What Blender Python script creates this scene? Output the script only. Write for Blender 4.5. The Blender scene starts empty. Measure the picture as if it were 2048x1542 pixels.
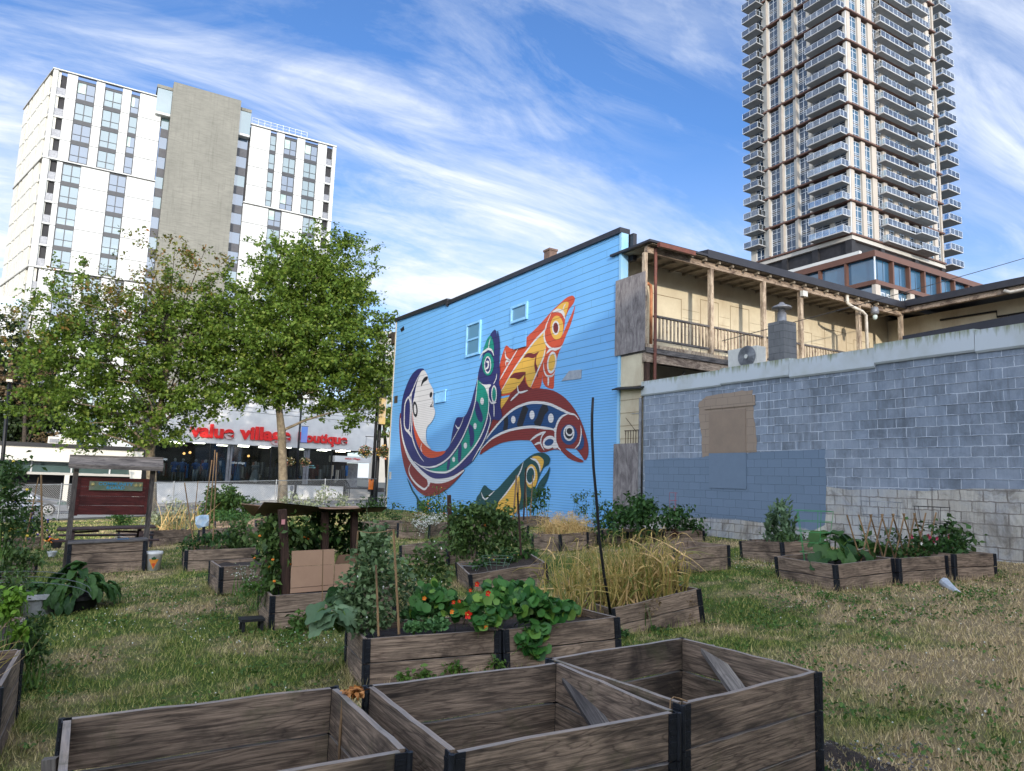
import bpy, math, random
import numpy as np
from mathutils import Matrix, Vector
R_ = math.radians
rng = np.random.default_rng(7); random.seed(7)
SC = bpy.context.scene
COL = SC.collection
# ---------------------------------------------------------------- camera
F = 1420.0; CX, CY = 1024.0, 771.0; EYE = 1.72
up = np.array([366., 10670., -F]); up /= np.linalg.norm(up)
L_ = np.array([-850., -164., -F]); L_ -= up*(L_@up); L_ /= np.linalg.norm(L_)
X_ = np.cross(L_, up)
MR = np.stack([X_, L_, up])                      # world = MR @ camera vector
cam_d = bpy.data.cameras.new('camera'); cam = bpy.data.objects.new('camera', cam_d); COL.objects.link(cam)
cam_d.sensor_width = 36; cam_d.lens = F/2048*36; cam_d.clip_end = 3000; cam_d.clip_start = 0.05
m4 = Matrix([[*MR[i], 0] for i in range(3)]+[[0, 0, 0, 1]]); m4.translation = (0, 0, EYE)
cam.matrix_world = m4
SC.camera = cam
# ---------------------------------------------------------------- sun and sky
SUN_EL = 13.5; LDIR = Vector((0.38, 1.0, 0)).normalized()       # light travels this way on the ground
sd = bpy.data.lights.new('sun', 'SUN'); sun = bpy.data.objects.new('sun', sd); COL.objects.link(sun)
sd.energy = 2.1; sd.angle = R_(0.6); sd.color = (1.0, 0.89, 0.75)
dirv = Vector((LDIR.x*math.cos(R_(SUN_EL)), LDIR.y*math.cos(R_(SUN_EL)), -math.sin(R_(SUN_EL))))
sun.rotation_euler = dirv.to_track_quat('-Z', 'Y').to_euler(); sun.location = (-20, -60, 60)
W = bpy.data.worlds.new('World'); SC.world = W; W.use_nodes = True
nt = W.node_tree; nt.nodes.clear()
def N(nt, t, **k):
    n = nt.nodes.new(t)
    for a, b in k.items():
        if a == 'inp':
            for i, v in b.items(): n.inputs[i].default_value = v
        else: setattr(n, a, b)
    return n
def LK(nt, a, b): nt.links.new(a, b)
def M_(nt, op, a, b=None, c=None, clamp=False):
    n = nt.nodes.new('ShaderNodeMath'); n.operation = op; n.use_clamp = clamp
    for i, v in enumerate((a, b, c)):
        if v is None: continue
        if isinstance(v, (int, float)): n.inputs[i].default_value = v
        else: nt.links.new(v, n.inputs[i])
    return n.outputs[0]
def MIX(nt, f, a, b, mode='MIX'):
    n = nt.nodes.new('ShaderNodeMix'); n.data_type = 'RGBA'; n.blend_type = mode
    for i, v in ((0, f), (6, a), (7, b)):
        if isinstance(v, (int, float)): n.inputs[i].default_value = v
        elif isinstance(v, (tuple, list)): n.inputs[i].default_value = (*v[:3], 1)
        else: nt.links.new(v, n.inputs[i])
    return n.outputs[2]
def RAMP(nt, f, stops):
    n = nt.nodes.new('ShaderNodeValToRGB'); e = n.color_ramp.elements
    while len(e) < len(stops): e.new(0.5)
    for i, (p, c) in enumerate(stops):
        e[i].position = p; e[i].color = (*c[:3], 1) if isinstance(c, (tuple, list)) else (c, c, c, 1)
    nt.links.new(f, n.inputs[0]); return n.outputs[0]
sky = N(nt, 'ShaderNodeTexSky', sky_type='NISHITA', sun_disc=False, sun_elevation=R_(SUN_EL),
        sun_rotation=math.atan2(-LDIR.x, -LDIR.y), altitude=50, air_density=1.0, dust_density=0.35, ozone_density=2.2)
tc = N(nt, 'ShaderNodeTexCoord')
sx = N(nt, 'ShaderNodeSeparateXYZ'); LK(nt, tc.outputs['Generated'], sx.inputs[0])
zz = M_(nt, 'MAXIMUM', sx.outputs[2], 0.0)
zz = M_(nt, 'ADD', zz, 0.22)
px_ = M_(nt, 'DIVIDE', sx.outputs[0], zz); py_ = M_(nt, 'DIVIDE', sx.outputs[1], zz)
cb = N(nt, 'ShaderNodeCombineXYZ'); LK(nt, px_, cb.inputs[0]); LK(nt, py_, cb.inputs[1])
def cloud(rot, scl, nscale, det, rough, dist, lo, hi, loc=(0, 0, 0)):
    mp = N(nt, 'ShaderNodeMapping', inp={'Rotation': (0, 0, R_(rot)), 'Scale': scl, 'Location': loc}); LK(nt, cb.outputs[0], mp.inputs[0])
    n = N(nt, 'ShaderNodeTexNoise', inp={'Scale': nscale, 'Detail': det, 'Roughness': rough, 'Distortion': dist}); LK(nt, mp.outputs[0], n.inputs[0])
    return RAMP(nt, n.outputs[0], [(lo, 0.0), (hi, 1.0)])
c1 = cloud(-28, (0.6, 1.2, 1), 0.95, 10, 0.60, 0.9, 0.43, 0.585, (0.62, 0.35, 0))
c2 = cloud(-12, (0.6, 1.7, 1), 2.6, 12, 0.68, 1.1, 0.40, 0.72)
c3 = cloud(10, (1.2, 0.8, 1), 0.9, 4, 0.5, 0.3, 0.36, 0.62, (2.1, 0.6, 0))
cm = M_(nt, 'MULTIPLY', c1, M_(nt, 'ADD', M_(nt, 'MULTIPLY', c2, 0.62), 0.46))
cm = M_(nt, 'ADD', cm, M_(nt, 'MULTIPLY', M_(nt, 'MULTIPLY', c3, c2), 0.42))
cm = M_(nt, 'ADD', M_(nt, 'MULTIPLY', cm, 1.0), M_(nt, 'MULTIPLY', M_(nt, 'SUBTRACT', 1.0, M_(nt, 'MINIMUM', M_(nt, 'MULTIPLY', sx.outputs[2], 2.2), 1.0)), .45), clamp=True)
cool = MIX(nt, 1.0, sky.outputs[0], (0.50, 0.72, 1.04), 'MULTIPLY')
dp = N(nt, 'ShaderNodeVectorMath', operation='DOT_PRODUCT'); LK(nt, tc.outputs['Generated'], dp.inputs[0]); dp.inputs[1].default_value = tuple(-dirv)
glow = M_(nt, 'POWER', M_(nt, 'MAXIMUM', M_(nt, 'ADD', M_(nt, 'MULTIPLY', dp.outputs['Value'], .5), .5), 0.0), 2.5)   # cloud glow added on the unseen sun side to fill the shade
cc_ = N(nt, 'ShaderNodeVectorMath', operation='SCALE'); cc_.inputs[0].default_value = (4.3, 4.55, 4.95); LK(nt, M_(nt, 'ADD', M_(nt, 'MULTIPLY', glow, 3.4), 1.0), cc_.inputs['Scale'])
cm = M_(nt, 'MAXIMUM', cm, M_(nt, 'MULTIPLY', glow, .75))
skc = MIX(nt, cm, cool, cc_.outputs[0])
bg = N(nt, 'ShaderNodeBackground', inp={'Strength': 0.14}); LK(nt, skc, bg.inputs[0])
wo = N(nt, 'ShaderNodeOutputWorld'); LK(nt, bg.outputs[0], wo.inputs[0])
SC.view_settings.view_transform = 'Standard'; SC.view_settings.look = 'None'
SC.view_settings.exposure = 0.75; SC.view_settings.gamma = 1.0
SC.render.engine = 'CYCLES'
SC.cycles.max_bounces = 6; SC.cycles.transparent_max_bounces = 12; SC.cycles.diffuse_bounces = 3
SC.cycles.glossy_bounces = 3; SC.cycles.transmission_bounces = 4
# ---------------------------------------------------------------- survey helpers (photo measurements -> metres)
def ray(px, py): return MR@np.array([px-CX, -(py-CY), -F])
O_ = np.array([0, 0, EYE])
def GZ(x, y): return 0.015+0.047*x-0.02*y
def onz(px, py, z): d = ray(px, py); return O_+d*((z-EYE)/d[2])
def onx(px, py, x): d = ray(px, py); return O_+d*(x/d[0])
def ony(px, py, y): d = ray(px, py); return O_+d*(y/d[1])
def ong(px, py, dz=0.0):
    d = ray(px, py); t = (0.015+dz-EYE)/(d[2]-.047*d[0]+.02*d[1]); return O_+d*t
def pole(x1, y1, x2, y2, h):
    a = ray(x1, y1); b = ray(x2, y2); ra = np.hypot(a[0], a[1]); rb = np.hypot(b[0], b[1])
    d = h/(a[2]/ra-b[2]/rb)
    return np.array([a[0]/ra*d, a[1]/ra*d, EYE+a[2]/ra*d]), np.array([b[0]/rb*d, b[1]/rb*d, EYE+b[2]/rb*d])
def S(r, g, b):
    f = lambda c: (c/255/12.92) if c/255 <= .04045 else ((c/255+.055)/1.055)**2.4
    return (f(r), f(g), f(b))
# ---------------------------------------------------------------- object helpers
def wm(o): return (wm(o.parent) if o.parent else Matrix.Identity(4))@o.matrix_basis
def tag(o, label=None, cat=None, group=None, kind=None):
    if label: o['label'] = label
    if cat: o['category'] = cat
    if group: o['group'] = group
    if kind: o['kind'] = kind
    return o
def thing(name, label, cat, loc=(0, 0, 0), rz=0.0, group=None):
    o = bpy.data.objects.new(name, None); COL.objects.link(o); o.location = Vector([float(v) for v in loc]); o.rotation_euler = (0, 0, rz)
    o.empty_display_size = 0.2
    return tag(o, label, cat, group)
def fast_mesh(name, V, Fc, mats, mi=None, smooth=False):
    V = np.asarray(V, dtype=np.float32).reshape(-1, 3)
    me = bpy.data.meshes.new(name)
    if isinstance(Fc, np.ndarray):
        k = Fc.shape[1]; nf = len(Fc)
        me.vertices.add(len(V)); me.vertices.foreach_set('co', V.ravel())
        me.loops.add(nf*k); me.loops.foreach_set('vertex_index', Fc.ravel().astype(np.int32))
        me.polygons.add(nf); me.polygons.foreach_set('loop_start', np.arange(0, nf*k, k, dtype=np.int32))
        me.polygons.foreach_set('loop_total', np.full(nf, k, dtype=np.int32))
    else:
        me.from_pydata([tuple(map(float, v)) for v in V], [], Fc)
    for m in (mats if isinstance(mats, (list, tuple)) else [mats]): me.materials.append(m)
    if mi is not None: me.polygons.foreach_set('material_index', np.asarray(mi, dtype=np.int32))
    if smooth: me.polygons.foreach_set('use_smooth', np.ones(len(me.polygons), dtype=bool))
    me.update(calc_edges=True); me.validate()
    return me
def link(name, me, parent=None, frame=None):
    o = bpy.data.objects.new(name, me); COL.objects.link(o)
    if parent: o.parent = parent
    if frame is not None:
        o.matrix_basis = (wm(parent).inverted()@frame) if parent else frame
    return o
class MB:
    def __init__(s): s.V = []; s.F = []; s.I = []
    def add(s, vs, fs, mi=0):
        b = len(s.V); s.V += [tuple(map(float, v)) for v in vs]; s.F += [[i+b for i in f] for f in fs]; s.I += [mi]*len(fs); return s
    def box(s, x0, x1, y0, y1, z0, z1, mi=0):
        if x0 > x1: x0, x1 = x1, x0
        if y0 > y1: y0, y1 = y1, y0
        if z0 > z1: z0, z1 = z1, z0
        return s.add([(x0, y0, z0), (x1, y0, z0), (x1, y1, z0), (x0, y1, z0), (x0, y0, z1), (x1, y0, z1), (x1, y1, z1), (x0, y1, z1)],
                     [(3, 2, 1, 0), (4, 5, 6, 7), (0, 1, 5, 4), (1, 2, 6, 5), (2, 3, 7, 6), (3, 0, 4, 7)], mi)
    def bar(s, a, b, w, h=None, mi=0, roll=(0, 0, 1)):
        h = h or w; a = Vector([float(v) for v in a]); b = Vector([float(v) for v in b]); d = (b-a).normalized(); u = Vector(roll)
        if abs(d.dot(u)) > .97: u = Vector((1, 0, 0))
        r = d.cross(u).normalized()*(w/2); u = r.cross(d).normalized()*(h/2)
        return s.add([a-r-u, a+r-u, a+r+u, a-r+u, b-r-u, b+r-u, b+r+u, b-r+u],
                     [(0, 1, 2, 3), (7, 6, 5, 4), (4, 5, 1, 0), (5, 6, 2, 1), (6, 7, 3, 2), (7, 4, 0, 3)], mi)
    def tube(s, pts, rad, n=8, mi=0, caps=True):
        pts = [Vector([float(v) for v in p]) for p in pts]
        if not isinstance(rad, (list, tuple, np.ndarray)): rad = [rad]*len(pts)
        b = len(s.V); prev = None
        for i, p in enumerate(pts):
            d = (pts[min(i+1, len(pts)-1)]-pts[max(i-1, 0)]).normalized()
            if prev is None:
                u = d.cross(Vector((0.13, 0.27, 0.95)) if abs(d.z) < .9 else Vector((1, 0.1, 0))).normalized()
            else: u = (prev-d*prev.dot(d)).normalized()
            prev = u; w = d.cross(u)
            for k in range(n):
                a = 2*math.pi*k/n; q = p+(u*math.cos(a)+w*math.sin(a))*float(rad[i]); s.V.append(tuple(q))
        for i in range(len(pts)-1):
            for k in range(n):
                s.F.append([b+i*n+k, b+i*n+(k+1) % n, b+(i+1)*n+(k+1) % n, b+(i+1)*n+k]); s.I.append(mi)
        if caps:
            s.F.append([b+k for k in range(n)][::-1]); s.F.append([b+(len(pts)-1)*n+k for k in range(n)]); s.I += [mi, mi]
        return s
    def lathe(s, c, prof, n=20, mi=0, close=True):
        b = len(s.V); c = [float(v) for v in c]
        for r, z in prof:
            for k in range(n):
                a = 2*math.pi*k/n; s.V.append((c[0]+r*math.cos(a), c[1]+r*math.sin(a), c[2]+z))
        for i in range(len(prof)-1):
            for k in range(n):
                s.F.append([b+i*n+k, b+i*n+(k+1) % n, b+(i+1)*n+(k+1) % n, b+(i+1)*n+k]); s.I.append(mi)
        if close:
            s.F.append([b+k for k in range(n)][::-1]); s.F.append([b+(len(prof)-1)*n+k for k in range(n)]); s.I += [mi, mi]
        return s
    def ball(s, c, r, n=10, m=6, sc=(1, 1, 1), mi=0):
        prof = [(max(1e-3, math.sin(math.pi*i/m))*r, -math.cos(math.pi*i/m)*r*sc[2]) for i in range(m+1)]
        return s.lathe(c, prof, n, mi)
    def prism(s, pts, dirv, mi=0):       # polygon (3-D points) pushed along dirv
        n = len(pts); d = np.asarray(dirv, float); P = [np.asarray(p, float) for p in pts]
        return s.add(P+[p+d for p in P], [list(range(n)), list(range(2*n-1, n-1, -1))]+[[i, n+i, n+(i+1) % n, (i+1) % n] for i in range(n)], mi)
    def build(s, name, mats, parent=None, frame=None, smooth=False, label=None):
        V = np.array(s.V, dtype=float).reshape(-1, 3)
        if frame is None and parent is not None:
            M = np.array(wm(parent).inverted()); V = V@M[:3, :3].T+M[:3, 3]
        me = fast_mesh(name, V, s.F, mats, s.I if isinstance(mats, (list, tuple)) else None, smooth)
        o = link(name, me, parent, frame)
        if label: o['label'] = label
        return o
def copy_tree(o, parent=None, loc=None, rz=None, label=None):
    c = o.copy(); COL.objects.link(c); c.parent = parent
    for ch in o.children: copy_tree(ch, c)
    if loc is not None: c.location = Vector([float(v) for v in loc])
    if rz is not None: c.rotation_euler = (0, 0, rz)
    if label: c['label'] = label
    return c
def smooth_curve(P, closed=True, k=5):
    P = np.asarray(P, float); n = len(P); out = []
    rngi = range(n) if closed else range(n-1)
    for i in rngi:
        p0 = P[(i-1) % n] if closed else P[max(i-1, 0)]; p1 = P[i]; p2 = P[(i+1) % n] if closed else P[i+1]
        p3 = P[(i+2) % n] if closed else P[min(i+2, n-1)]
        for j in range(k):
            t = j/k; out.append(.5*((2*p1)+(-p0+p2)*t+(2*p0-5*p1+4*p2-p3)*t*t+(-p0+3*p1-3*p2+p3)*t**3))
    if not closed: out.append(P[-1])
    return np.array(out)
def text(name, s, size, mat, frame, parent=None, depth=0.02, bold=0.0, align='LEFT', sx=1.0):
    cu = bpy.data.curves.new(name, 'FONT'); cu.body = s; cu.size = size; cu.extrude = depth; cu.offset = bold; cu.align_x = align
    o = bpy.data.objects.new('tmp', cu); COL.objects.link(o)
    dg = bpy.context.evaluated_depsgraph_get(); me = bpy.data.meshes.new_from_object(o.evaluated_get(dg))
    bpy.data.objects.remove(o)
    me.materials.clear(); me.materials.append(mat)
    for v in me.vertices: v.co.x *= sx
    return link(name, me, parent, frame)
def FR(o, x, z=(0, 0, 1)):            # frame at o, local X along x, local Z along z
    x = Vector([float(v) for v in x]).normalized(); z = Vector([float(v) for v in z]); y = z.cross(x).normalized(); z = x.cross(y)
    m = Matrix((x, y, z)).transposed().to_4x4(); m.translation = Vector([float(v) for v in o]); return m
# ---------------------------------------------------------------- materials
def newmat(name):
    m = bpy.data.materials.new(name); m.use_nodes = True; t = m.node_tree; b = t.nodes['Principled BSDF']; return m, t, b
def setc(t, b, c, idx='Base Color'):
    if isinstance(c, (tuple, list)): b.inputs[idx].default_value = (*c[:3], 1)
    else: LK(t, c, b.inputs[idx])
def bump(t, b, h, strength=.4, dist=.01):
    n = N(t, 'ShaderNodeBump', inp={'Strength': strength, 'Distance': dist}); LK(t, h, n.inputs['Height']); LK(t, n.outputs[0], b.inputs['Normal'])
def noise(t, vec, scale, detail=5, rough=.6, dist=0.0, map_scale=None):
    if map_scale:
        mp = N(t, 'ShaderNodeMapping', inp={'Scale': map_scale}); LK(t, vec, mp.inputs[0]); vec = mp.outputs[0]
    n = N(t, 'ShaderNodeTexNoise', inp={'Scale': scale, 'Detail': detail, 'Roughness': rough, 'Distortion': dist}); LK(t, vec, n.inputs[0]); return n.outputs[0]
def plain(name, c, c2=None, scale=3.0, rough=.7, metal=0.0, bstr=.25, bscale=None, bdist=.01, emit=None, spec=None, dirt=None, island=0.0):
    m, t, b = newmat(name); g = N(t, 'ShaderNodeNewGeometry'); pos = g.outputs['Position']
    c2 = c2 or tuple(v*.8 for v in c)
    f = noise(t, pos, scale, 6, .65); f = RAMP(t, f, [(.35, 0.0), (.65, 1.0)])
    col = MIX(t, f, c, c2)
    if dirt:
        f2 = noise(t, pos, scale*.35, 7, .7, .4, (1, 1, .35)); f2 = RAMP(t, f2, [(.5, 0.0), (.72, 1.0)]); col = MIX(t, M_(t, 'MULTIPLY', f2, .8), col, dirt)
    if island:
        r = g.outputs['Random Per Island']; v = M_(t, 'ADD', M_(t, 'MULTIPLY', r, island*2), 1-island)
        hs = N(t, 'ShaderNodeHueSaturation'); LK(t, v, hs.inputs['Value']); LK(t, col, hs.inputs['Color']); col = hs.outputs[0]
    setc(t, b, col); b.inputs['Roughness'].default_value = rough; b.inputs['Metallic'].default_value = metal
    if spec is not None: b.inputs['Specular IOR Level'].default_value = spec
    if bstr: bump(t, b, noise(t, pos, bscale or scale*8, 5, .6), bstr, bdist)
    if emit: b.inputs['Emission Color'].default_value = (*emit[:3], 1); b.inputs['Emission Strength'].default_value = emit[3]
    return m
def glass(name, c=(0.02, 0.035, 0.05), rough=.04, spec=1.0, refl=(1, 1, 1)):
    m, t, b = newmat(name); g = N(t, 'ShaderNodeNewGeometry')
    f = noise(t, g.outputs['Position'], .35, 3); col = MIX(t, f, c, tuple(v*.5 for v in c)); setc(t, b, col)
    b.inputs['Roughness'].default_value = rough; b.inputs['Specular IOR Level'].default_value = spec; b.inputs['IOR'].default_value = 1.9
    bump(t, b, noise(t, g.outputs['Position'], .6, 2), .05, .05); return m
def clear_glass(name, tint=(.8, .9, .95), a=.35):
    m = bpy.data.materials.new(name); m.use_nodes = True; t = m.node_tree; t.nodes.clear()
    tr = N(t, 'ShaderNodeBsdfTransparent', inp={'Color': (*tint, 1)}); gl = N(t, 'ShaderNodeBsdfGlossy', inp={'Roughness': .05, 'Color': (.9, .95, 1, 1)})
    fr = N(t, 'ShaderNodeFresnel', inp={'IOR': 1.5}); g = N(t, 'ShaderNodeNewGeometry'); ns = noise(t, g.outputs['Position'], 1.2, 2)
    mx = N(t, 'ShaderNodeMixShader'); LK(t, M_(t, 'ADD', M_(t, 'MULTIPLY', fr.outputs[0], .8), M_(t, 'MULTIPLY', ns, a), clamp=True), mx.inputs[0]); LK(t, tr.outputs[0], mx.inputs[1]); LK(t, gl.outputs[0], mx.inputs[2])
    o = N(t, 'ShaderNodeOutputMaterial'); LK(t, mx.outputs[0], o.inputs[0]); return m
def wood(name, c1, c2, dark, axis=0, grain=1.0, moss=None, rough=.85, bleach=0.0):
    m, t, b = newmat(name); tcn = N(t, 'ShaderNodeTexCoord'); oi = N(t, 'ShaderNodeObjectInfo'); g = N(t, 'ShaderNodeNewGeometry')
    off = N(t, 'ShaderNodeVectorMath', operation='ADD'); cmb = N(t, 'ShaderNodeCombineXYZ')
    rr = M_(t, 'ADD', M_(t, 'MULTIPLY', oi.outputs['Random'], 37.0), M_(t, 'MULTIPLY', g.outputs['Random Per Island'], 19.0))
    for i in range(3): LK(t, rr, cmb.inputs[i])
    LK(t, tcn.outputs['Object'], off.inputs[0]); LK(t, cmb.outputs[0], off.inputs[1]); v = off.outputs[0]
    s = [14, 14, 14]; s[axis] = .9; s2 = [60, 60, 60]; s2[axis] = 2.5; s3 = [3.4, 3.4, 3.4]; s3[axis] = 1.5
    s = [7, 7, 7]; s[axis] = .8; sk = [6.0]*3; sk[axis] = 2.0
    mpk = N(t, 'ShaderNodeMapping', inp={'Scale': tuple(sk)}); LK(t, v, mpk.inputs[0]); vk = N(t, 'ShaderNodeTexVoronoi', inp={'Scale': 1.0, 'Randomness': 1.0}); LK(t, mpk.outputs[0], vk.inputs[0]); kd = vk.outputs['Distance']
    knot = RAMP(t, kd, [(.05, 1.0), (.11, 0.0)]); halo = RAMP(t, kd, [(.0, 1.0), (.42, 0.0)])
    wv = noise(t, v, 1.0, 3, .5, .7, tuple(s)); ring = M_(t, 'PINGPONG', M_(t, 'ADD', M_(t, 'MULTIPLY', wv, 11.0*grain), M_(t, 'MULTIPLY', halo, 1.6)), .5); ring = M_(t, 'MULTIPLY', ring, 2.0)
    fine = noise(t, v, 1.0, 6, .7, .3, tuple(s2)); s4 = [150]*3; s4[axis] = 5; fine2 = noise(t, v, 1.0, 5, .7, .2, tuple(s4)); big = noise(t, v, 1.0, 5, .62, .8, tuple(s3))
    col = MIX(t, RAMP(t, ring, [(.0, 1.0), (.30, .25), (1.0, 0.0)]), c1, c2)
    col = MIX(t, M_(t, 'MULTIPLY', RAMP(t, fine, [(.40, 1.0), (.54, 0.0)]), .62), col, dark); col = MIX(t, M_(t, 'MULTIPLY', RAMP(t, fine2, [(.42, 1.0), (.52, 0.0)]), .40), col, dark); col = MIX(t, M_(t, 'MULTIPLY', RAMP(t, fine2, [(.56, 0.0), (.66, 1.0)]), .35), col, tuple(min(1, q*1.5) for q in c1))
    col = MIX(t, M_(t, 'MULTIPLY', RAMP(t, big, [(.46, 0.0), (.66, 1.0)]), .85), col, dark)
    col = MIX(t, M_(t, 'MULTIPLY', knot, .75), col, dark)
    sn = N(t, 'ShaderNodeSeparateXYZ'); LK(t, g.outputs['Normal'], sn.inputs[0]); col = MIX(t, M_(t, 'MULTIPLY', M_(t, 'GREATER_THAN', sn.outputs[2], .85), M_(t, 'MULTIPLY', big, bleach*1.6)), col, S(168, 162, 158))   # bleached upper edges
    if moss:
        mo = noise(t, v, 3.1, 6, .7, .6); col = MIX(t, M_(t, 'MULTIPLY', RAMP(t, mo, [(.55, 0.0), (.68, 1.0)]), .6), col, moss)
    val = M_(t, 'ADD', M_(t, 'MULTIPLY', g.outputs['Random Per Island'], .42), .78)
    hs = N(t, 'ShaderNodeHueSaturation'); LK(t, val, hs.inputs['Value']); LK(t, col, hs.inputs['Color'])
    setc(t, b, hs.outputs[0]); b.inputs['Roughness'].default_value = rough; b.inputs['Specular IOR Level'].default_value = .25
    bump(t, b, M_(t, 'ADD', M_(t, 'MULTIPLY', ring, .5), fine), .5, .004); return m
def leafm(name, a, bcol, c=None, rough=.5, trans=.25, sat=1.0):
    m, t, b = newmat(name); g = N(t, 'ShaderNodeNewGeometry'); r = g.outputs['Random Per Island']
    stops = [(0.0, a), (.75, bcol)]+([(1.0, c)] if c else [])
    col = RAMP(t, r, stops); n = noise(t, g.outputs['Position'], 2.3, 4); hs = N(t, 'ShaderNodeHueSaturation', inp={'Saturation': sat})
    LK(t, M_(t, 'ADD', M_(t, 'MULTIPLY', n, .9), .55), hs.inputs['Value']); LK(t, col, hs.inputs['Color']); setc(t, b, hs.outputs[0])
    b.inputs['Roughness'].default_value = rough; b.inputs['Specular IOR Level'].default_value = .3
    if trans:
        tr = N(t, 'ShaderNodeBsdfTranslucent'); LK(t, hs.outputs[0], tr.inputs[0]); mx = N(t, 'ShaderNodeMixShader', inp={0: trans})
        LK(t, b.outputs[0], mx.inputs[1]); LK(t, tr.outputs[0], mx.inputs[2]); LK(t, mx.outputs[0], t.nodes['Material Output'].inputs[0])
    return m
MT = {}
MT['bedwood'] = wood('weathered_board', S(170, 148, 128), S(126, 107, 92), S(66, 56, 50), bleach=.5)
MT['bedwood_dark'] = wood('dark_weathered_board', S(150, 131, 114), S(104, 89, 78), S(46, 41, 38), grain=1.0, bleach=.6, moss=S(86, 84, 62))
MT['greywood'] = wood('grey_wood', S(118, 113, 110), S(84, 80, 80), S(52, 50, 51))
MT['greywood_z'] = wood('grey_wood_upright', S(104, 97, 92), S(80, 74, 71), S(48, 45, 44), axis=2)
MT['cutwood'] = wood('pale_board_end', S(150, 143, 135), S(120, 113, 108), S(86, 82, 80))
MT['post'] = wood('painted_post', S(206, 190, 166), S(150, 128, 106), S(92, 76, 66), axis=2)
MT['beam'] = wood('peeling_beam', S(190, 172, 152), S(126, 106, 90), S(74, 60, 54))
MT['ply'] = wood('grey_plywood', S(156, 150, 148), S(128, 121, 121), S(88, 82, 84), axis=2, grain=.6)
MT['brownpost'] = wood('brown_stake', S(84, 62, 52), S(60, 46, 41), S(38, 30, 28), axis=2)
MT['table'] = wood('dark_table_board', S(86, 66, 62), S(62, 50, 48), S(40, 34, 34))
MT['pale_stake'] = wood('pale_stake', S(170, 138, 100), S(140, 112, 82), S(96, 78, 60), axis=2)
MT['hinge'] = plain('black_corner_steel', S(46, 50, 58), S(36, 39, 46), 9, .5, .6, .3)
MT['soil'] = plain('dark_soil', S(62, 50, 42), S(38, 31, 27), 14, .95, 0, .9, 30, .03)
MT['redboard'] = wood('red_stained_board', S(92, 40, 36), S(78, 33, 31), S(56, 25, 24), rough=.7)
MT['plaque'] = plain('painted_plaque', S(120, 118, 98), S(88, 108, 84), 9, .7)
MT['teal'] = plain('teal_lettering', S(60, 160, 196), S(50, 140, 180), 20, .6)
MT['petal'] = leafm('sunflower_petal', S(226, 200, 110), S(240, 222, 150), trans=0)
MT['dark'] = plain('near_black', S(26, 26, 28), S(18, 18, 20), 5, .7)
MT['steel'] = plain('galvanised_steel', S(150, 154, 158), S(120, 124, 128), 12, .45, .7, .1)
MT['white_paint'] = plain('white_panel', (.53, .535, .515), (.48, .485, .47), .35, .55, 0, .05, 3, island=.05)
MT['cream_panel'] = plain('cream_panel', (.66, .64, .56), (.58, .56, .49), .5, .6, 0, .06, 3)
MT['dark_panel'] = plain('charcoal_panel', S(72, 72, 76), S(60, 60, 64), 2, .5)
MT['frame_dark'] = plain('dark_window_frame', S(58, 60, 64), S(48, 50, 54), 2, .5)
MT['glass_teal'] = glass('teal_window_glass', (.10, .17, .17)); MT['glass_blue'] = glass('blue_window_glass', (.035, .07, .12))
MT['tower_glass'] = glass('tower_glass', (.02, .05, .10), .05, .45); MT['podium_glass'] = glass('podium_glass', (.03, .11, .20), .05, .6); MT['glass_dark'] = glass('dark_glass', (.012, .018, .022)); MT['recess'] = plain('dark_recess', S(40, 40, 44), S(26, 26, 30), 1.5, .7)
MT['blind'] = plain('pale_blind', S(186, 200, 192), S(150, 170, 168), .8, .8, 0, 0)
def concrete():
    m, t, b = newmat('board_marked_concrete'); g = N(t, 'ShaderNodeNewGeometry'); p = g.outputs['Position']
    n1 = noise(t, p, .25, 6, .7, .3, (1, 1, .8)); n2 = noise(t, p, 1.0, 5, .7, 0, (.6, .6, 5)); n3 = noise(t, p, 1.0, 5, .7, 0, (5, 5, .25))
    col = MIX(t, RAMP(t, n1, [(.3, 0.0), (.7, 1.0)]), (.235, .228, .195), (.18, .176, .15)); col = MIX(t, M_(t, 'MULTIPLY', RAMP(t, n2, [(.45, 0.0), (.6, 1.0)]), .45), col, (.13, .128, .11))
    col = MIX(t, M_(t, 'MULTIPLY', RAMP(t, n3, [(.52, 0.0), (.66, 1.0)]), .35), col, (.10, .10, .085))
    setc(t, b, col); b.inputs['Roughness'].default_value = .9; bump(t, b, n2, .4, .03); return m
MT['concrete'] = concrete()
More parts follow.
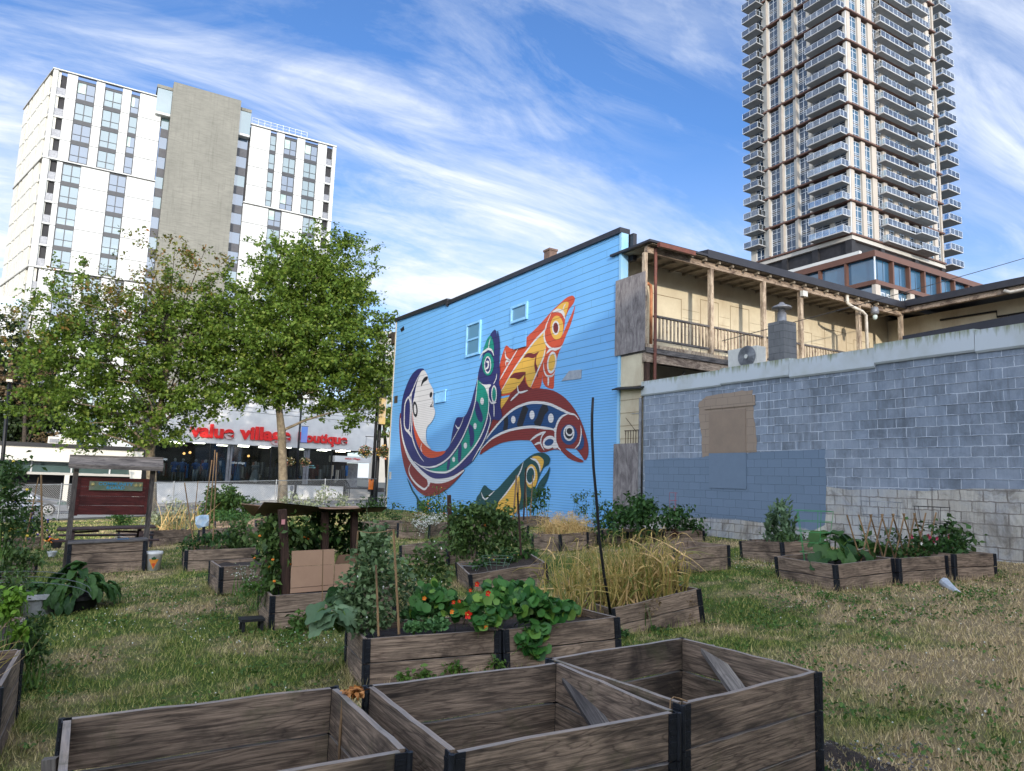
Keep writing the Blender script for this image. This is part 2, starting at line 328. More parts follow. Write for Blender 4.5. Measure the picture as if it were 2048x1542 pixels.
# --- lap siding: paint colour with lap joints (upper courses 0.26 m, lower 0.09 m); gaps and lap shade painted dark into the colour, plus shallow bump steps
def siding(name, c, c2=None, rough=.55):
    m, t, b = newmat(name); g = N(t, 'ShaderNodeNewGeometry'); p = g.outputs['Position']; s = N(t, 'ShaderNodeSeparateXYZ'); LK(t, p, s.inputs[0])
    wob = M_(t, 'MULTIPLY', M_(t, 'SUBTRACT', noise(t, p, .7, 3), .5), .025); z = M_(t, 'ADD', s.outputs[2], wob)
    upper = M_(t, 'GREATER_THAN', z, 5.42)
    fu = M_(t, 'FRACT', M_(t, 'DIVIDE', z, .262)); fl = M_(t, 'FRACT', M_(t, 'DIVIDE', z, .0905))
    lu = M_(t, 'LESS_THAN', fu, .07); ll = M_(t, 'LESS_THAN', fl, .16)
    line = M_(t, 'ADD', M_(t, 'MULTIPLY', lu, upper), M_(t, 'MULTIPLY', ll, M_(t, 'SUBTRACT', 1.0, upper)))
    n1 = noise(t, p, .35, 6, .65); n2 = noise(t, p, 1.0, 6, .75, .2, (1, 5, .5))
    col = MIX(t, RAMP(t, n1, [(.3, 0.0), (.7, 1.0)]), c, c2 or tuple(v*.88 for v in c))
    col = MIX(t, M_(t, 'MULTIPLY', M_(t, 'MULTIPLY', RAMP(t, n2, [(.60, 0.0), (.70, 1.0)]), upper), .22), col, tuple(v*.6+.12 for v in c))
    sc = noise(t, p, 1.0, 6, .8, .3, (1, 1.6, 3)); col = MIX(t, M_(t, 'MULTIPLY', M_(t, 'MULTIPLY', RAMP(t, sc, [(.66, 0.0), (.72, 1.0)]), upper), .6), col, S(150, 160, 170))
    # vertical butt joints, staggered
    row = M_(t, 'FLOOR', M_(t, 'DIVIDE', z, .262)); yy = M_(t, 'ADD', M_(t, 'DIVIDE', s.outputs[1], 3.6), M_(t, 'MULTIPLY', row, .37))
    vj = M_(t, 'MULTIPLY', M_(t, 'LESS_THAN', M_(t, 'FRACT', yy), .004), upper); 
    gap_shade = tuple(v*.22 for v in c); col = MIX(t, M_(t, 'MULTIPLY', M_(t, 'MAXIMUM', line, M_(t, 'MULTIPLY', vj, .6)), M_(t, 'ADD', M_(t, 'MULTIPLY', upper, .2), .55)), col, gap_shade)
    setc(t, b, col); b.inputs['Roughness'].default_value = rough
    h = M_(t, 'ADD', M_(t, 'MULTIPLY', M_(t, 'SUBTRACT', 1.0, fu), upper), M_(t, 'MULTIPLY', M_(t, 'SUBTRACT', 1.0, fl), M_(t, 'SUBTRACT', 1.0, upper)))
    bump(t, b, h, .5, .012); return m
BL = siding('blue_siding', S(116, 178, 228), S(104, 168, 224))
MURAL = [BL]; MUC = {'red': S(126, 42, 40), 'navy': S(44, 46, 104), 'white': S(216, 212, 210), 'green': S(20, 136, 118), 'teal': S(16, 70, 72),
                     'orange': S(200, 78, 46), 'yellow': S(224, 174, 72), 'blue': S(22, 66, 116), 'black': S(26, 26, 36), 'wine': S(112, 34, 38)}
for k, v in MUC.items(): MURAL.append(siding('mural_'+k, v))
MUI = {k: i+1 for i, k in enumerate(MUC)}
def blocks(name, ca, cb_, cm, paint=0.0, bs=.5, off=0.0, dirt=None, mort=.016, ragged=1.0):
    m, t, b = newmat(name); g = N(t, 'ShaderNodeNewGeometry'); p = g.outputs['Position']; s = N(t, 'ShaderNodeSeparateXYZ'); LK(t, p, s.inputs[0])
    rg = M_(t, 'MULTIPLY', M_(t, 'SUBTRACT', noise(t, p, 9, 3), .5), .022*ragged)
    c = N(t, 'ShaderNodeCombineXYZ'); LK(t, M_(t, 'ADD', M_(t, 'ADD', s.outputs[1], rg), off), c.inputs[0]); LK(t, M_(t, 'ADD', s.outputs[2], rg), c.inputs[1])
    br = N(t, 'ShaderNodeTexBrick', offset=.5, inp={'Color1': (0, 0, 0, 1), 'Color2': (1, 1, 1, 1), 'Mortar': (.5, .5, .5, 1), 'Scale': 1.0, 'Mortar Size': mort/2, 'Mortar Smooth': .3, 'Bias': 0.0, 'Brick Width': .405, 'Row Height': .203})
    LK(t, c.outputs[0], br.inputs[0]); fac = br.outputs['Fac']
    f1 = noise(t, p, 1.6, 7, .8, .6, (1, 1, .8)); f2 = noise(t, p, 1.0, 6, .75, 0, (8, 8, 1.4))
    col = MIX(t, br.outputs['Color'], ca, cb_); col = MIX(t, M_(t, 'MULTIPLY', RAMP(t, f2, [(.45, 0.0), (.7, 1.0)]), .5*(1-paint)), col, tuple(v*1.45 for v in cb_))
    col = MIX(t, M_(t, 'MULTIPLY', RAMP(t, f1, [(.48, 0.0), (.66, 1.0)]), .45*(1-paint)), col, tuple(v*.55 for v in ca))
    if ragged > 1.4: col = MIX(t, M_(t, 'MULTIPLY', RAMP(t, noise(t, p, .8, 8, .72, .5), [(.44, 0.0), (.60, 1.0)]), .55), col, S(150, 160, 174)); col = MIX(t, M_(t, 'MULTIPLY', RAMP(t, noise(t, p, 1.0, 7, .75, .3, (5, 5, .45)), [(.52, 0.0), (.66, 1.0)]), .5), col, S(84, 90, 98))
    if dirt: col = MIX(t, M_(t, 'MULTIPLY', RAMP(t, noise(t, p, 1.1, 7, .75, .8), [(.5, 0.0), (.64, 1.0)]), .75), col, dirt)
    brk = RAMP(t, noise(t, p, 2.2, 4, .6, .3), [(.45, 1.0), (.7, .35)])
    col = MIX(t, M_(t, 'MULTIPLY', M_(t, 'MULTIPLY', fac, brk), .85), col, cm)
    setc(t, b, col); b.inputs['Roughness'].default_value = .9
    bump(t, b, M_(t, 'ADD', M_(t, 'MULTIPLY', fac, 1.0), M_(t, 'MULTIPLY', noise(t, p, 30, 5), .5)), bs, .02); return m
MT['block'] = blocks('grey_block', S(102, 112, 124), S(128, 140, 156), S(196, 204, 216), ragged=1.5)
MT['mortar'] = plain('pale_mortar', S(172, 180, 192), S(128, 138, 152), 3, .9)
MT['block_tan'] = blocks('tan_paint_block', S(146, 130, 116), S(150, 134, 119), S(104, 92, 82), .9, .5, mort=.01)
MT['block_grey'] = blocks('slate_paint_block', S(104, 122, 142), S(108, 126, 147), S(74, 88, 104), .95, .5, mort=.009)
MT['block_bare'] = blocks('bare_block', S(168, 162, 152), S(190, 186, 176), S(120, 112, 106), .2, 1.0, .17, S(104, 98, 90), .02, 2.2)
MT['ply_tan'] = plain('tan_painted_ply', S(142, 124, 108), S(132, 116, 102), 3, .7, 0, .4, 20); MT['ply_grey'] = plain('slate_painted_ply', S(106, 124, 144), S(102, 119, 139), 3, .7, 0, .4, 20)
def coping():
    m, t, b = newmat('mossy_flashing'); g = N(t, 'ShaderNodeNewGeometry'); p = g.outputs['Position']; s = N(t, 'ShaderNodeSeparateXYZ'); LK(t, p, s.inputs[0])
    st = noise(t, p, 1.0, 6, .7, .2, (9, 9, .8)); st2 = noise(t, p, .9, 4); top = M_(t, 'ADD', M_(t, 'MULTIPLY', M_(t, 'SUBTRACT', s.outputs[2], 4.6), 1.2), st)
    col = MIX(t, RAMP(t, top, [(.62, 0.0), (.85, 1.0)]), S(182, 190, 196), S(120, 128, 96)); col = MIX(t, M_(t, 'MULTIPLY', RAMP(t, st2, [(.5, 0.0), (.7, 1.0)]), .4), col, S(140, 142, 124))
    setc(t, b, col); b.inputs['Roughness'].default_value = .6; bump(t, b, st, .3, .01); return m
MT['coping'] = coping()
MT['flashing'] = plain('black_metal_flashing', S(52, 52, 58), S(42, 42, 48), 2, .45, .3)
MT['beige'] = plain('beige_painted_board', S(208, 198, 172), S(192, 180, 154), 1.2, .75, 0, .2, 9, dirt=S(168, 148, 120))
MT['beige_line'] = plain('beige_joint', S(150, 132, 106), None, 4, .8)
MT['gutter'] = plain('rusty_brown_gutter', S(112, 62, 46), S(88, 48, 38), 5, .6); MT['pvc'] = plain('white_pipe', S(214, 208, 196), S(186, 178, 164), 4, .5)
MT['orange_pipe'] = plain('rusted_orange_pipe', S(206, 140, 96), S(160, 104, 76), 6, .7); MT['brick_grey'] = blocks('grey_chimney_block', S(96, 98, 100), S(112, 114, 116), S(70, 72, 74), .3, .5)
MT['galv'] = plain('dull_vent_metal', S(138, 140, 144), S(110, 112, 118), 6, .5, .4); MT['ac'] = plain('ac_casing', S(204, 204, 198), S(186, 186, 180), 3, .5)
MT['red_sign'] = plain('red_sign_letters', S(222, 38, 36), S(206, 30, 30), 2, .4); MT['stucco'] = plain('white_stucco', (.66, .655, .64), (.55, .55, .54), 1.1, .85, 0, .3, 20)
MT['asphalt'] = plain('asphalt', (.10, .10, .105), (.075, .075, .08), .8, .9, 0, .5, 40, .01); MT['pave'] = plain('concrete_pavement', (.30, .295, .28), (.24, .235, .225), .9, .9, 0, .4, 25)
MT['lane'] = plain('white_road_paint', (.62, .62, .60), (.45, .45, .43), 3, .8); MT['bark'] = plain('maple_bark', S(146, 132, 108), S(98, 86, 70), 5, .95, 0, 1.0, 14, .05, dirt=S(70, 62, 50))
MT['bark_dark'] = plain('dark_bark', S(74, 64, 52), S(50, 44, 37), 6, .95, 0, .9, 16, .04)
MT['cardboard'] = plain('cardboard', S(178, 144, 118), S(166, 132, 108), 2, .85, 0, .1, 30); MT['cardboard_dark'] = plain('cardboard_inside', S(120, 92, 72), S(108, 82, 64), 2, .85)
MT['brown_metal'] = plain('bronze_cladding', S(98, 66, 52), S(88, 60, 48), .5, .5, .1, 0); MT['tan_panel'] = plain('tan_tower_panel', (.41, .365, .31), (.37, .33, .285), .4, .6, 0, 0)
MT['grey_panel'] = plain('pale_tower_panel', (.44, .42, .38), (.38, .365, .33), .4, .65, 0, 0); MT['slab'] = plain('balcony_slab', (.38, .385, .385), (.33, .335, .335), .5, .7, 0, 0)
MT['soffit'] = plain('tower_soffit', (.32, .32, .32), (.27, .27, .27), .5, .7, 0, 0); MT['mull'] = plain('white_mullion', (.62, .66, .70), None, 1, .4, 0, 0)
MT['rail_glass'] = clear_glass('balcony_glass', (.62, .74, .84), .5); MT['shop_glass'] = clear_glass('shop_glass', (.55, .60, .62), .06)
MT['black_metal'] = plain('black_painted_metal', S(30, 32, 36), S(22, 24, 28), 6, .5, .3); MT['signblue'] = glass('sign_glass', (.02, .10, .18))
# ---------------------------------------------------------------- scattering helpers
def leaves(P, size, D=None, shape='kite', aspect=.62, droop=.25, flat=.5, sizevar=.4):
    """P (n,3) leaf bases; one small bent polygon per leaf -> V, F arrays"""
    n = len(P); th = rng.uniform(0, 2*np.pi, n); el = rng.normal(0, .6, n)-droop
    d = np.stack([np.cos(th)*np.cos(el), np.sin(th)*np.cos(el), np.sin(el)], 1)
    if D is not None: d = d*.7+D; d /= np.linalg.norm(d, axis=1)[:, None]+1e-9
    r = rng.normal(0, 1, (n, 3)); r[:, 2] *= flat; sd_ = np.cross(d, np.cross(r, d)); sd_ = np.cross(d, np.array([0, 0, 1.0])+r*flat); sd_ /= np.linalg.norm(sd_, axis=1)[:, None]+1e-9
    nr = np.cross(sd_, d); s = (size*(1+rng.uniform(-sizevar, sizevar, n)))[:, None]
    if shape == 'kite':
        T = [(0, 0, 0), (.45, aspect/2, .10), (1, 0, -.08), (.45, -aspect/2, .10)]
    elif shape == 'lance':
        T = [(0, 0, 0), (.35, aspect/2, .06), (.75, aspect*.35, 0), (1, 0, -.15), (.75, -aspect*.35, 0), (.35, -aspect/2, .06)]
    elif shape == 'disc':
        T = [(.5+.5*math.cos(a), .5*math.sin(a)*1.0, .07*math.cos(2*a)+.05) for a in np.linspace(0, 2*np.pi, 9)[:-1]]
    elif shape == 'maple':
        T = [(0, 0, 0), (.12, .42, .05), (.42, .22, .02), (.62, .42, .0), (.66, .16, .03), (1, 0, -.08), (.66, -.16, .03), (.62, -.42, 0), (.42, -.22, .02), (.12, -.42, .05)]
    elif shape == 'tri':
        T = [(0, -.5*aspect, 0), (1, 0, 0), (0, .5*aspect, 0)]
    V = np.stack([P+s*(a*d+b_*sd_+c*nr) for a, b_, c in T], 1).reshape(-1, 3); k = len(T)
    return V, np.arange(n*k).reshape(n, k)
def in_ball(n, c, r):
    p = rng.normal(0, 1, (n, 3)); p /= np.linalg.norm(p, axis=1)[:, None]; p *= rng.uniform(0, 1, n)[:, None]**(1/3); return np.asarray(c, float)+p*np.asarray(r, float)
def strips(B, T, w, seg=4, bend=None, taper=True):
    """blades from base B to tip T (n,3) width w with sideways bend vectors"""
    n = len(B); ax = T-B; sd_ = np.cross(ax, rng.normal(0, 1, (n, 3))); sd_ /= np.linalg.norm(sd_, axis=1)[:, None]+1e-9
    bend = np.zeros((n, 3)) if bend is None else bend; V = []
    for i in range(seg+1):
        t = i/seg; c = B+ax*t+bend*(4*t*(1-t))-np.array([0, 0, 1])*0; ww = (w*(1-t*.92 if taper else 1))/2; V += [c-sd_*ww, c+sd_*ww]
    V = np.stack(V, 1); k = 2*(seg+1); base = (np.arange(n)*k)[:, None]; Fq = []
    for i in range(seg): Fq.append(base+np.array([[2*i, 2*i+1, 2*i+3, 2*i+2]]))
    return V.reshape(-1, 3), np.stack(Fq, 1).reshape(-1, 4)
# ================================================================ SETTING
def sheet(name, x0, x1, y0, y1, mat, nx, ny, zf, kind='structure'):
    xs = np.linspace(x0, x1, nx); ys = np.linspace(y0, y1, ny); V = [(x, y, zf(x, y)) for y in ys for x in xs]
    Fc = np.array([[j*nx+i, j*nx+i+1, (j+1)*nx+i+1, (j+1)*nx+i] for j in range(ny-1) for i in range(nx-1)])
    o = link(name, fast_mesh(name, V, Fc, mat, smooth=True)); o['kind'] = kind; return o
def groundmat(name, blade=False):
    m, t, b = newmat(name); g = N(t, 'ShaderNodeNewGeometry'); p = g.outputs['Position']; s = N(t, 'ShaderNodeSeparateXYZ'); LK(t, p, s.inputs[0])
    big = noise(t, p, .55, 6, .62, .5, (1, 1, 0)); med = noise(t, p, 2.6, 5, .65, .3, (1, 1, 0)); fine = noise(t, p, 45, 4, .7)
    # drier lawn towards the open right-hand side, as on the real plot
    bias = M_(t, 'MULTIPLY', M_(t, 'SUBTRACT', M_(t, 'MULTIPLY', s.outputs[0], .75), M_(t, 'MULTIPLY', s.outputs[1], 1.0)), .06)
    bias = M_(t, 'MINIMUM', M_(t, 'MAXIMUM', bias, -.055), .15)
    dry = M_(t, 'ADD', M_(t, 'ADD', M_(t, 'MULTIPLY', big, .75), M_(t, 'MULTIPLY', med, .35)), bias)
    dry = RAMP(t, dry, [(.46, 0.0), (.60, 1.0)])
    if blade:
        r = g.outputs['Random Per Island']; gr = RAMP(t, r, [(0, S(88, 112, 46)), (.6, S(120, 138, 62)), (1, S(160, 156, 86))]); st = RAMP(t, r, [(0, S(152, 138, 98)), (.5, S(198, 174, 134)), (1, S(218, 196, 156))])
        dry = M_(t, 'ADD', M_(t, 'MULTIPLY', dry, .80), M_(t, 'MULTIPLY', r, .22), clamp=True)
    else:
        gr = MIX(t, fine, S(58, 76, 32), S(86, 104, 46)); st = MIX(t, fine, S(116, 102, 78), S(164, 146, 114))
    setc(t, b, MIX(t, dry, gr, st)); b.inputs['Roughness'].default_value = .85; b.inputs['Specular IOR Level'].default_value = .15
    if not blade: bump(t, b, fine, .9, .03)
    return m
MT['lawn'] = groundmat('lawn_ground'); MT['blade'] = groundmat('lawn_blades', True)
sheet('ground', -900, 900, -300, 1500, plain('far_ground', S(92, 92, 84), S(74, 76, 66), .2, .95), 3, 3, lambda x, y: -4.5)
_r = np.random.default_rng(3)
sheet('road', -80, 120, 44.0, 56.3, MT['asphalt'], 60, 8, lambda x, y: GZ(x, y)-.06)
sheet('sidewalk', -80, 120, 38.9, 43.85, MT['pave'], 60, 4, lambda x, y: GZ(x, y)+.07)
sheet('pavement', -80, 120, 56.45, 58.9, MT['pave'], 60, 4, lambda x, y: GZ(x, y)+.07)
for nm, y0, y1 in (('kerb', 43.85, 44.0), ('kerb', 56.3, 56.45)):
    k = MB()
    for i in range(100):
        x = -80+i*2; v = [(x, y0, GZ(x, y0)+.085), (x+2, y0, GZ(x+2, y0)+.085), (x+2, y1, GZ(x+2, y1)+.085), (x, y1, GZ(x, y1)+.085)]; k.prism(v, (0, 0, -.3))
    o = k.build(nm, MT['pave']); o['kind'] = 'structure'
lm = MB()
for yy, dash in ((50.2, 0), (49.95, 0), (47.2, 1), (53.1, 1)):
    for i in range(66):
        x = -80+i*3; x2 = x+(3 if not dash else 1.4)
        lm.add([(x, yy, GZ(x, yy)-.055), (x2, yy, GZ(x2, yy)-.055), (x2, yy+.12, GZ(x2, yy)-.055), (x, yy+.12, GZ(x, yy)-.055)], [(0, 1, 2, 3)])
o = lm.build('lane_marking', MT['lane']); o['kind'] = 'structure'
# ---- unseen buildings added behind the photographer, shaped to keep the garden in shade
for (x0, x1, h, lab) in ((-75, -9, 10.8, 'low tan rendered building added for shade, unseen behind the photographer, left end'), (-8.7, 1.0, 17.0, 'tall tan rendered building added for shade, unseen behind the photographer'), (1.4, 60, 14.4, 'long tan rendered building added for shade, unseen behind the photographer, right end')):
    t = thing('shade_building', lab, 'building', ((x0+x1)/2, -26, -1))
    MB().box(x0, x1, -32, -20, -4, h-.3).build('wall', MT['beige'], t); MB().box(x0-.05, x1+.05, -32.1, -19.9, h-.3, h).build('roof', MT['flashing'], t)
    for k in range(int((x1-x0)/4)):
        for z in np.arange(1.5, h-2, 3.2): MB().box(x0+1+k*4, x0+2.6+k*4, -19.99, -19.93, z, z+1.5).build('window', MT['glass_dark'], t)
# ================================================================ BLUE BUILDING
XB = 14.2; YN = 17.5; YF = 37.1
bb = thing('mural_building', 'old two-storey building with sky blue siding wall and beige rear porches', 'building', (XB, 27, 0))
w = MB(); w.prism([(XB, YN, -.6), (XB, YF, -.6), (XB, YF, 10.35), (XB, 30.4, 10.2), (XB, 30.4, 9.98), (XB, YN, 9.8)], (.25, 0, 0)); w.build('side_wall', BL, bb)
MB().box(14.46, 34, 17.8, 37.0, -.6, 9.6).build('wall', MT['beige'], bb)
# mural ------------------------------------------------------------
U = MB(); lay = [0]
def toW(P, ox, oy, sc): return [onx(ox+x/sc, oy+y/sc, XB)[1:] for x, y in P]
VW = {1: (760, 440, 2.487), 2: (780, 720, 5.318), 3: (960, 580, 5.509), 4: (960, 770, 6.17)}
def shp(v, P, c, sm=True, k=4):
    lay[0] += 1; q = np.array(toW(P, *VW[v])); q = smooth_curve(q, True, k) if sm else q
    x = XB-.004-.0005*lay[0]; U.add([(x, a, b) for a, b in q], [list(range(len(q)))], MUI[c])
def line(v, P, wd, c='white', closed=False, k=5, taper=True):
    lay[0] += 1; q = smooth_curve(np.array(toW(P, *VW[v])), closed, k); n = len(q); x = XB-.004-.0005*lay[0]; V = []
    for i in range(n):
        a = q[(i-1) % n] if closed else q[max(i-1, 0)]; b = q[(i+1) % n] if closed else q[min(i+1, n-1)]; d = b-a; d /= np.linalg.norm(d)+1e-9
        t = i/(n-1); ww = wd/2*(1 if (closed or not taper) else min(1, .25+3*min(t, 1-t))); p = np.array([-d[1], d[0]])*ww; V += [(x, *(q[i]+p)), (x, *(q[i]-p))]
    m = n if closed else n-1
    U.add(V, [[2*i, 2*i+1, (2*i+3) % (2*n), (2*i+2) % (2*n)] for i in range(m)], MUI[c])
def ell(v, c, rx, ry, col, tilt=0, ring=None, rc='white'):
    P = [(c[0]+rx*math.cos(a)*math.cos(tilt)-ry*math.sin(a)*math.sin(tilt), c[1]+rx*math.cos(a)*math.sin(tilt)+ry*math.sin(a)*math.cos(tilt)) for a in np.linspace(0, 2*np.pi, 21)[:-1]]
    if col: shp(v, P, col, True, 2)
    if ring: line(v, P, ring, rc, True, 2)
# orange fish
shp(3, [(1010, 62), (950, 88), (880, 150), (800, 225), (700, 335), (600, 440), (520, 515), (430, 622), (345, 648), (290, 612), (250, 700), (225, 790), (212, 900), (205, 1010), (215, 1150), (300, 1160), (560, 1090), (660, 1085), (690, 940), (690, 1000), (720, 1060), (770, 1085), (812, 1080), (820, 960), (835, 830), (865, 700), (900, 620), (905, 530), (930, 400), (945, 300), (985, 210), (1030, 150), (1047, 100), (1035, 72)], 'orange')
shp(3, [(1050, 165), (1025, 230), (985, 320), (945, 410), (905, 515), (860, 640), (900, 620), (950, 500), (1000, 380), (1035, 260)], 'orange')
shp(3, [(712, 450), (640, 535), (540, 640), (470, 730), (390, 850), (320, 960), (245, 1085), (218, 1140), (330, 1130), (420, 1060), (500, 960), (515, 1020), (560, 1068), (640, 900), (710, 745), (728, 640), (716, 550)], 'yellow')
shp(3, [(216, 1200), (332, 1172), (310, 1230), (270, 1290), (226, 1330)], 'yellow', False)
shp(3, [(480, 748), (520, 700), (560, 695), (600, 702), (650, 680), (615, 735), (580, 752), (530, 742)], 'wine'); shp(3, [(628, 700), (602, 790), (606, 880), (637, 965), (643, 880), (618, 800)], 'wine')
shp(3, [(330, 968), (370, 920), (420, 908), (505, 903), (470, 955), (430, 985), (380, 970)], 'wine'); shp(3, [(505, 900), (498, 1000), (530, 1060), (575, 1090), (480, 1130), (330, 1165), (400, 1080), (470, 1000)], 'wine')
line(3, [(790, 245), (735, 380), (712, 445), (600, 565), (470, 735), (340, 930), (220, 1140)], .085); line(3, [(722, 640), (700, 745), (640, 885), (560, 1075)], .08)
line(3, [(430, 630), (340, 780), (270, 900), (212, 1005)], .08); line(3, [(278, 665), (287, 740), (325, 778), (287, 790), (290, 840)], .09)
shp(3, [(978, 140), (930, 132), (880, 165), (828, 222), (880, 228), (915, 255), (935, 300), (965, 220)], 'yellow'); line(3, [(800, 240), (860, 225), (915, 250), (938, 320)], .13); line(3, [(912, 240), (925, 190), (945, 150)], .05)
ell(3, (850, 415), 72, 132, 'yellow'); ell(3, (838, 417), 34, 68, 'wine', 0, .07)
line(3, [(735, 390), (710, 480), (722, 570), (770, 635), (820, 652), (880, 640), (910, 610)], .09); ell(3, (795, 800), 44, 108, 'yellow', .12, .09)
line(3, [(735, 700), (790, 650), (850, 665)], .1); line(3, [(705, 800), (708, 880), (740, 945), (800, 945), (830, 900)], .07); line(3, [(755, 945), (757, 1000), (755, 1055)], .10)
# red fish
shp(4, [(0, 860), (35, 770), (90, 660), (120, 560), (160, 430), (240, 330), (350, 170), (385, 100), (450, 80), (560, 72), (680, 42), (790, 46), (900, 68), (990, 112), (1080, 185), (1155, 275), (1220, 380), (1270, 490), (1310, 610), (1340, 740), (1342, 840), (1325, 900), (1295, 928), (1255, 870), (1190, 795), (1110, 785), (1060, 785), (1120, 835), (1200, 890), (1275, 930), (1270, 955), (1190, 945), (1100, 905), (1040, 850), (1000, 812), (930, 795), (820, 825), (745, 828), (690, 775), (632, 695), (560, 682), (430, 686), (280, 712), (170, 760), (80, 812)], 'red')
shp(4, [(20, 790), (70, 690), (130, 605), (220, 495), (330, 382), (450, 290), (600, 235), (740, 228), (870, 250), (980, 298), (1095, 350), (1015, 395), (972, 450), (950, 515), (915, 545), (800, 530), (650, 515), (480, 532), (330, 572), (200, 632), (110, 695)], 'blue')
line(4, [(322, 395), (326, 480), (310, 565)], .34, 'black', taper=False); line(4, [(575, 262), (532, 380), (484, 525)], .42, 'black', taper=False); line(4, [(835, 255), (775, 330), (735, 440), (690, 512)], .42, 'black', taper=False)
for c, r in (((416, 428), (27, 46)), ((647, 370), (31, 54)), ((880, 410), (34, 58))): ell(4, c, *r, 'white')
line(4, [(5, 815), (60, 700), (130, 600), (220, 490), (330, 372), (450, 282), (600, 225), (740, 217), (870, 240), (980, 290), (1100, 348), (1175, 368), (1225, 425)], .10)
line(4, [(15, 800), (110, 697), (200, 632), (330, 572), (480, 534), (650, 517), (800, 531), (895, 545), (938, 575)], .10)
line(4, [(1100, 350), (1015, 392), (962, 470), (938, 570), (938, 690), (955, 750), (1005, 808)], .11); shp(4, [(905, 548), (955, 500), (945, 610)], 'white', False); shp(4, [(905, 780), (940, 700), (975, 770)], 'white', True, 3)
ell(4, (1105, 612), 102, 125, 'blue'); ell(4, (1104, 592), 60, 85, 'black', 0, .07); ell(4, (1112, 570), 42, 50, 'black', 0, .06); 
shp(4, [(1262, 600), (1290, 680), (1285, 760), (1245, 800), (1200, 790), (1240, 730)], 'blue'); line(4, [(1250, 500), (1256, 600), (1232, 720), (1175, 788)], .06)
ell(4, (860, 708), 72, 58, 'blue', -.6, .11); line(4, [(818, 580), (772, 630), (758, 720), (800, 808)], .07); line(4, [(625, 688), (715, 620), (820, 575)], .09); line(4, [(680, 738), (725, 718), (762, 716)], .08)
line(4, [(470, 5), (490, 92), (600, 66)], .08); line(4, [(495, 90), (440, 140), (385, 195)], .09)
# green fish at the bottom
shp(4, [(-40, 1420), (0, 1340), (60, 1236), (120, 1280), (200, 1295), (330, 1160), (450, 1030), (560, 930), (640, 868), (720, 836), (800, 840), (858, 878), (872, 925), (850, 980), (790, 1022), (742, 1120), (702, 1230), (682, 1300), (640, 1400), (500, 1542), (-40, 1700)], 'teal')
shp(4, [(870, 1008), (830, 1080), (740, 1200), (680, 1320), (560, 1480), (690, 1410), (780, 1290), (850, 1130)], 'teal')
shp(4, [(485, 1120), (400, 1230), (340, 1330), (240, 1440), (200, 1600), (420, 1600), (510, 1400), (500, 1230)], 'yellow'); line(4, [(545, 945), (490, 1100), (350, 1310), (250, 1430)], .07)
shp(4, [(650, 892), (720, 874), (780, 908), (795, 960), (762, 1060), (745, 1000), (700, 925)], 'yellow'); line(4, [(630, 905), (700, 932), (742, 1000), (752, 1080)], .09)
ell(4, (645, 1130), 74, 150, 'yellow'); ell(4, (632, 1115), 52, 102, 'teal', .1, .06); line(4, [(190, 1305), (120, 1370), (80, 1412), (45, 1385), (25, 1325)], .07)
# dark red belly, navy whale-shaped body and face
shp(2, [(118, 560), (104, 680), (112, 850), (130, 1000), (170, 1180), (222, 1290), (290, 1380), (370, 1442), (450, 1445), (540, 1420), (640, 1350), (720, 1270), (800, 1165), (700, 1200), (560, 1250), (450, 1230), (300, 1100), (200, 950), (160, 750)], 'red')
shp(2, [(188, 1262), (235, 1385), (290, 1480), (300, 1600), (420, 1600), (330, 1500), (300, 1455), (250, 1380), (205, 1285)], 'teal')
line(2, [(118, 620), (135, 800), (170, 930), (205, 1020), (250, 1090), (330, 1180), (400, 1240), (450, 1275), (560, 1285), (680, 1250), (795, 1172)], .26); shp(2, [(380, 1215), (440, 1262), (500, 1285), (440, 1300), (418, 1350), (405, 1290)], 'white')
line(2, [(232, 1098), (208, 1160), (222, 1230), (280, 1310), (350, 1365), (380, 1372), (405, 1345), (420, 1290)], .11)
shp(2, [(345, 90), (290, 105), (230, 170), (175, 290), (142, 400), (126, 520), (124, 640), (142, 800), (180, 940), (235, 1050), (320, 1150), (400, 1220), (470, 1258), (560, 1262), (650, 1242), (740, 1195), (800, 1145), (880, 1080), (960, 960), (1020, 860), (1060, 740), (1090, 640), (1165, 640), (1200, 600), (1180, 470), (1190, 340), (1170, 250), (1180, 120), (1165, -10), (1155, -180), (1135, -310), (1105, -310), (1060, -240), (1010, -120), (985, 0), (955, 100), (935, 210), (900, 340), (860, 480), (800, 600), (722, 612), (690, 680), (668, 780), (645, 900), (590, 970), (520, 1030), (440, 1045), (370, 1015), (305, 920), (262, 780), (245, 620), (250, 480), (280, 300), (330, 180), (370, 108)], 'navy')
shp(3, [(200, 450), (216, 500), (228, 600), (225, 720), (205, 950), (160, 880), (185, 800), (195, 700), (200, 560)], 'navy')
shp(2, [(368, 108), (405, 160), (422, 230), (462, 305), (470, 345), (462, 400), (472, 440), (470, 490), (488, 560), (455, 650), (402, 715), (390, 800), (402, 880), (440, 945), (360, 890), (292, 780), (252, 640), (245, 500), (265, 390), (292, 250), (335, 140)], 'white')
shp(2, [(246, 545), (262, 680), (302, 790), (352, 875), (430, 945), (500, 975), (600, 968), (545, 1020), (440, 1042), (372, 1012), (312, 925), (268, 790), (250, 660)], 'orange'); line(2, [(345, 885), (335, 940), (350, 975)], .08)
shp(2, [(410, 178), (380, 182), (350, 222), (338, 282), (365, 240), (400, 215)], 'black'); ell(2, (443, 370), 14, 30, 'black', .15); line(2, [(466, 425), (455, 470), (436, 495), (472, 488)], .06, 'black'); line(2, [(392, 350), (402, 420), (410, 465)], .1)
ell(2, (275, 525), 26, 84, 'black', -.08); ell(2, (275, 525), 13, 52, 'white', -.08)
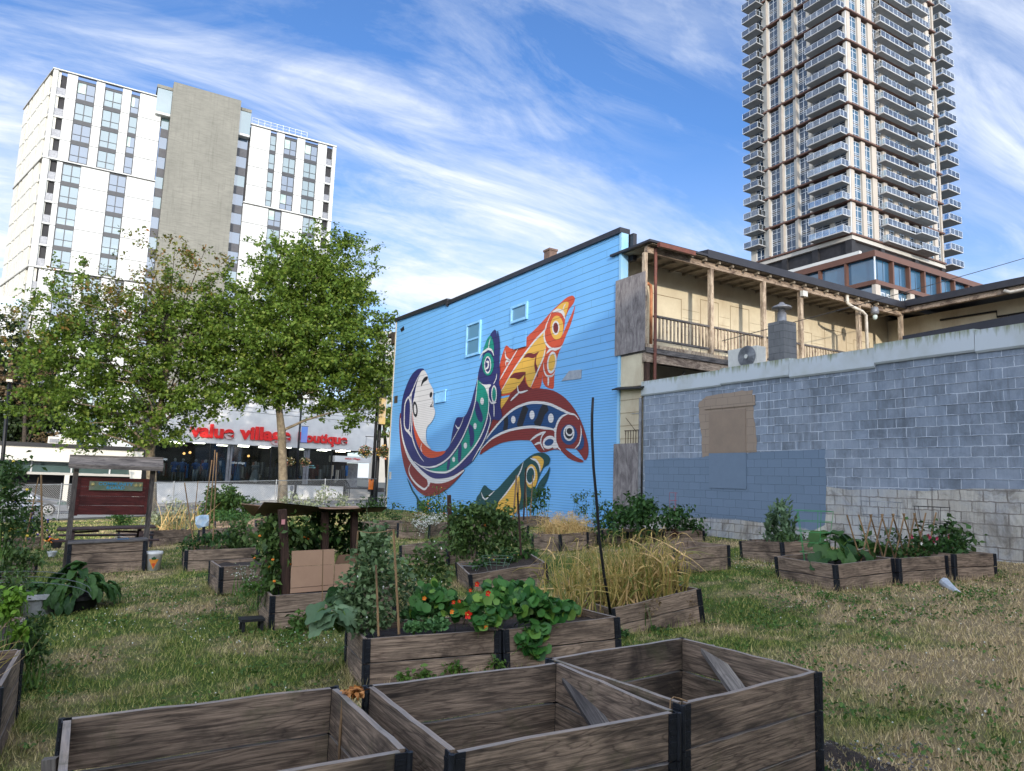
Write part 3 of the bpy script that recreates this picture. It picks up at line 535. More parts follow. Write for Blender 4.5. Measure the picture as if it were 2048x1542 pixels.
line(2, [(202, 400), (168, 470), (160, 600), (162, 700), (188, 752), (215, 730), (224, 600), (224, 450)], .13, 'white', True); line(2, [(352, 108), (300, 200), (258, 300), (232, 380), (238, 520), (242, 640), (238, 780), (268, 900), (318, 1010), (368, 1080)], .11); shp(2, [(180, 755), (222, 760), (240, 830)], 'white', False); shp(2, [(205, 395), (240, 380), (250, 310)], 'white', False)
# green flank
shp(2, [(430, 1165), (520, 1140), (620, 1075), (700, 990), (780, 860), (840, 720), (885, 590), (918, 470), (935, 300), (942, 215), (1000, 265), (1042, 335), (1058, 450), (1050, 560), (1018, 650), (980, 760), (930, 880), (860, 980), (780, 1070), (700, 1140), (600, 1190), (500, 1192)], 'green')
line(2, [(925, 440), (950, 560), (992, 650)], .42, 'navy'); line(2, [(850, 690), (882, 800), (870, 925)], .42, 'navy'); line(2, [(757, 870), (752, 980), (745, 1095)], .34, 'navy'); line(2, [(645, 1040), (620, 1175)], .30, 'navy')
for c, r in (((990, 438), (19, 38)), ((915, 703), (16, 34)), ((812, 910), (18, 32)), ((688, 1058), (15, 28))): ell(2, c, *r, 'white')
line(2, [(268, 1080), (340, 1128), (430, 1142), (520, 1120), (620, 1055), (700, 960), (775, 840), (842, 690), (890, 555), (918, 440), (934, 290), (945, 170)], .09)
line(2, [(265, 1082), (350, 1140), (440, 1182), (560, 1197), (640, 1182), (740, 1112), (860, 985), (940, 875), (1005, 745), (1048, 600), (1062, 450), (1048, 300), (1080, 265)], .09)
shp(2, [(955, 235), (1010, 262), (1085, 262), (1060, 310), (1052, 370), (1020, 290)], 'white', True, 3); line(2, [(800, 590), (765, 690), (705, 800), (655, 890)], .05); line(2, [(705, 690), (730, 725), (755, 715)], .07)
line(2, [(1062, 560), (1080, 640), (1050, 760), (1000, 880), (940, 980), (885, 1075)], .08)
shp(3, [(125, 505), (92, 540), (60, 620), (38, 700), (70, 668), (105, 655), (140, 668), (160, 700), (165, 620), (150, 545)], 'green'); line(3, [(8, 760), (35, 700), (75, 668), (105, 650), (145, 672), (165, 730)], .10); line(3, [(105, 655), (112, 590), (125, 530)], .06)
ell(3, (100, 818), 64, 125, 'green'); ell(3, (97, 827), 33, 86, 'navy', 0, .07); line(3, [(80, 790), (105, 800), (100, 850), (75, 872)], .12)
ell(3, (168, 1150), 26, 88, 'green', 0, .08); line(3, [(110, 1060), (108, 1180), (140, 1245), (195, 1240)], .07); line(3, [(165, 1255), (168, 1320), (168, 1400)], .08); line(3, [(160, 1040), (190, 980), (198, 920)], .06)
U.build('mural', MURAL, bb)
# trim and wall fittings ---------------------------------------------
tr = MB(); tr.prism([(XB-.09, YN-.1, 9.80), (XB-.09, 30.4, 9.98), (XB-.09, 30.4, 10.16), (XB-.09, YN-.1, 9.98)], (.42, 0, 0)); tr.prism([(XB-.11, 30.4, 10.03), (XB-.11, YF+.1, 10.36), (XB-.11, YF+.1, 10.53), (XB-.11, 30.4, 10.28)], (.45, 0, 0)); tr.box(XB-.112, XB+.3, 30.36, 30.5, 9.9, 10.27)
tr.box(XB+.30, XB+.45, 17.2, 17.5, 8.9, 9.8); tr.build('roof_trim', MT['flashing'], bb)
MB().box(XB-.03, XB+.26, YN-.11, YN, -.4, 9.8).build('corner_trim', plain('pale_blue_trim', S(130, 190, 232), S(150, 190, 215), 2), bb)
MB().box(XB-.03, XB+.26, YF, YF+.1, -.8, 10.3).build('corner_trim', MT['beige'], bb)
ev = MB(); ev.box(XB-.1, XB+3, YF+.1, YF+1.1, 9.55, 9.75); ev.box(XB-.1, XB+3, YF+.1, YF+.5, 9.1, 9.55); ev.build('cornice', MT['bark_dark'], bb)
pb = plain('pale_blue_window', S(150, 200, 236), S(120, 184, 230), 2, .5); pg = glass('blue_reflecting_glass', (.16, .38, .58), .25, .5)
def wallwin(px, nm='window', sash=True):
    (x0, y0), (x1, y1) = px; a = onx(x0, y0, XB); b = onx(x1, y1, XB); ya, yb = b[1], a[1]; c = onx((x0+x1)/2, y0, XB)[2]-.12; d = onx((x0+x1)/2, y1, XB)[2]+.1
    f = MB(); t_ = .10
    for (p, q, r, s) in ((ya, yb, c-t_, c), (ya, yb, d, d+t_), (ya, ya+t_, d+t_, c-t_), (yb-t_, yb, d+t_, c-t_)): f.box(XB-.09, XB-.005, p, q, r, s)
    if sash: f.box(XB-.075, XB-.006, ya+t_, yb-t_, (c+d)/2-.04, (c+d)/2+.04)
    o = f.build(nm, pb, bb); MB().box(XB-.035, XB-.007, ya+t_+.002, yb-t_-.002, d+t_+.002, c-t_-.002).build('pane', pg, o); return o
wallwin(((936, 640), (961, 716))); wallwin(((1025, 603), (1056, 648)), sash=False)
a = onx(873, 780, XB); b = onx(893, 803, XB); lv = MB()
for i in range(8): lv.box(XB-.10, XB-.03, b[1]+i*(a[1]-b[1])/8, b[1]+(i+.6)*(a[1]-b[1])/8, b[2], a[2]-.15)
lv.box(XB-.12, XB-.028, b[1]-.05, a[1]+.05, a[2]-.15, a[2]-.08); lv.build('louver', pb, bb)
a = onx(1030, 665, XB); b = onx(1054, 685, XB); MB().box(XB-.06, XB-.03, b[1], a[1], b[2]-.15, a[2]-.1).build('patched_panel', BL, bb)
q = [onx(x, y, XB) for x, y in ((1124, 762), (1139, 742), (1164, 739), (1163, 757))]; pt = MB(); pt.prism([(XB-.006, p[1], p[2]) for p in q], (-.02, 0, 0)); pt.build('bare_patch', plain('unpainted_siding', S(160, 168, 178), S(140, 148, 160), 6, .8), bb)
q = [onx(x, y, XB) for x, y in ((801, 658), (808, 652), (809, 660), (803, 664))]; MB().prism([(XB-.006, p[1], p[2]) for p in q], (-.01, 0, 0)).build('hole', MT['dark'], bb)
q = onx(792, 799, XB); MB().box(XB-.012, XB-.004, q[1]-.25, q[1]+.25, q[2]-.2, q[2]+.2).build('rust_patch', MT['bark_dark'], bb)
q = onx(781, 951, XB); MB().box(XB-.03, XB-.004, q[1]-.13, q[1]+.13, q[2]-.2, q[2]+.2).build('number_plate', MT['pvc'], bb)
# brick chimney stub on the roof
q = onx(1102, 505, XB+.8); ch = MB(); ch.box(XB+.6, XB+.95, q[1]-.2, q[1]+.2, 9.4, q[2]+.02); ch.box(XB+.57, XB+.98, q[1]-.23, q[1]+.23, q[2]+.02, q[2]+.1); ch.build('chimney', plain('old_brick', S(120, 96, 84), S(86, 72, 66), 4, .9), bb)
# rear porch ----------------------------------------------------------
YP = 16.3; pm = MT['post']
pch = bb
MB().box(XB+.02, 34, YP-.1, 17.75, 5.70, 5.86).build('porch_floor', MT['greywood'], pch); MB().box(XB+.02, 29.3, YP-.05, YP+.08, 5.42, 5.70).build('porch_beam', MT['beam'], pch); MB().box(XB+.02, 29.3, YP-.06, YP+.09, 5.87, 5.98).build('floor_edge', MT['post'], pch)
bm_ = MB(); bm_.box(XB+.05, 27.9, YP-.07, YP+.07, 8.84, 9.06); bm_.box(27.70, 27.9, 7.0, YP-.08, 8.95, 9.14); bm_.build('eave_beam', MT['beam'], pch)
rf = MB(); rf.box(XB-.1, 16.6, YP-.35, 17.9, 9.10, 9.17); rf.prism([(16.6, YP-.33, 9.08), (16.6, 17.9, 9.35), (16.6, 17.9, 9.50), (16.6, YP-.33, 9.34)], (17, 0, 0)); rf.build('porch_roof', MT['flashing'], pch)
sf = MB(); sf.box(XB+.05, 27.7, YP-.28, 17.75, 9.07, 9.09)
for i in range(22): sf.box(XB+.5+i*.62, XB+.58+i*.62, YP-.25, 17.75, 8.98, 9.068)
sf.build('soffit', plain('weathered_soffit', S(150, 140, 122), S(110, 100, 88), 4, .85), pch)
for i, (x, y) in enumerate(((215, 120), (532, 230), (785, 295), (965, 345), (1245, 410), (1450, 450))):
    p = ony(1200+x/2.415, 440+y/2.415, YP); X = 27.78 if i == 5 else p[0]+.02; wd = .07 if i else .06
    zb = 5.99
    MB().box(X-wd, X+wd, YP-wd, YP+wd, zb, 8.838).build('post', MT['post'], pch)
MB().box(XB+.08, XB+.2, YP-.06, YP+.06, -.2, 5.41).build('post', MT['brownpost'], pch)
MB().box(16.92, 17.06, YP-.06, YP+.06, 2.0, 5.41).build('post', MT['post'], pch)
segs = [XB+.3, 17.05, 19.6, 21.55, 24.95, 27.7]
for a, b in zip(segs[:-1], segs[1:]):
    a += .1; b -= .1; r = MB(); r.box(a, b, YP-.05, YP+.05, 6.86, 6.92); r.box(a, b, YP-.04, YP+.04, 6.12, 6.18)
    o = r.build('railing', MT['grey_rail'] if 'grey_rail' in MT else MT['greywood'], pch)
    n = int((b-a)/.155); bal = MB()
    for k in range(n): bal.box(a+.05+k*.155, a+.105+k*.155, YP-.02, YP+.02, 6.182, 6.858)
    bal.build('balusters', MT['post'], o)
jn = MB()   # joints of the beige boards and the blocked-up door and window outlines
def frame_line(x0, x1, z0, z1):
    for q in ((x0, x0+.018, z0, z1), (x1-.018, x1, z0, z1), (x0+.018, x1-.018, z1-.02, z1)): jn.box(q[0], q[1], 17.79, 17.797, q[2], q[3])
for x0, x1, z1 in ((15.75, 17.2, 8.15), (18.1, 19.0, 8.3), (19.6, 20.6, 8.3), (21.9, 22.7, 8.0), (23.3, 24.2, 7.9), (25.0, 26.4, 8.2), (26.9, 28.0, 8.0)): frame_line(x0, x1, 5.9, z1)
_x = [14.5, 15.7, 17.25, 18.05, 19.05, 19.55, 20.65, 21.85, 22.75, 23.25, 24.25, 24.95, 26.45, 26.85, 28.05, 29.2]
for a, b in zip(_x[0::2], _x[1::2]):
    for z in (6.3, 6.6, 6.9, 7.2, 7.5, 7.8): jn.box(a, b, 17.79, 17.796, z, z+.008)
jn.build('board_joints', MT['beige_line'], pch)
MB().tube([(15.55, 17.5, 5.9), (15.55, 17.5, 8.1), (15.50, 17.48, 8.28), (15.35, 17.45, 8.32), (15.22, 17.42, 8.22)], .055, 10).build('vent_pipe', MT['orange_pipe'], pch, smooth=True)
MB().box(14.5, 15.45, 17.6, 17.74, 7.42, 7.54).build('shelf', MT['beam'], pch)
MB().tube([(XB+.35, YP-.12, 9.0), (XB+.35, YP-.12, 3.6)], .05, 10).build('downpipe', MT['gutter'], pch); MB().box(XB+.2, 15.9, YP-.48, YP-.35, 8.96, 9.09).build('gutter', MT['gutter'], pch)
MB().tube([(24.0, YP-.2, 9.05), (24.0, YP-.22, 8.75), (24.25, YP-.22, 8.66), (24.9, YP-.22, 8.56), (25.12, YP-.22, 8.45), (25.15, YP-.22, 6.4)], .06, 10).build('downpipe', MT['pvc'], pch, smooth=True)
MB().tube([(27.65, 12.4, 9.05), (27.65, 12.2, 8.95), (27.62, 11.2, 8.95), (27.62, 11.05, 8.85), (27.62, 11.0, 6.0)], .06, 10).build('downpipe', MT['pvc'], pch, smooth=True)
MB().tube([(14.9, 17.0, 5.45), (14.9, 17.0, 4.95), (15.05, 17.0, 4.8), (17.2, 17.0, 4.65)], .05, 8).build('drain_pipe', MT['pvc'], pch, smooth=True)
MB().tube([(16.4, 16.8, 5.4), (15.5, 16.4, 4.7)], .04, 6).build('brace', MT['grey_panel'], pch)
jb = ony(1200+982/2.415, 440+357/2.415, YP-.12); MB().box(jb[0]-.12, jb[0]+.14, YP-.2, YP-.08, jb[2]-.1, jb[2]+.1).build('junction_box', MT['ac'], pch)
# plywood hoardings on the end of the porch
a = onx(1232, 555, XB); MB().box(XB-.06, XB-.035, 16.2, 17.62, 5.75, 8.22).build('plywood_panel', MT['ply'], pch); MB().box(XB-.06, XB-.035, 16.35, 17.6, -.3, 2.95).build('plywood_panel', MT['ply'], pch)
MB().box(XB+.02, XB+.10, 16.4, 17.45, 2.4, 5.7).build('end_wall', MT['beige'], pch)
for z in (3.1, 3.5, 3.9, 4.3, 4.7): MB().box(XB+.008, XB+.018, 16.42, 17.44, z, z+.012).build('board_joint', MT['beige_line'], pch)
tp = MB(); tp.prism([(XB-.25, 16.2, 4.55), (XB-.25, 17.5, 4.62), (XB+.2, 17.5, 4.78), (XB+.2, 16.2, 4.7)], (0, 0, .04)); tp.build('torn_roofing', MT['dark'], pch)
gr = MB()
for i in range(6): gr.bar((XB+.0, 16.5+i*.12, 2.95), (XB+.0, 16.5+i*.12, 3.35), .012)
gr.bar((XB, 16.45, 3.35), (XB, 17.15, 3.35), .015); gr.bar((XB, 16.6, 3.3), (XB, 17.1, 3.75), .01); gr.build('window_grille', MT['brownpost'], pch)
# wing on the right -------------------------------------------------------
wg = MB(); wg.box(29.3, 34, -2, 17.79, -.5, 9.1); wg.build('wing_wall', MT['beige'], bb)
wr = MB(); wr.prism([(27.55, -2, 9.15), (34, -2, 9.5), (34, -2, 9.65), (27.55, -2, 9.40)], (0, YP+1.9, 0)); wr.build('wing_roof', MT['flashing'], bb)
for y in (11.3, 6.5, 2.0): MB().box(27.72, 27.88, y-.07, y+.07, 4, 8.94).build('wing_post', MT['post'], bb); MB().box(27.6, 29.3, -2, YP-.1, 5.7, 5.86).build('wing_floor', MT['greywood'], bb)
cp = MB(); cp.tube([(29.2, 15.5, 8.75), (29.2, 13.4, 8.72), (29.2, 13.4, 8.5), (29.2, 4, 8.45)], .04, 6); cp.build('conduit', MT['dark'], bb)
for (y0, y1, z0) in ((10.2, 12.0, 8.05), (13.0, 14.5, 8.05), (7.2, 9.0, 8.05)):
    k = MB(); k.box(29.28, 29.298, y0, y1, z0, z0+.015); k.box(29.28, 29.298, y1, y1+.015, z0-.9, z0); k.box(29.28, 29.298, y0-.015, y0, z0-.9, z0); k.build('blocked_window_outline', MT['beige_line'], bb)
# lamp under the eave corner
q = ony(1200+1327/2.415, 440+435/2.415, YP-.3); lt = thing('security_lamp', 'grey dome security lamp hanging at the inner corner of the porch eave', 'lamp', (q[0], YP-.3, q[2]))
MB().lathe((q[0], YP-.3, q[2]-.12), [(.02, .26), (.12, .22), (.15, .08), (.15, -.02), (.10, -.06)], 14).build('lamp_hood', MT['galv'], lt, smooth=True); MB().lathe((q[0], YP-.3, q[2]-.33), [(.05, .14), (.09, .1), (.08, 0), (.04, -.05)], 12).build('lamp_glass', MT['blind'], lt, smooth=True); MB().tube([(q[0], YP-.3, q[2]+.12), (q[0]+.2, YP-.1, q[2]+.3)], .03, 6).build('bracket', MT['dark'], lt)
# ================================================================ GREY BLOCK BUILDING
gb = thing('block_building', 'low grey concrete block building with mossy white flashing and paint patches', 'building', (XB+6, 9, 0))
MB().box(XB, XB+.2, -3, 16.28, -.3, 4.6).build('wall', MT['block'], gb); MB().box(XB+.2, 27.4, -3, 16.2, -.3, 4.45).build('roof', plain('tar_roof', S(70, 70, 72)), gb)
cpg = MB(); ys = [16.34, 13.2, 11.05, 8.9, 6.9, 4.5, 2, -3]
for i in range(len(ys)-1):
    a, b = ys[i], ys[i+1]; dz = [0, .03, -.02, .05, .02, .06, .05][i]; dx = [0, -.012, .004, -.015, -.004, -.018, 0][i]
    cpg.prism([(XB-.03+dx, a-.004, 4.36+dz), (XB-.06+dx, a-.004, 4.40+dz), (XB-.04+dx, a-.004, 4.80+dz), (XB+.3, a-.004, 4.83+dz), (XB+.3, a-.004, 4.36+dz)], (0, b-a+.008, 0))
cpg.build('flashing', MT['coping'], gb)
def patch(name, P, off, mat, sm=False):
    q = np.array([onx(x, y, XB)[1:] if len(p_) == 2 else p_[1:] for p_ in P for x, y in [p_[:2]]]); pm_ = MB(); pm_.add([(XB-off, a, b) for a, b in q], [list(range(len(q)))]); return pm_.build(name, mat, gb)
def rough_edge(P, amp=1.2, n=5):
    out = []
    for i in range(len(P)):
        a = np.array(P[i], float); b = np.array(P[(i+1) % len(P)], float)
        for k in range(n): out.append(tuple(a+(b-a)*k/n+(rng.normal(0, amp, 2) if k else 0)))
    return out
patch('slate_paint', rough_edge([(1289, 920), (1404, 914), (1513, 905), (1651, 898), (1652, 940), (1653, 975), (1650, 1048), (1626, 1060), (1590, 1052), (1540, 1046), (1480, 1038), (1385, 1034), (1292, 1030)], .9), .004, MT['block_grey'])
patch('tan_paint', rough_edge([(1398, 806), (1412, 793), (1470, 784), (1506, 780), (1507, 830), (1512, 860), (1514, 904), (1419, 911), (1405, 915), (1404, 880), (1398, 835)], .9), .007, MT['block_tan'])
bp = [onx(x, y, XB) for x, y in ((1653, 975), (1700, 978), (1760, 980), (1850, 980), (1950, 979), (2048, 976))]
lo = [(p[1], -.3) for p in bp]; P_ = [(p[1], p[2]+(-1)**i*.02) for i, p in enumerate(bp)]+[(-3, bp[-1][2]), (-3, -.3), (16.27, -.3)]
low = [onx(x, y, XB) for x, y in ((1292, 1031), (1385, 1036), (1480, 1040), (1540, 1048), (1590, 1054), (1626, 1062), (1650, 1050))]
P_ += [(16.27, low[0][2])]+[(p[1], p[2]) for p in low]
MB().add([(XB-.0035, a, b) for a, b in P_], [list(range(len(P_)))]).build('bare_block_course', MT['block_bare'], gb)
# ragged mortar squeezed out of the bed joints, standing a few millimetres proud
sl0 = onx(1652, 900, XB)[1]; slz = onx(1560, 903, XB)[2]; t0, t1, tz = onx(1514, 850, XB)[1], onx(1398, 850, XB)[1], onx(1450, 785, XB)[2]; bz = onx(1850, 980, XB)[2]
for ci in range(8, 22):
    z = ci*.203; m = MB(); y = -2.0
    while y < 16.1:
        L = rng.uniform(.15, 1.1)
        skip = z < bz+.03 or (y+L > sl0 and z < slz+.03) or (y+L > t0 and y < t1 and z < tz) or rng.random() < .22
        if not skip:
            n = max(2, int(L/.045)); k0 = len(m.V)
            for j in range(n+1):
                yy = y+L*j/n; h0, h1, d = rng.uniform(.002, .012), rng.uniform(.001, .010), rng.uniform(.004, .016)*(0 if j in (0, n) else 1)+.001
                m.V += [(XB-.0005, yy, z-h0), (XB-d, yy, z-h0*.4), (XB-d, yy, z+h1*.4), (XB-.0005, yy, z+h1)]
            for j in range(n):
                for q_ in range(3): m.F.append([k0+4*j+q_, k0+4*j+q_+1, k0+4*j+q_+5, k0+4*j+q_+4]); m.I.append(0)
        y += L
    if m.V: m.build('mortar_bead', MT['mortar'], gb)['kind'] = 'stuff'
a = onx(1419, 820, XB); b = onx(1493, 905, XB); c = onx(1419, 968, XB)
MB().box(XB-.028, XB-.010, b[1], a[1], b[2], a[2]-.05).build('boarded_window', MT['ply_tan'], gb); MB().box(XB-.027, XB-.010, b[1], a[1], c[2]-.1, b[2]-.003).build('boarded_window', MT['ply_grey'], gb)
MB().box(XB-.035, XB-.008, b[1]-.3, a[1]+.15, a[2]+.02, a[2]+.28).build('lintel', MT['block_tan'], gb)
MB().tube([(XB-.08, 16.33, .2), (XB-.08, 16.33, 4.3)], .045, 8).build('downpipe', MT['galv'], gb)
lb = MB(); a = onx(2048, 625, 17.2); b = onx(1805, 672, 17.2); lb.prism([(17.2, a[1]-6, 4.4), (17.2, b[1], 4.4), (17.2, b[1], b[2]), (17.2, a[1]-6, a[2]+.15)], (.3, 0, 0)); lb.build('roof_upstand', MT['flashing'], gb)
cx = 16.5; p0 = onx(1539, 652, cx); p1 = onx(1590, 652, cx); yc = (p0[1]+p1[1])/2; hw = abs(p0[1]-p1[1])/2*.62
cs = thing('block_chimney', 'grey block chimney with metal vent cowl on the low roof', 'chimney', (cx, yc, 4.45)); zt = p0[2]-.05
MB().box(cx-hw, cx+hw, yc-hw, yc+hw, 4.45, zt).build('stack', MT['brick_grey'], cs); MB().prism([(cx-hw, yc-hw, zt), (cx+hw, yc-hw, zt), (cx+hw, yc+hw, zt), (cx-hw, yc+hw, zt)], (0, 0, .06)).build('cap', MT['brick_grey'], cs)
MB().lathe((cx, yc, zt+.06), [(.16, 0), (.13, .06), (.12, .30)], 16).build('flue', MT['galv'], cs, smooth=True); MB().lathe((cx, yc, zt+.36), [(.10, 0), (.10, .12), (.28, .12), (.26, .17), (.10, .24), (.05, .30)], 18).build('cowl', MT['galv'], cs, smooth=True)
p0 = onx(1476, 710, 15.6); p1 = onx(1540, 700, 15.6); 
au = thing('air_conditioner', 'white air conditioning unit with round fan beside the block chimney', 'air conditioner', (15.3, (p0[1]+p1[1])/2, 4.45)); y0, y1 = p1[1]+.1, p0[1]
MB().box(15.2, 15.55, y0, y1, 4.62, onx(1500, 698, 15.4)[2]+.02).build('casing', MT['ac'], au)
fz = onx(1494, 713, 15.2)[2]-.0; fy = onx(1494, 713, 15.2)[1]; fan = MB()
for k in range(9):
    r = .07+.027*k; n = 20; ppts = [(15.165, fy+r*math.cos(2*math.pi*i/n), fz+r*math.sin(2*math.pi*i/n)) for i in range(n+1)]; fan.tube(ppts, .005, 4)
fan.build('fan_grille', MT['steel'], au); MB().tube([(15.195, fy, fz), (15.19, fy, fz)], .30, 24).build('fan', MT['galv'], au); MB().tube([(15.16, fy, fz), (15.15, fy, fz)], .06, 14).build('fan_hub', MT['ac'], au)
ft = MB(); ft.box(15.22, 15.5, y0+.05, y0+.12, 4.45, 4.62); ft.box(15.22, 15.5, y1-.12, y1-.05, 4.45, 4.62); ft.build('feet', MT['dark'], au)
# ================================================================ WHITE APARTMENT TOWER
ZB = [53.9, 41.5, 26.8, 17.45, 5.7, -2.6]
YW = 107.8
wt = thing('apartment_tower', 'white panelled apartment tower with grey concrete core rising behind the thrift store', 'tower', (10, 112, -2.5))
MB().box(-8.6, 4.3, YW+.5, 122, -2.5, 53.5).build('building_body', MT['recess'], wt); MB().box(14.6, 29.2, YW+.5, 122, -2.5, 53.3).build('building_body', MT['recess'], wt)
MB().box(5.36, 14.45, 106.5, 116, -2.5, 56.15).build('concrete_core', MT['concrete'], wt)
FH = 2.94
_wc = {}
def win_unit(wd, x, z, y, blind=0):
    """window with frame and pane, copied per width"""
    key = (round(wd, 1), blind)
    if key not in _wc:
        f = MB(); h = FH; 
        for q in ((0, wd, 0, .32), (0, wd, h-.28, h), (0, .09, .32, h-.28), (wd-.09, wd, .32, h-.28)): f.box(q[0], q[1], 0, .16, q[2], q[3])
        if wd > 1.5: f.box(wd*.5-.05, wd*.5+.05, .02, .15, .32, h-.28)
        f.box(.09, wd-.09, .03, .14, 1.15, 1.22)
        fo = f.build('window', MT['frame_dark'], wt, frame=Matrix.Translation((x, y, z)))
        po = MB().box(.09, wd-.09, .08, .12, .32, h-.28).build('pane', MT['glass_teal'] if not blind else MT['glass_blue'], fo, frame=Matrix.Translation((x, y, z)))
        if blind == 2: MB().box(.09, wd*.5-.05, .075, .079, 1.22, h-.28).build('blind', MT['blind'], fo, frame=Matrix.Translation((x, y, z)))
        _wc[key] = fo; return fo
    c = copy_tree(_wc[key], wt); c.location = (x, y, z); 
    c.matrix_basis = wm(wt).inverted()@Matrix.Translation((x, y, z)); return c
rr = random.Random(5)
def facade(cols, z1, z0, y, topgap=.0):
    """cols: list of (x0, x1, kind)"""
    n = max(1, int(round((z1-topgap-z0)/FH))); fh = (z1-topgap-z0)/n
    for x0, x1, k in cols:
        wh = MB()
        if k == 'w':
            zz_ = z0+.12
            for i in range(n):
                zt = z0+(i+1)*fh; zt = z1-.1 if i == n-1 else zt
                wh.box(x0, x1, y, y+.45, zz_, zt-.07); zz_ = zt
        elif k == 'g':
            for i in range(n): win_unit(x1-x0, x0, z0+i*fh+.02, y+.16, rr.choice([0, 0, 1, 2]))
        elif k == 'o':
            for i in range(n):
                MB().box(x0, x1, y+.05, y+.5, z0+i*fh, z0+i*fh+.22).build('balcony_edge', MT['white_paint'], wt)
                MB().box(x0+.02, x1-.02, y+.12, y+.15, z0+i*fh+.25, z0+i*fh+1.25).build('balcony_glass', MT['galv'], wt)
        elif k == 'p': wh.box(x0, x1, y-.06, y+.45, z0+.1, z1-.1)
        if wh.V: wh.build('cladding', MT['white_paint'], wt)
facade([(-8.85, -8.35, 'p'), (-8.33, -7.3, 'o'), (-7.28, -6.1, 'w'), (-6.08, -3.94, 'g'), (-3.92, -2.89, 'w'), (-2.87, -.76, 'g'), (-.74, .31, 'w'), (.33, 1.38, 'g'), (1.40, 3.10, 'w'), (3.12, 4.21, 'w')], ZB[0], ZB[1], YW, .65)
facade([(16.36, 17.6, 'w'), (17.62, 19.18, 'w'), (19.2, 20.13, 'g'), (20.15, 21.28, 'w'), (21.3, 23.22, 'g'), (23.24, 24.43, 'w'), (24.45, 26.48, 'g'), (26.5, 27.88, 'w'), (27.9, 28.8, 'o'), (28.82, 29.35, 'p')], ZB[0]-.35, ZB[1]-.3, YW, .55)
lowL = [(-8.85, -8.15, 'p'), (-8.13, -7.27, 'o'), (-7.25, -6.64, 'w'), (-6.62, -4.53, 'g'), (-4.51, -2.84, 'w'), (-2.82, -1.23, 'w'), (-1.21, .84, 'g'), (.86, 3.0, 'w'), (3.02, 4.32, 'w')]
lowR = [(16.15, 17.7, 'w'), (17.72, 19.78, 'w'), (19.8, 21.74, 'g'), (21.76, 23.4, 'w'), (23.42, 24.95, 'w'), (24.97, 26.92, 'g'), (26.94, 27.9, 'w'), (27.92, 28.8, 'o'), (28.82, 29.35, 'p')]
altL = [(-8.85, -8.35, 'p'), (-8.33, -7.8, 'o'), (-7.78, -6.03, 'w'), (-6.01, -3.9, 'g'), (-3.88, -2.88, 'w'), (-2.86, -.79, 'g'), (-.77, .8, 'w'), (.82, 1.9, 'g'), (1.92, 4.3, 'w')]
altR = [(16.3, 18.9, 'w'), (19.2, 20.13, 'g'), (20.15, 21.28, 'w'), (21.3, 23.22, 'g'), (23.24, 24.43, 'w'), (24.45, 26.48, 'g'), (26.5, 27.88, 'w'), (27.9, 28.8, 'o'), (28.82, 29.35, 'p')]
facade(lowL, ZB[1], ZB[2], YW); facade(lowR, ZB[1]-.3, ZB[2]-.2, YW); facade(altL, ZB[2], ZB[3], YW); facade(altR, ZB[2]-.2, ZB[3], YW); facade(lowL, ZB[3], ZB[4], YW); facade(lowR, ZB[3], ZB[4], YW); facade(altL, ZB[4], ZB[5], YW)
for z in ZB[:4]:
    bd = MB(); bd.box(-8.95, 4.35, YW-.18, YW+.4, z-.05, z+.10).build('floor_band', MT['white_paint'], wt); bd = MB(); bd.box(16.1, 29.4, YW-.18, YW+.4, z-.4 if z > 50 else z-.33, z-.2 if z > 50 else z-.15).build('floor_band', MT['white_paint'], wt)
nf = int(53/FH)
for sx0, sx1, nm in ((4.36, 5.34, 'l'), (14.47, 16.08, 'r')):
    for i in range(nf):
        z = 51.2-(i+1)*FH
        o = MB().box(sx0, sx1, YW+.3, YW+.45, z, z+1.25).build('spandrel', MT['dark_panel'], wt) if i > -1 else None
        o = MB().box(sx0, sx1, YW+.36, YW+.42, z+1.26, z+FH-.02).build('corridor_window', MT['glass_blue'] if rr.random() < .6 else MT['glass_teal'], wt)
        if i > 13: break
for sx0, sx1 in ((3.45, 5.34), (14.47, 16.1)):
    MB().box(sx0, sx1, 107.2, 112, 51.5, 55.0).build('penthouse_glass', MT['glass_teal'], wt); MB().box(sx0-.1, sx1, 107.1, 112.1, 55.0, 55.45).build('penthouse_roof', MT['concrete'], wt); MB().box(sx0, sx1, 107.15, 108.2, 51.15, 51.48).build('penthouse_ledge', MT['white_paint'], wt)
rl = MB()
for i in range(10): rl.bar((16.4+i*.92, YW+.2, 53.6), (16.4+i*.92, YW+.2, 54.75), .05)
rl.bar((16.4, YW+.2, 54.75), (24.7, YW+.2, 54.75), .06); rl.bar((16.4, YW+.2, 54.3), (24.7, YW+.2, 54.3), .04); rl.build('roof_railing', MT['mull'], wt)
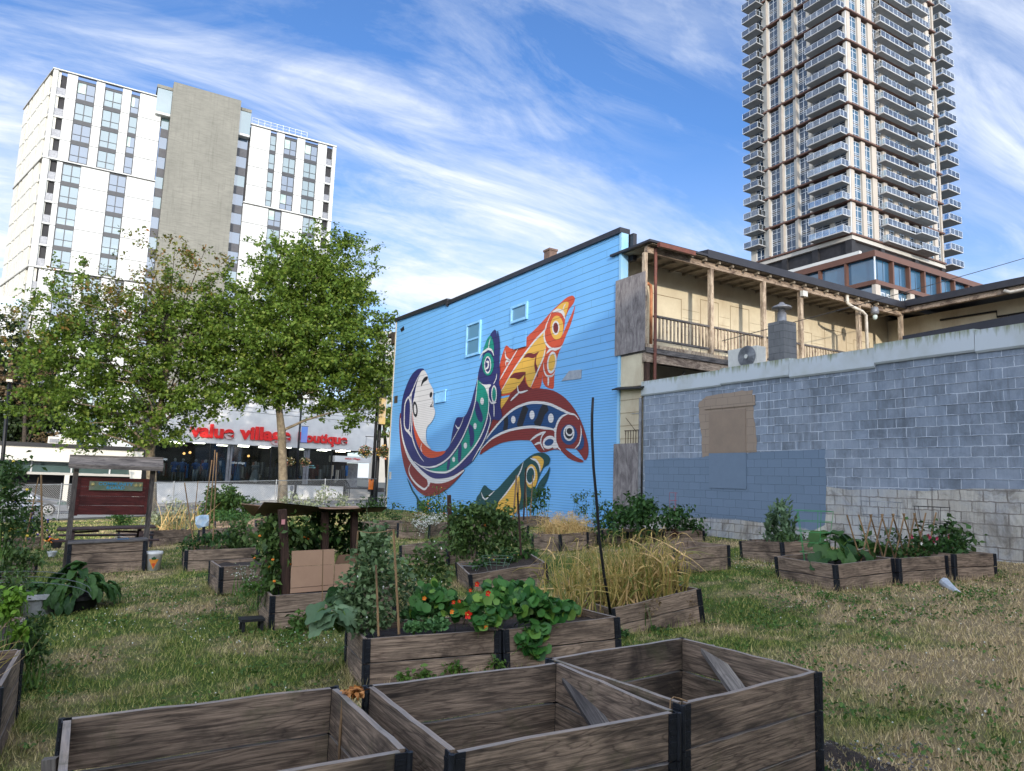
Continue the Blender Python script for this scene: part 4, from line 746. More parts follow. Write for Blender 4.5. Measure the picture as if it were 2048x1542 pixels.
# angled left flank
dv = Vector((-4.35, 15.6, 0)).normalized(); FL = FR((-8.86, YW+.02, 0), dv)
lf = MB(); LEN = 16.2
pl = [(.0, .45, 0, 1), (.5, 1.9, .5, 2), (1.95, 3.2, .0, 0), (3.25, 4.6, .0, 0), (4.65, 5.1, .6, 3), (5.15, 7.6, -.05, 0), (7.65, 8.1, .6, 3), (8.15, 9.3, 0, 0), (9.35, 11.0, .0, 0), (11.05, 11.5, .6, 3), (11.55, 12.9, 0, 0), (12.95, 13.7, .6, 3), (13.75, 16.2, 0, 0)]
dk = MB()
for zi in range(len(ZB)-1):
    z1, z0 = ZB[zi], ZB[zi+1]; n = max(1, int(round((z1-z0)/FH))); fh = (z1-z0)/n
    for a, b, dep, k in pl:
        if k in (0, 1):
            for i in range(n): lf.box(a, b, .02+dep, .9+dep, z0+.1+i*fh, z0+(i+1)*fh-(.03 if i < n-1 else .12))
        if k == 2:
            for i in range(n): lf.box(a, b, .1, .8, z0+i*fh, z0+i*fh+.25); dk.box(a, b, .2, .24, z0+i*fh+.3, z0+i*fh+1.2)
        if k == 3:
            for i in range(n): dk.box(a, b, .4, .5, z0+i*fh, z0+i*fh+1.1)
# outward side is local -Y? (Z x X) -> choose frame so that positive y points into the building
m_in = FL
def fl_build(mb, nm, mat):
    V = [(v[0], -v[1], v[2]) for v in mb.V]; mb.V = V; return mb.build(nm, mat, wt, frame=FL)
fl_build(lf, 'flank_cladding', MT['cream_panel']); fl_build(dk, 'flank_balcony_glass', MT['galv'])
mb_ = MB(); mb_.box(.3, 16.0, .5, 8, -2.5, 53.6); fl_build(mb_, 'flank_wall', MT['recess'])
for z in ZB[:4]: mb_ = MB(); mb_.box(-.05, 16.3, -.12, .7, z-.06, z+.08); fl_build(mb_, 'floor_band', MT['grey_panel'])
# small podium balcony at the far left
MB().box(-14, -8.9, 106, 112, -2.5, 21.0).build('side_block', MT['white_paint'], wt)
sr = MB(); sr.box(-14, -8.9, 105.96, 106.0, 22.0, 22.06)
for i in range(8): sr.box(-14+i*.7, -13.96+i*.7, 105.96, 106.0, 21.0, 22.0)
sr.build('terrace_railing', MT['mull'], wt); MB().box(-13.9, -9.0, 105.97, 105.99, 21.05, 22).build('terrace_glass', MT['rail_glass'], wt)
# ================================================================ TAN RESIDENTIAL TOWER
tt = thing('residential_tower', 'tall tan and bronze residential tower with glass balconies over a glazed podium', 'tower', (123, 80, 0))
TX, TY, XE, YE = 109.2, 72.0, 137.9, 93.6; Z0 = 45.5; NF = 11; ZT = Z0+6*NF
MB().box(TX+.4, XE-.3, TY+.4, YE-.2, 40, ZT).build('building_body', MT['recess'], tt)
_tw = {}
def tunit(wd, side, pos, z, tone=0):
    """double-storey window bay (frame + pane); side 0 faces the street front (-Y), 1 faces left (-X)"""
    key = (round(wd, 1), side, tone); rot = Matrix.Rotation(R_(-90), 4, 'Z') if side else Matrix.Identity(4)
    base = Matrix.Translation((TX+.22, pos, z) if side else (pos, TY+.22, z))@rot
    if key not in _tw:
        f = MB(); h = 5.3
        for q in ((0, .08), (wd-.08, wd), (wd*.5-.04, wd*.5+.04)): f.box(q[0], q[1], 0, .1, 0, h)
        for z_ in (0, .75, 2.1, 2.45, 2.85, 3.2, 4.5, h-.08): f.box(.08, wd-.08, .01, .09, z_, z_+.07)
        o = f.build('window', MT['mull'], tt, frame=base); MB().box(.02, wd-.02, .05, .08, .02, h).build('pane', MT[('tower_glass', 'podium_glass', 'tower_glass')[tone]], o, frame=base)
        MB().box(.08, wd-.08, .035, .049, 2.52, 2.85).build('spandrel', MT['frame_dark'], o, frame=base); _tw[key] = o; return
    c = copy_tree(_tw[key], tt); c.matrix_basis = wm(tt).inverted()@base
def fin(mb, side, a, b, z, dep=.45):
    if side: mb.box(TX-dep*.3, TX+.5, a, b, z+.35, z+5.95)
    else: mb.box(a, b, TY-dep*.3, TY+.5, z+.35, z+5.95)
finL = MB(); finF = MB(); bandm = MB(); lit = MB()
for k in range(NF):
    z = Z0+6*k
    for a, wd, tn in ((88.75, 2.25, 0), (85.45, 2.2, 1), (82.2, 2.1, 0), (92.4, 2.0, 2), (79.3, 3.1, 2), (75.3, 2.7, 0)): tunit(wd, 1, a, z+.4, tn if k % 3 else 0)
    if k: continue
    for a, b in ((109.35, 110.3), (112.5, 113.6), (115.6, 117.0), (118.9, 120.0), (122.0, 123.2), (125.2, 126.4), (128.4, 129.6), (131.6, 132.9), (134.9, 136.0), (137.4, 137.9)):
        mb = MB(); [fin(mb, 0, a, b, Z0+6*j) for j in range(NF)]; mb.build('pilaster', MT['tan_panel'], tt)
    for a, b, dp in ((88.75, 89.6, .45), (85.45, 86.5, .45), (82.2, 83.2, .45), (79.3, 80.0, .45), (75.3, 76.1, .45), (92.4, 93.6, .2), (89.62, 90.4, .1), (72.0, 72.6, .2)):
        mb = MB(); [fin(mb, 1, a, b, Z0+6*j, dp) for j in range(NF)]; mb.build('pilaster', MT['grey_panel'], tt)
    for a in (88.75, 85.45, 82.2):
        mb = MB(); [mb.box(TX-.55, TX-.14, a, a+.18, Z0+6*j+.5, Z0+6*j+5.9) for j in range(NF)]; mb.build('fin_edge', MT['tan_panel'], tt)
for k in range(NF):
    z = Z0+6*k
    for a, wd, tn in ((110.25, 2.3, 1), (113.6, 2.0, 1), (117.0, 1.9, 0), (120.0, 2.0, 1), (123.2, 2.0, 0), (126.4, 2.0, 1), (129.6, 2.0, 0), (132.9, 2.0, 1), (136.0, 1.4, 0)): tunit(wd, 0, a, z+.4, tn)
    bandm.box(TX-.5, TX+.6, TY-.4, 92, z+.02, z+.30); bandm.box(TX+.6, XE+.05, TY-.5, TY+.6, z+.02, z+.30)
bandm.build('bronze_band', MT['brown_metal'], tt)
MB().box(TX-.03, TX+.12, TY-.03, TY+.12, Z0, ZT).build('corner_strip', MT['mull'], tt)
def balcony(x0, x1, y0, y1, lab=None):
    """slab with glass railing on its outer sides; built once then copied up the tower"""
    base = Matrix.Translation((x0, y0, 0)); w_, d_ = x1-x0, y1-y0
    s = MB().box(0, w_, 0, d_, -.18, 0).build('balcony', MT['slab'], tt, frame=base)
    MB().box(.03, w_-.03, .03, d_-.03, -.195, -.182).build('soffit', MT['soffit'], s, frame=base)
    r = MB(); n = max(2, int(w_/1.3)); m = max(1, int(d_/1.3))
    for i in range(n+1): r.box(i*(w_-.05)/n, i*(w_-.05)/n+.05, 0, .05, .001, 1.1)
    for sx in (0, w_-.05):
        for j in range(1, m+1): r.box(sx, sx+.05, j*(d_-.05)/m, j*(d_-.05)/m+.05, .001, 1.1)
    r.box(.05, w_-.05, .01, .04, 1.06, 1.1); r.box(.01, .04, .05, d_, 1.06, 1.1); r.box(w_-.04, w_-.01, .05, d_, 1.06, 1.1); ro = r.build('railing', MT['mull'], s, frame=base)
    g = MB(); g.box(.06, w_-.06, .015, .03, .05, 1.05); g.box(.015, .03, .06, d_, .05, 1.05); g.box(w_-.03, w_-.015, .06, d_, .05, 1.05); g.build('glass_panel', MT['rail_glass'], ro, frame=base)
    return s, base
stacks = [(107.0, 109.05, 72.05, 78.9), (107.0, 109.05, 89.9, 93.6), (117.4, 131.6, 70.45, 71.85), (138.0, 142.2, 70.5, 74.5)]
for si, st in enumerate(stacks):
    s, base = balcony(*st)
    z0 = Z0+(.35 if si in (0, 2) else .0) if si != 1 else Z0+2.9
    for k in range(21):
        c = s if k == 0 else copy_tree(s, tt)
        c.matrix_basis = wm(tt).inverted()@Matrix.Translation((0, 0, z0+3.0*k))@base
# second row of deeper ends on the long balconies
s = MB().box(0, 5.5, 0, 1.1, -.21, -.02).build('balcony', MT['slab'], tt, frame=Matrix.Translation((126.0, 69.3, 0)))
r = MB()
for i in range(6): r.box(i*1.09, i*1.09+.05, 0, .04, 0, 1.1)
r.box(0, 5.5, 0, .04, 1.06, 1.1); ro = r.build('railing', MT['mull'], s, frame=Matrix.Translation((126.0, 69.3, 0))); MB().box(.05, 5.45, .01, .025, .05, 1.05).build('glass_panel', MT['rail_glass'], ro, frame=Matrix.Translation((126.0, 69.3, 0)))
for k in range(21):
    c = s if k == 0 else copy_tree(s, tt); c.matrix_basis = wm(tt).inverted()@Matrix.Translation((126.0, 69.3, Z0+.35+3*k))
# base with recessed dark floor
MB().box(TX-.2, XE+.2, TY-.2, YE, 44.75, 45.44).build('transfer_slab', MT['grey_panel'], tt)
MB().box(TX+2, XE-.5, TY+2, YE, 38, 44.7).build('recessed_floor', MT['glass_dark'], tt)
for y in (72.0, 78.6, 85.2): MB().box(TX-.1, TX+1.0, y-.0, y+1.2, 38, 44.74).build('column', MT['recess'], tt)
for x in (117.5, 128, 137): MB().box(x, x+1.1, TY-.1, TY+1, 38, 44.74).build('column', MT['recess'], tt)
for y in (74.5, 81): MB().box(TX+1.9, TX+1.98, y, y+2.4, 41.2, 43.4).build('terrace_door', MT['mull'], tt)
PX0, PY0 = 105.9, 66.0; 
MB().box(PX0+1.0, 141, PY0+1.0, 96, 20, 40.2).build('podium_body', MT['recess'], tt)
pz = MB(); pz.box(PX0-.2, 141.5, PY0-.2, PY0+1.4, 39.5, 40.5); pz.box(PX0-.2, PX0+1.4, PY0+1.4, 97, 39.5, 40.5); pz.box(PX0-.2, 141.5, PY0-.2, PY0+1.2, 34.9, 35.6); pz.box(PX0-.2, PX0+1.2, PY0+1.2, 97, 34.9, 35.6)
pz.box(PX0+1.4, 141, PY0+1.4, 96.5, 39.9, 40.3)
for x in (110.9, 115.6, 120.1, 124.9, 129.5, 134.2, 138.8): pz.box(x-.18, x+.18, PY0-.1, PY0+.9, 35.6, 39.5)
for y in (71.15, 76.1, 81.0, 86, 91): pz.box(PX0-.1, PX0+.9, y-.18, y+.18, 35.6, 39.5)
pz.build('bronze_frame', MT['brown_metal'], tt); MB().box(PX0-.05, PX0+.12, PY0-.05, PY0+.12, 35.6, 39.5).build('corner_strip', MT['mull'], tt)
MB().box(PX0-.1, PX0+.5, PY0+2.5, 84.5, 40.55, 41.1).build('terrace_upstand', MT['white_paint'], tt)
MB().box(PX0+.6, 141, PY0+.6, PY0+.7, 35.6, 39.5).build('podium_glass', MT['podium_glass'], tt); MB().box(PX0+.6, PX0+.7, PY0+.7, 96, 35.6, 39.5).build('podium_glass', MT['podium_glass'], tt)
MB().box(PX0+.6, 141, PY0+.62, PY0+.72, 26, 34.9).build('podium_glass', MT['signblue'], tt); MB().box(PX0+.62, PX0+.72, PY0+.72, 96, 26, 34.9).build('podium_glass', MT['signblue'], tt)
for x in [105.9+i*1.55 for i in range(1, 23)]: MB().box(x-.03, x+.03, PY0+.56, PY0+.598, 35.6, 39.5).build('mullion', MT['frame_dark'], tt)
pf = MB()
for x in (110.9, 115.6, 120.1, 124.9, 129.5): pf.box(x-.15, x+1.1, PY0-.1, PY0+.55, 27, 34.9)
pf.box(PX0-.1, PX0+1.2, PY0-.1, PY0+.55, 27, 34.9); pf.build('lower_pilaster', MT['tan_panel'], tt)
mull = MT['mull']
q = ony(1540+1020/4.655, 480+525/4.655, PY0+.55); text('podium_lettering', 'NITURE\n HOME', 1.15, mull, FR((107.25, PY0+.57, q[2]), (1, 0, 0))@Matrix.Rotation(R_(90), 4, 'X'), tt, .02, .01)
q = ony(1540+1215/4.655, 480+608/4.655, PY0+.55); text('podium_lettering', 'INIC', 2.0, mull, FR((112.2, PY0+.57, q[2]), (1, 0, 0))@Matrix.Rotation(R_(90), 4, 'X'), tt, .02, 0)
q = onx(1540+900/4.655, 480+540/4.655, PX0+.5); text('podium_lettering', '1 A', 2.1, mull, FR((PX0+.58, q[1]+4.0, q[2]), (0, -1, 0))@Matrix.Rotation(R_(90), 4, 'X'), tt, .02, 0)
# distant pale tower seen between the tree and the blue wall
dt = thing('distant_tower', 'small pale distant apartment tower peeping between the maple and the blue wall', 'tower', (60, 175, 0))
q = onx(775, 670, 60); 
q = ony(774, 662, 170); q2 = ony(788, 662, 170); MB().box(q[0]-.5, q2[0]+2, 170, 176, 0, q[2]).build('building_body', MT['grey_panel'], dt)
for i in range(9): MB().box(q[0]-.2, q2[0]+1.5, 169.9, 169.98, q[2]-1.8-i*3, q[2]-.6-i*3).build('window', MT['glass_teal'], dt)
# ================================================================ STREET AND SHOPS
YS = 59.0
def X_at(px, py, Y=YS): return ony(px, py, Y)[0]
def Z_at(px, py, Y=YS): return ony(px, py, Y)[2]
def fit_text(name, s, x0, x1, z0, z1, Y, mat, parent, depth=.08, bold=.03):
    o = text(name, s, 1.0, mat, Matrix.Identity(4), None, depth, bold); me = o.data
    co = np.array([v.co[:] for v in me.vertices]); lo, hi = co.min(0), co.max(0)
    for v in me.vertices:
        v.co.x = (v.co.x-lo[0])/(hi[0]-lo[0])*(x1-x0); v.co.y = (v.co.y-lo[1])/(hi[1]-lo[1])*(z1-z0)
    o.parent = parent; fr = Matrix.Translation((x0, Y, z0))@Matrix.Rotation(R_(90), 4, 'X'); o.matrix_basis = wm(parent).inverted()@fr; return o
ss = thing('thrift_store', 'white stucco thrift store with red letters and wide shop window', 'shop', (12, YS+5, -1))
XL, XR = X_at(300, 940), X_at(742, 940); zs = .72; zf = 3.72; XE2 = X_at(684, 980)
MB().box(XL, XR, YS-.35, YS+.35, zf, 7.4).build('fascia', MT['stucco'], ss); MB().box(XL, XR, YS+.35, YS+14, 4.1, 7.3).build('roof', MT['recess'], ss)
MB().box(XL, XE2, YS-.3, YS, -1.6, zs).build('low_wall', MT['stucco'], ss); MB().box(XL, XE2, YS-.34, YS+.25, zs, zs+.07).build('sill', MT['dark'], ss)
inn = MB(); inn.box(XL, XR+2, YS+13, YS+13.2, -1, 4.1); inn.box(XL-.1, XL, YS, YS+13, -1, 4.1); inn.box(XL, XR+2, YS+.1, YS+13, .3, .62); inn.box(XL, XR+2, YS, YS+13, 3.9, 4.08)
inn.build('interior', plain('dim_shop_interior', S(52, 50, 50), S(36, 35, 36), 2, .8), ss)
MB().box(XL, X_at(663, 940), YS+.10, YS+.13, zs+.07, zf).build('shop_window', MT['shop_glass'], ss)
for px in (419, 541, 663): MB().box(X_at(px, 930)-.05, X_at(px, 930)+.05, YS+.03, YS+.18, zs+.07, zf).build('mullion', MT['black_metal'], ss)
for a, b in ((453, 458), (459, 463), (607, 612), (613, 618)): MB().box(X_at(a, 930), X_at(b, 930), YS-.02, YS+.24, zs+.07, zf).build('pillar', MT['galv'], ss)
lampm = plain('ceiling_tube', (.9, .85, .7), emit=(1.0, .88, .66, 24.0), bstr=0)
for i in range(9):
    for j in range(3):
        if (i+j) % 4 == 3: continue
        MB().box(XL+1.0+i*1.75+j*.5, XL+1.9+i*1.75+j*.5, YS+1.3+j*3, YS+1.4+j*3, 3.82, 3.88).build('ceiling_light', lampm, ss)
wl = plain('amber_bulb', (.9, .5, .2), emit=(1.0, .5, .15, 3.0), bstr=0)
for px, py in ((368, 907), (380, 905), (497, 912)):
    q = ony(px, py, YS+1.6); MB().ball(q, .1, 8, 6).build('pendant_lamp', wl, ss)
red = MT['red_sign']
a = [X_at(x, 870) for x in (377, 466, 477, 579, 594, 692)]
zl = Z_at(470, 880, YS-.5); 
fit_text('sign_lettering', 'value', a[0], a[1], zl+.05, zl+1.12, YS-.42, red, ss, .07, .045); fit_text('sign_lettering', 'village', a[2], a[3], zl-.22, zl+1.15, YS-.42, red, ss, .07, .045); fit_text('sign_lettering', 'Boutique', a[4], a[5], zl-.12, zl+.95, YS-.42, red, ss, .07, .04)
wt_ = plain('window_lettering', S(206, 214, 214), bstr=0)
fit_text('window_lettering', 'value village', X_at(463, 925), X_at(490, 925), Z_at(476, 929), Z_at(476, 923), YS+.06, wt_, ss, .004, .01); fit_text('window_lettering', 'value village', X_at(309, 918), X_at(335, 918), Z_at(320, 921), Z_at(320, 915), YS+.06, wt_, ss, .004, .01)
fit_text('window_lettering', 'thrift\nproud', X_at(617, 933), X_at(631, 933), Z_at(624, 937), Z_at(624, 930), YS+.06, plain('teal_window_letter', S(150, 210, 210), bstr=0), ss, .004, .01)
# entrance at the right with canopy sign and steps
cs0, cs1 = X_at(666, 918), X_at(738, 924); zc = Z_at(700, 918)
MB().box(cs0, cs1, YS-.5, YS+1.2, zc-.28, zc+.22).build('canopy', MT['stucco'], ss); fit_text('canopy_lettering', 'value village', X_at(686, 920), X_at(716, 921), zc-.1, zc+.1, YS-.52, red, ss, .01, .01)
st = MB()
for i in range(5): st.box(XE2+.3, XE2+2.2, YS-1.3+i*.3, YS+2, -.35+i*.17, -.18+i*.17)
st.build('steps', MT['pave'], ss); hr = MB()
for i in range(4): hr.bar((XE2+.25, YS-1.2+i*.45, -.3+i*.2), (XE2+.25, YS-1.2+i*.45, .75+i*.2), .05)
hr.bar((XE2+.25, YS-1.3, .72), (XE2+.25, YS+.3, 1.42), .05); hr.build('handrail', MT['black_metal'], ss)
MB().box(XE2+.9, XE2+1.9, YS+1.9, YS+2, .6, 2.7).build('door', MT['galv'], ss)
# shop goods ----------------------------------------------------------
skin = plain('mannequin_white', S(205, 205, 205), bstr=0); cl = [plain('cloth_%d' % i, c, tuple(v*.7 for v in c), 9, .9, 0, .2) for i, c in enumerate((S(64, 130, 220), S(108, 152, 222), S(88, 140, 218), S(60, 126, 226), S(206, 214, 222), S(176, 120, 110), S(40, 54, 80), S(130, 60, 56), S(96, 104, 116)))]
def mannequin(px, lab, top, bot, skirt=False, long_=False):
    x = X_at(px, 945, YS+.5); y = YS+.5; zb = zs+.02; t = thing('mannequin', lab, 'mannequin', (x, y, zb), 0, 'mannequins in the shop window')
    b = MB(); b.tube([(x-.08, y, zb), (x-.10, y, zb+.45), (x-.08, y, zb+.85), (x, y, zb+.98)], [.05, .055, .085, .12], 8); b.tube([(x+.12, y-.05, zb), (x+.10, y, zb+.45), (x+.08, y, zb+.85), (x, y, zb+.98)], [.05, .055, .085, .12], 8)
    b.tube([(x, y, zb+.95), (x, y, zb+1.15), (x, y, zb+1.42), (x, y, zb+1.52)], [.15, .12, .17, .06], 10)
    b.tube([(x-.17, y, zb+1.42), (x-.25, y, zb+1.15), (x-.2, y-.08, zb+.92)], [.05, .04, .03], 6); b.tube([(x+.17, y, zb+1.42), (x+.27, y, zb+1.15), (x+.24, y-.1, zb+.9)], [.05, .04, .03], 6); b.ball((x, y, zb+1.64), .10, 10, 7, (1, 1, 1.25)); b.build('body', skin, t, smooth=True)
    c = MB()
    if long_: c.lathe((x, y, zb), [(.42, .12), (.36, .5), (.24, .9), (.15, 1.1)], 14, 0); c.lathe((x, y, zb), [(.15, 1.1), (.2, 1.4), (.12, 1.5)], 12, 0); c.ball((x-.2, y, zb+1.38), .11, 8, 5); c.ball((x+.2, y, zb+1.38), .11, 8, 5)
    else:
        c.lathe((x, y, zb), [(.17, .98), (.15, 1.15), (.2, 1.42), (.09, 1.51)], 14, 0); c.tube([(x-.18, y, zb+1.44), (x-.24, y, zb+1.22)], [.08, .07], 8); c.tube([(x+.18, y, zb+1.44), (x+.26, y, zb+1.22)], [.08, .07], 8)
        if skirt: c.lathe((x, y, zb), [(.23, .72), (.19, .95), (.17, 1.05)], 14, 0)
    c.build('clothes', top, t, smooth=True)
    if bot: MB().tube([(x-.09, y, zb+.12), (x-.10, y, zb+.45), (x-.07, y, zb+.97)], [.09, .09, .13], 8).tube([(x+.13, y-.04, zb+.12), (x+.10, y, zb+.45), (x+.07, y, zb+.97)], [.09, .09, .13], 8).build('trousers', bot, t, smooth=True)
mannequin(348, 'mannequin in plain blue dress, leftmost in the shop window', cl[0], None, True); mannequin(364, 'mannequin in pale blue blouse and skirt beside the blue dress', cl[1], None, True)
mannequin(390, 'mannequin in blue shirt and pale grey trousers', cl[2], cl[4]); mannequin(410, 'mannequin in bright blue top, right end of the group of four', cl[3], None); mannequin(510, 'mannequin in long white patterned dress with puff sleeves', cl[4], None, long_=True)
rk = thing('clothes_racks', 'rows of clothes on rails filling the shop behind the window', 'clothes', (XL+8, YS+3, .7)); rk['kind'] = 'stuff'
g = MB(); rr = random.Random(11)
for row, y in ((0, YS+2.0), (1, YS+3.6), (2, YS+6)):
    x = XL+(4.2 if row == 0 else .6)
    while x < XE2+1:
        h = rr.uniform(.7, 1.15); w_ = rr.uniform(.05, .16); zt = .72+rr.choice([1.35, 1.4, 1.75]); g.box(x, x+w_, y-.2, y+.2, zt-h, zt, rr.choice([5, 6, 7, 8, 8, 6, 4, 0])); x += w_+rr.uniform(.02, .12)
        if rr.random() < .06: x += .9
g.build('garments', cl, rk)
# ---- cream building to the left ----------------------------------------
cb2 = thing('cream_shop', 'low cream building with dark recessed front left of the thrift store', 'shop', (-2, YS+4, -1)); x0 = -9.0; x1 = X_at(286, 920)
zr = Z_at(130, 893); zc0 = Z_at(130, 924); zg = Z_at(130, 944)
MB().box(x0, x1, YS, YS+12, zr-.1, zr+.18).build('roof', MT['black_metal'], cb2); MB().box(x0, x1, YS+.1, YS+.5, zc0, zr-.1).build('fascia', MT['cream_panel'], cb2)
MB().box(x0, x1-.6, YS+1.2, YS+1.3, zg-.05, zc0).build('clerestory_window', MT['glass_teal'], cb2); MB().box(x0, x1, YS+.15, YS+1.3, zg-.22, zg-.06).build('canopy', MT['grey_panel'], cb2); MB().box(x0, x1, YS+2.6, YS+3, -1.7, zg-.2).build('back_wall', MT['recess'], cb2)
MB().box(X_at(126, 980), X_at(136, 980), YS+.1, YS+.6, -1.7, zg-.22).build('column', MT['cream_panel'], cb2); MB().prism([(x1-.9, YS+.1, zc0), (x1, YS+.1, zc0), (x1, YS+.1, -1.7), (x1-.25, YS+.1, -1.7)], (0, .6, 0)).build('buttress', MT['cream_panel'], cb2)
for k in range(5): MB().box(x0+.8+k*2.4, x0+.9+k*2.4, YS+1.15, YS+1.19, zg-.05, zc0).build('mullion', MT['mull'], cb2)
q = ony(94, 894, YS+3); q1 = ony(152, 894, YS+3); ru = thing('rooftop_unit', 'cream air handling box on the roof of the low shop', 'air conditioner', ((q[0]+q1[0])/2, YS+3, q[2])); MB().box(q[0], q1[0], YS+3, YS+4.5, zr+.1, zr+.75).build('casing', MT['cream_panel'], ru); MB().box(q[0]+.1, q[0]+.7, YS+2.97, YS+2.998, zr+.3, zr+.6).build('grille', MT['galv'], ru)
# ---- car ------------------------------------------------------------
xw = ony(97, 1015, 46.0)[0]; zg = GZ(xw, 46)-.06; xn = xw+.88; car = thing('parked_car', 'silver sedan car on the road behind the chain-link fence', 'car', (xn-2.25, 46.7, zg), 0)
prof = [(0, .28), (-.02, .55), (-.12, .72), (-.5, .84), (-1.15, .93), (-1.55, 1.10), (-2.0, 1.34), (-2.45, 1.44), (-3.0, 1.42), (-3.5, 1.26), (-3.95, 1.04), (-4.35, .98), (-4.5, .85), (-4.52, .5), (-4.45, .28)]
V = []; ny = [(-.86, 1.0), (-.9, 1.0), (0, 1.0), (.9, 1.0)]
rows = []
for yy, kz in ((0.0, .93), (.10, 1.0), (1.66, 1.0), (1.76, .93)):
    rows.append([(xn+x, 45.85+yy+(.16 if (z > .95 and yy < .5) else (-.16 if (z > .95 and yy > 1) else 0)), zg+.28+(z-.28)*kz) for x, z in prof])
n = len(prof); V = [p for r in rows for p in r]; Fc = []
for r in range(3):
    for i in range(n-1): Fc.append([r*n+i, r*n+i+1, (r+1)*n+i+1, (r+1)*n+i])
Fc += [list(range(n))[::-1], list(range(3*n, 4*n))]+[[0, n, 2*n, 3*n], [n-1, 2*n-1, 3*n-1, 4*n-1][::-1]]
paint = plain('silver_car_paint', S(138, 142, 150), S(128, 132, 140), 1, .28, .6, 0); b = MB(); b.add(V, Fc); b.build('body', paint, car, smooth=False)
gw = MB(); gw.prism([(xn-1.42, 45.93, zg+.93), (xn-1.95, 46.0, zg+1.28), (xn-2.5, 46.0, zg+1.36), (xn-3.3, 46.0, zg+1.30), (xn-3.75, 45.93, zg+.98)], (0, -.04, 0)); gw.build('side_window', MT['glass_dark'], car)
for wx in (xw, xw-2.65):
    t_ = MB().lathe((0, 0, 0), [(.22, 0), (.32, .0), (.33, .06), (.33, .16), (.31, .2), (.2, .2)], 22).build('wheel', MT['dark'], car, frame=Matrix.Translation((wx, 45.98, zg+.33))@Matrix.Rotation(R_(90), 4, 'X'), smooth=False)
    rim = MB(); rim.lathe((0, 0, 0), [(.02, .17), (.06, .17), (.06, .14)], 12)
    for k in range(7): a_ = 2*math.pi*k/7; rim.bar((.04*math.cos(a_), .04*math.sin(a_), .19), (.21*math.cos(a_), .21*math.sin(a_), .19), .055, .03)
    n_ = 22
    for k in range(n_): a_ = 2*math.pi*k/n_; c_ = 2*math.pi*(k+1)/n_; rim.bar((.215*math.cos(a_), .215*math.sin(a_), .19), (.215*math.cos(c_), .215*math.sin(c_), .19), .03, .03)
    rim.build('rim', plain('alloy_rim', S(210, 212, 214), None, 3, .3, .7, 0), t_, frame=Matrix.Translation((wx, 45.98, zg+.33))@Matrix.Rotation(R_(90), 4, 'X'))
MB().box(xn-.5, xn-.08, 45.84, 45.87, zg+.6, zg+.75).build('headlight', MT['glass_teal'], car); MB().box(xn-3.9, xn-.5, 45.835, 45.85, zg+.36, zg+.42).build('side_trim', MT['steel'], car)
# ---- poles, banners, baskets ------------------------------------------------
def stick(name, lab, cat, p0, p1, r, mat, r2=None): t = thing(name, lab, cat, p0); MB().tube([p0, p1], [r, r2 or r*.7], 10).build('pole', mat, t, smooth=True); return t
def basket(c, lab, seed):
    t = thing('hanging_basket', lab, 'flower basket', c, 0, 'hanging baskets on the street lamps'); MB().lathe((c[0], c[1], c[2]-.25), [(.05, 0), (.22, .1), (.28, .25)], 12).build('basket', MT['bark_dark'], t)
    P = in_ball(500, c, (.42, .42, .36)); V, F_ = leaves(P, .09); link('foliage', fast_mesh('foliage', V-np.array(c), F_, LM['bush']), t)
    P = in_ball(160, c, (.44, .44, .38)); V, F_ = leaves(P, .09, shape='disc'); link('flowers', fast_mesh('flowers', V-np.array(c), F_, leafm('basket_flowers', S(210, 110, 120), S(226, 196, 90), S(230, 226, 222), trans=0)), t); MB().tube([(c[0], c[1], c[2]+.2), (c[0], c[1], c[2]+.9)], .012, 4).build('chain', MT['dark'], t)
LM = dict(maple=leafm('maple_leaf', S(78, 104, 38), S(108, 132, 50), S(134, 146, 64), trans=.4), maple_dry=leafm('dry_maple_leaf', S(88, 104, 44), S(124, 118, 58), S(146, 98, 60), trans=.3), bush=leafm('bush_leaf', S(46, 74, 36), S(78, 104, 52)),
          conifer=leafm('conifer_leaf', S(36, 50, 30), S(54, 70, 38), trans=.1), brown=leafm('brown_leaf', S(110, 92, 66), S(132, 112, 80)), laurel=leafm('laurel_leaf', S(84, 124, 36), S(130, 168, 60), trans=.3),
          tomato=leafm('tomato_leaf', S(56, 84, 44), S(96, 120, 62)), deep=leafm('deep_green_leaf', S(40, 72, 36), S(72, 106, 52), rough=.5), pea=leafm('pea_leaf', S(82, 108, 70), S(122, 146, 100)), nast=leafm('nasturtium_leaf', S(42, 88, 40), S(70, 118, 50), S(116, 148, 58), rough=.5, trans=.12),
          kale=leafm('kale_leaf', S(62, 104, 62), S(104, 144, 86)), brassica=leafm('brassica_leaf', S(84, 112, 80), S(122, 148, 112), rough=.5), straw=leafm('dry_stalk', S(196, 162, 104), S(220, 186, 128), S(150, 146, 70), trans=.15), garlic=leafm('garlic_leaf', S(104, 120, 54), S(192, 166, 98), S(232, 194, 142), trans=.2),
          weed=leafm('lawn_weed', S(58, 92, 38), S(94, 124, 56)), white=leafm('white_petal', S(214, 216, 208), S(232, 230, 224), trans=0), red=leafm('red_petal', S(186, 20, 22), S(210, 44, 26), S(230, 110, 40), trans=0), orange=leafm('orange_petal', S(226, 96, 26), S(236, 140, 50), trans=0),
          yellow=leafm('yellow_petal', S(232, 190, 40), S(240, 214, 90), trans=0), purple=leafm('purple_petal', S(86, 66, 160), S(110, 90, 180), trans=0), pink=leafm('pink_petal', S(200, 50, 90), S(214, 80, 120), trans=0), silver=leafm('silvery_leaf', S(120, 130, 104), S(158, 164, 132)), dead=leafm('dead_leaf', S(116, 84, 52), S(150, 112, 72), trans=0), lettuce=leafm('red_lettuce_leaf', S(64, 36, 36), S(84, 56, 44)))
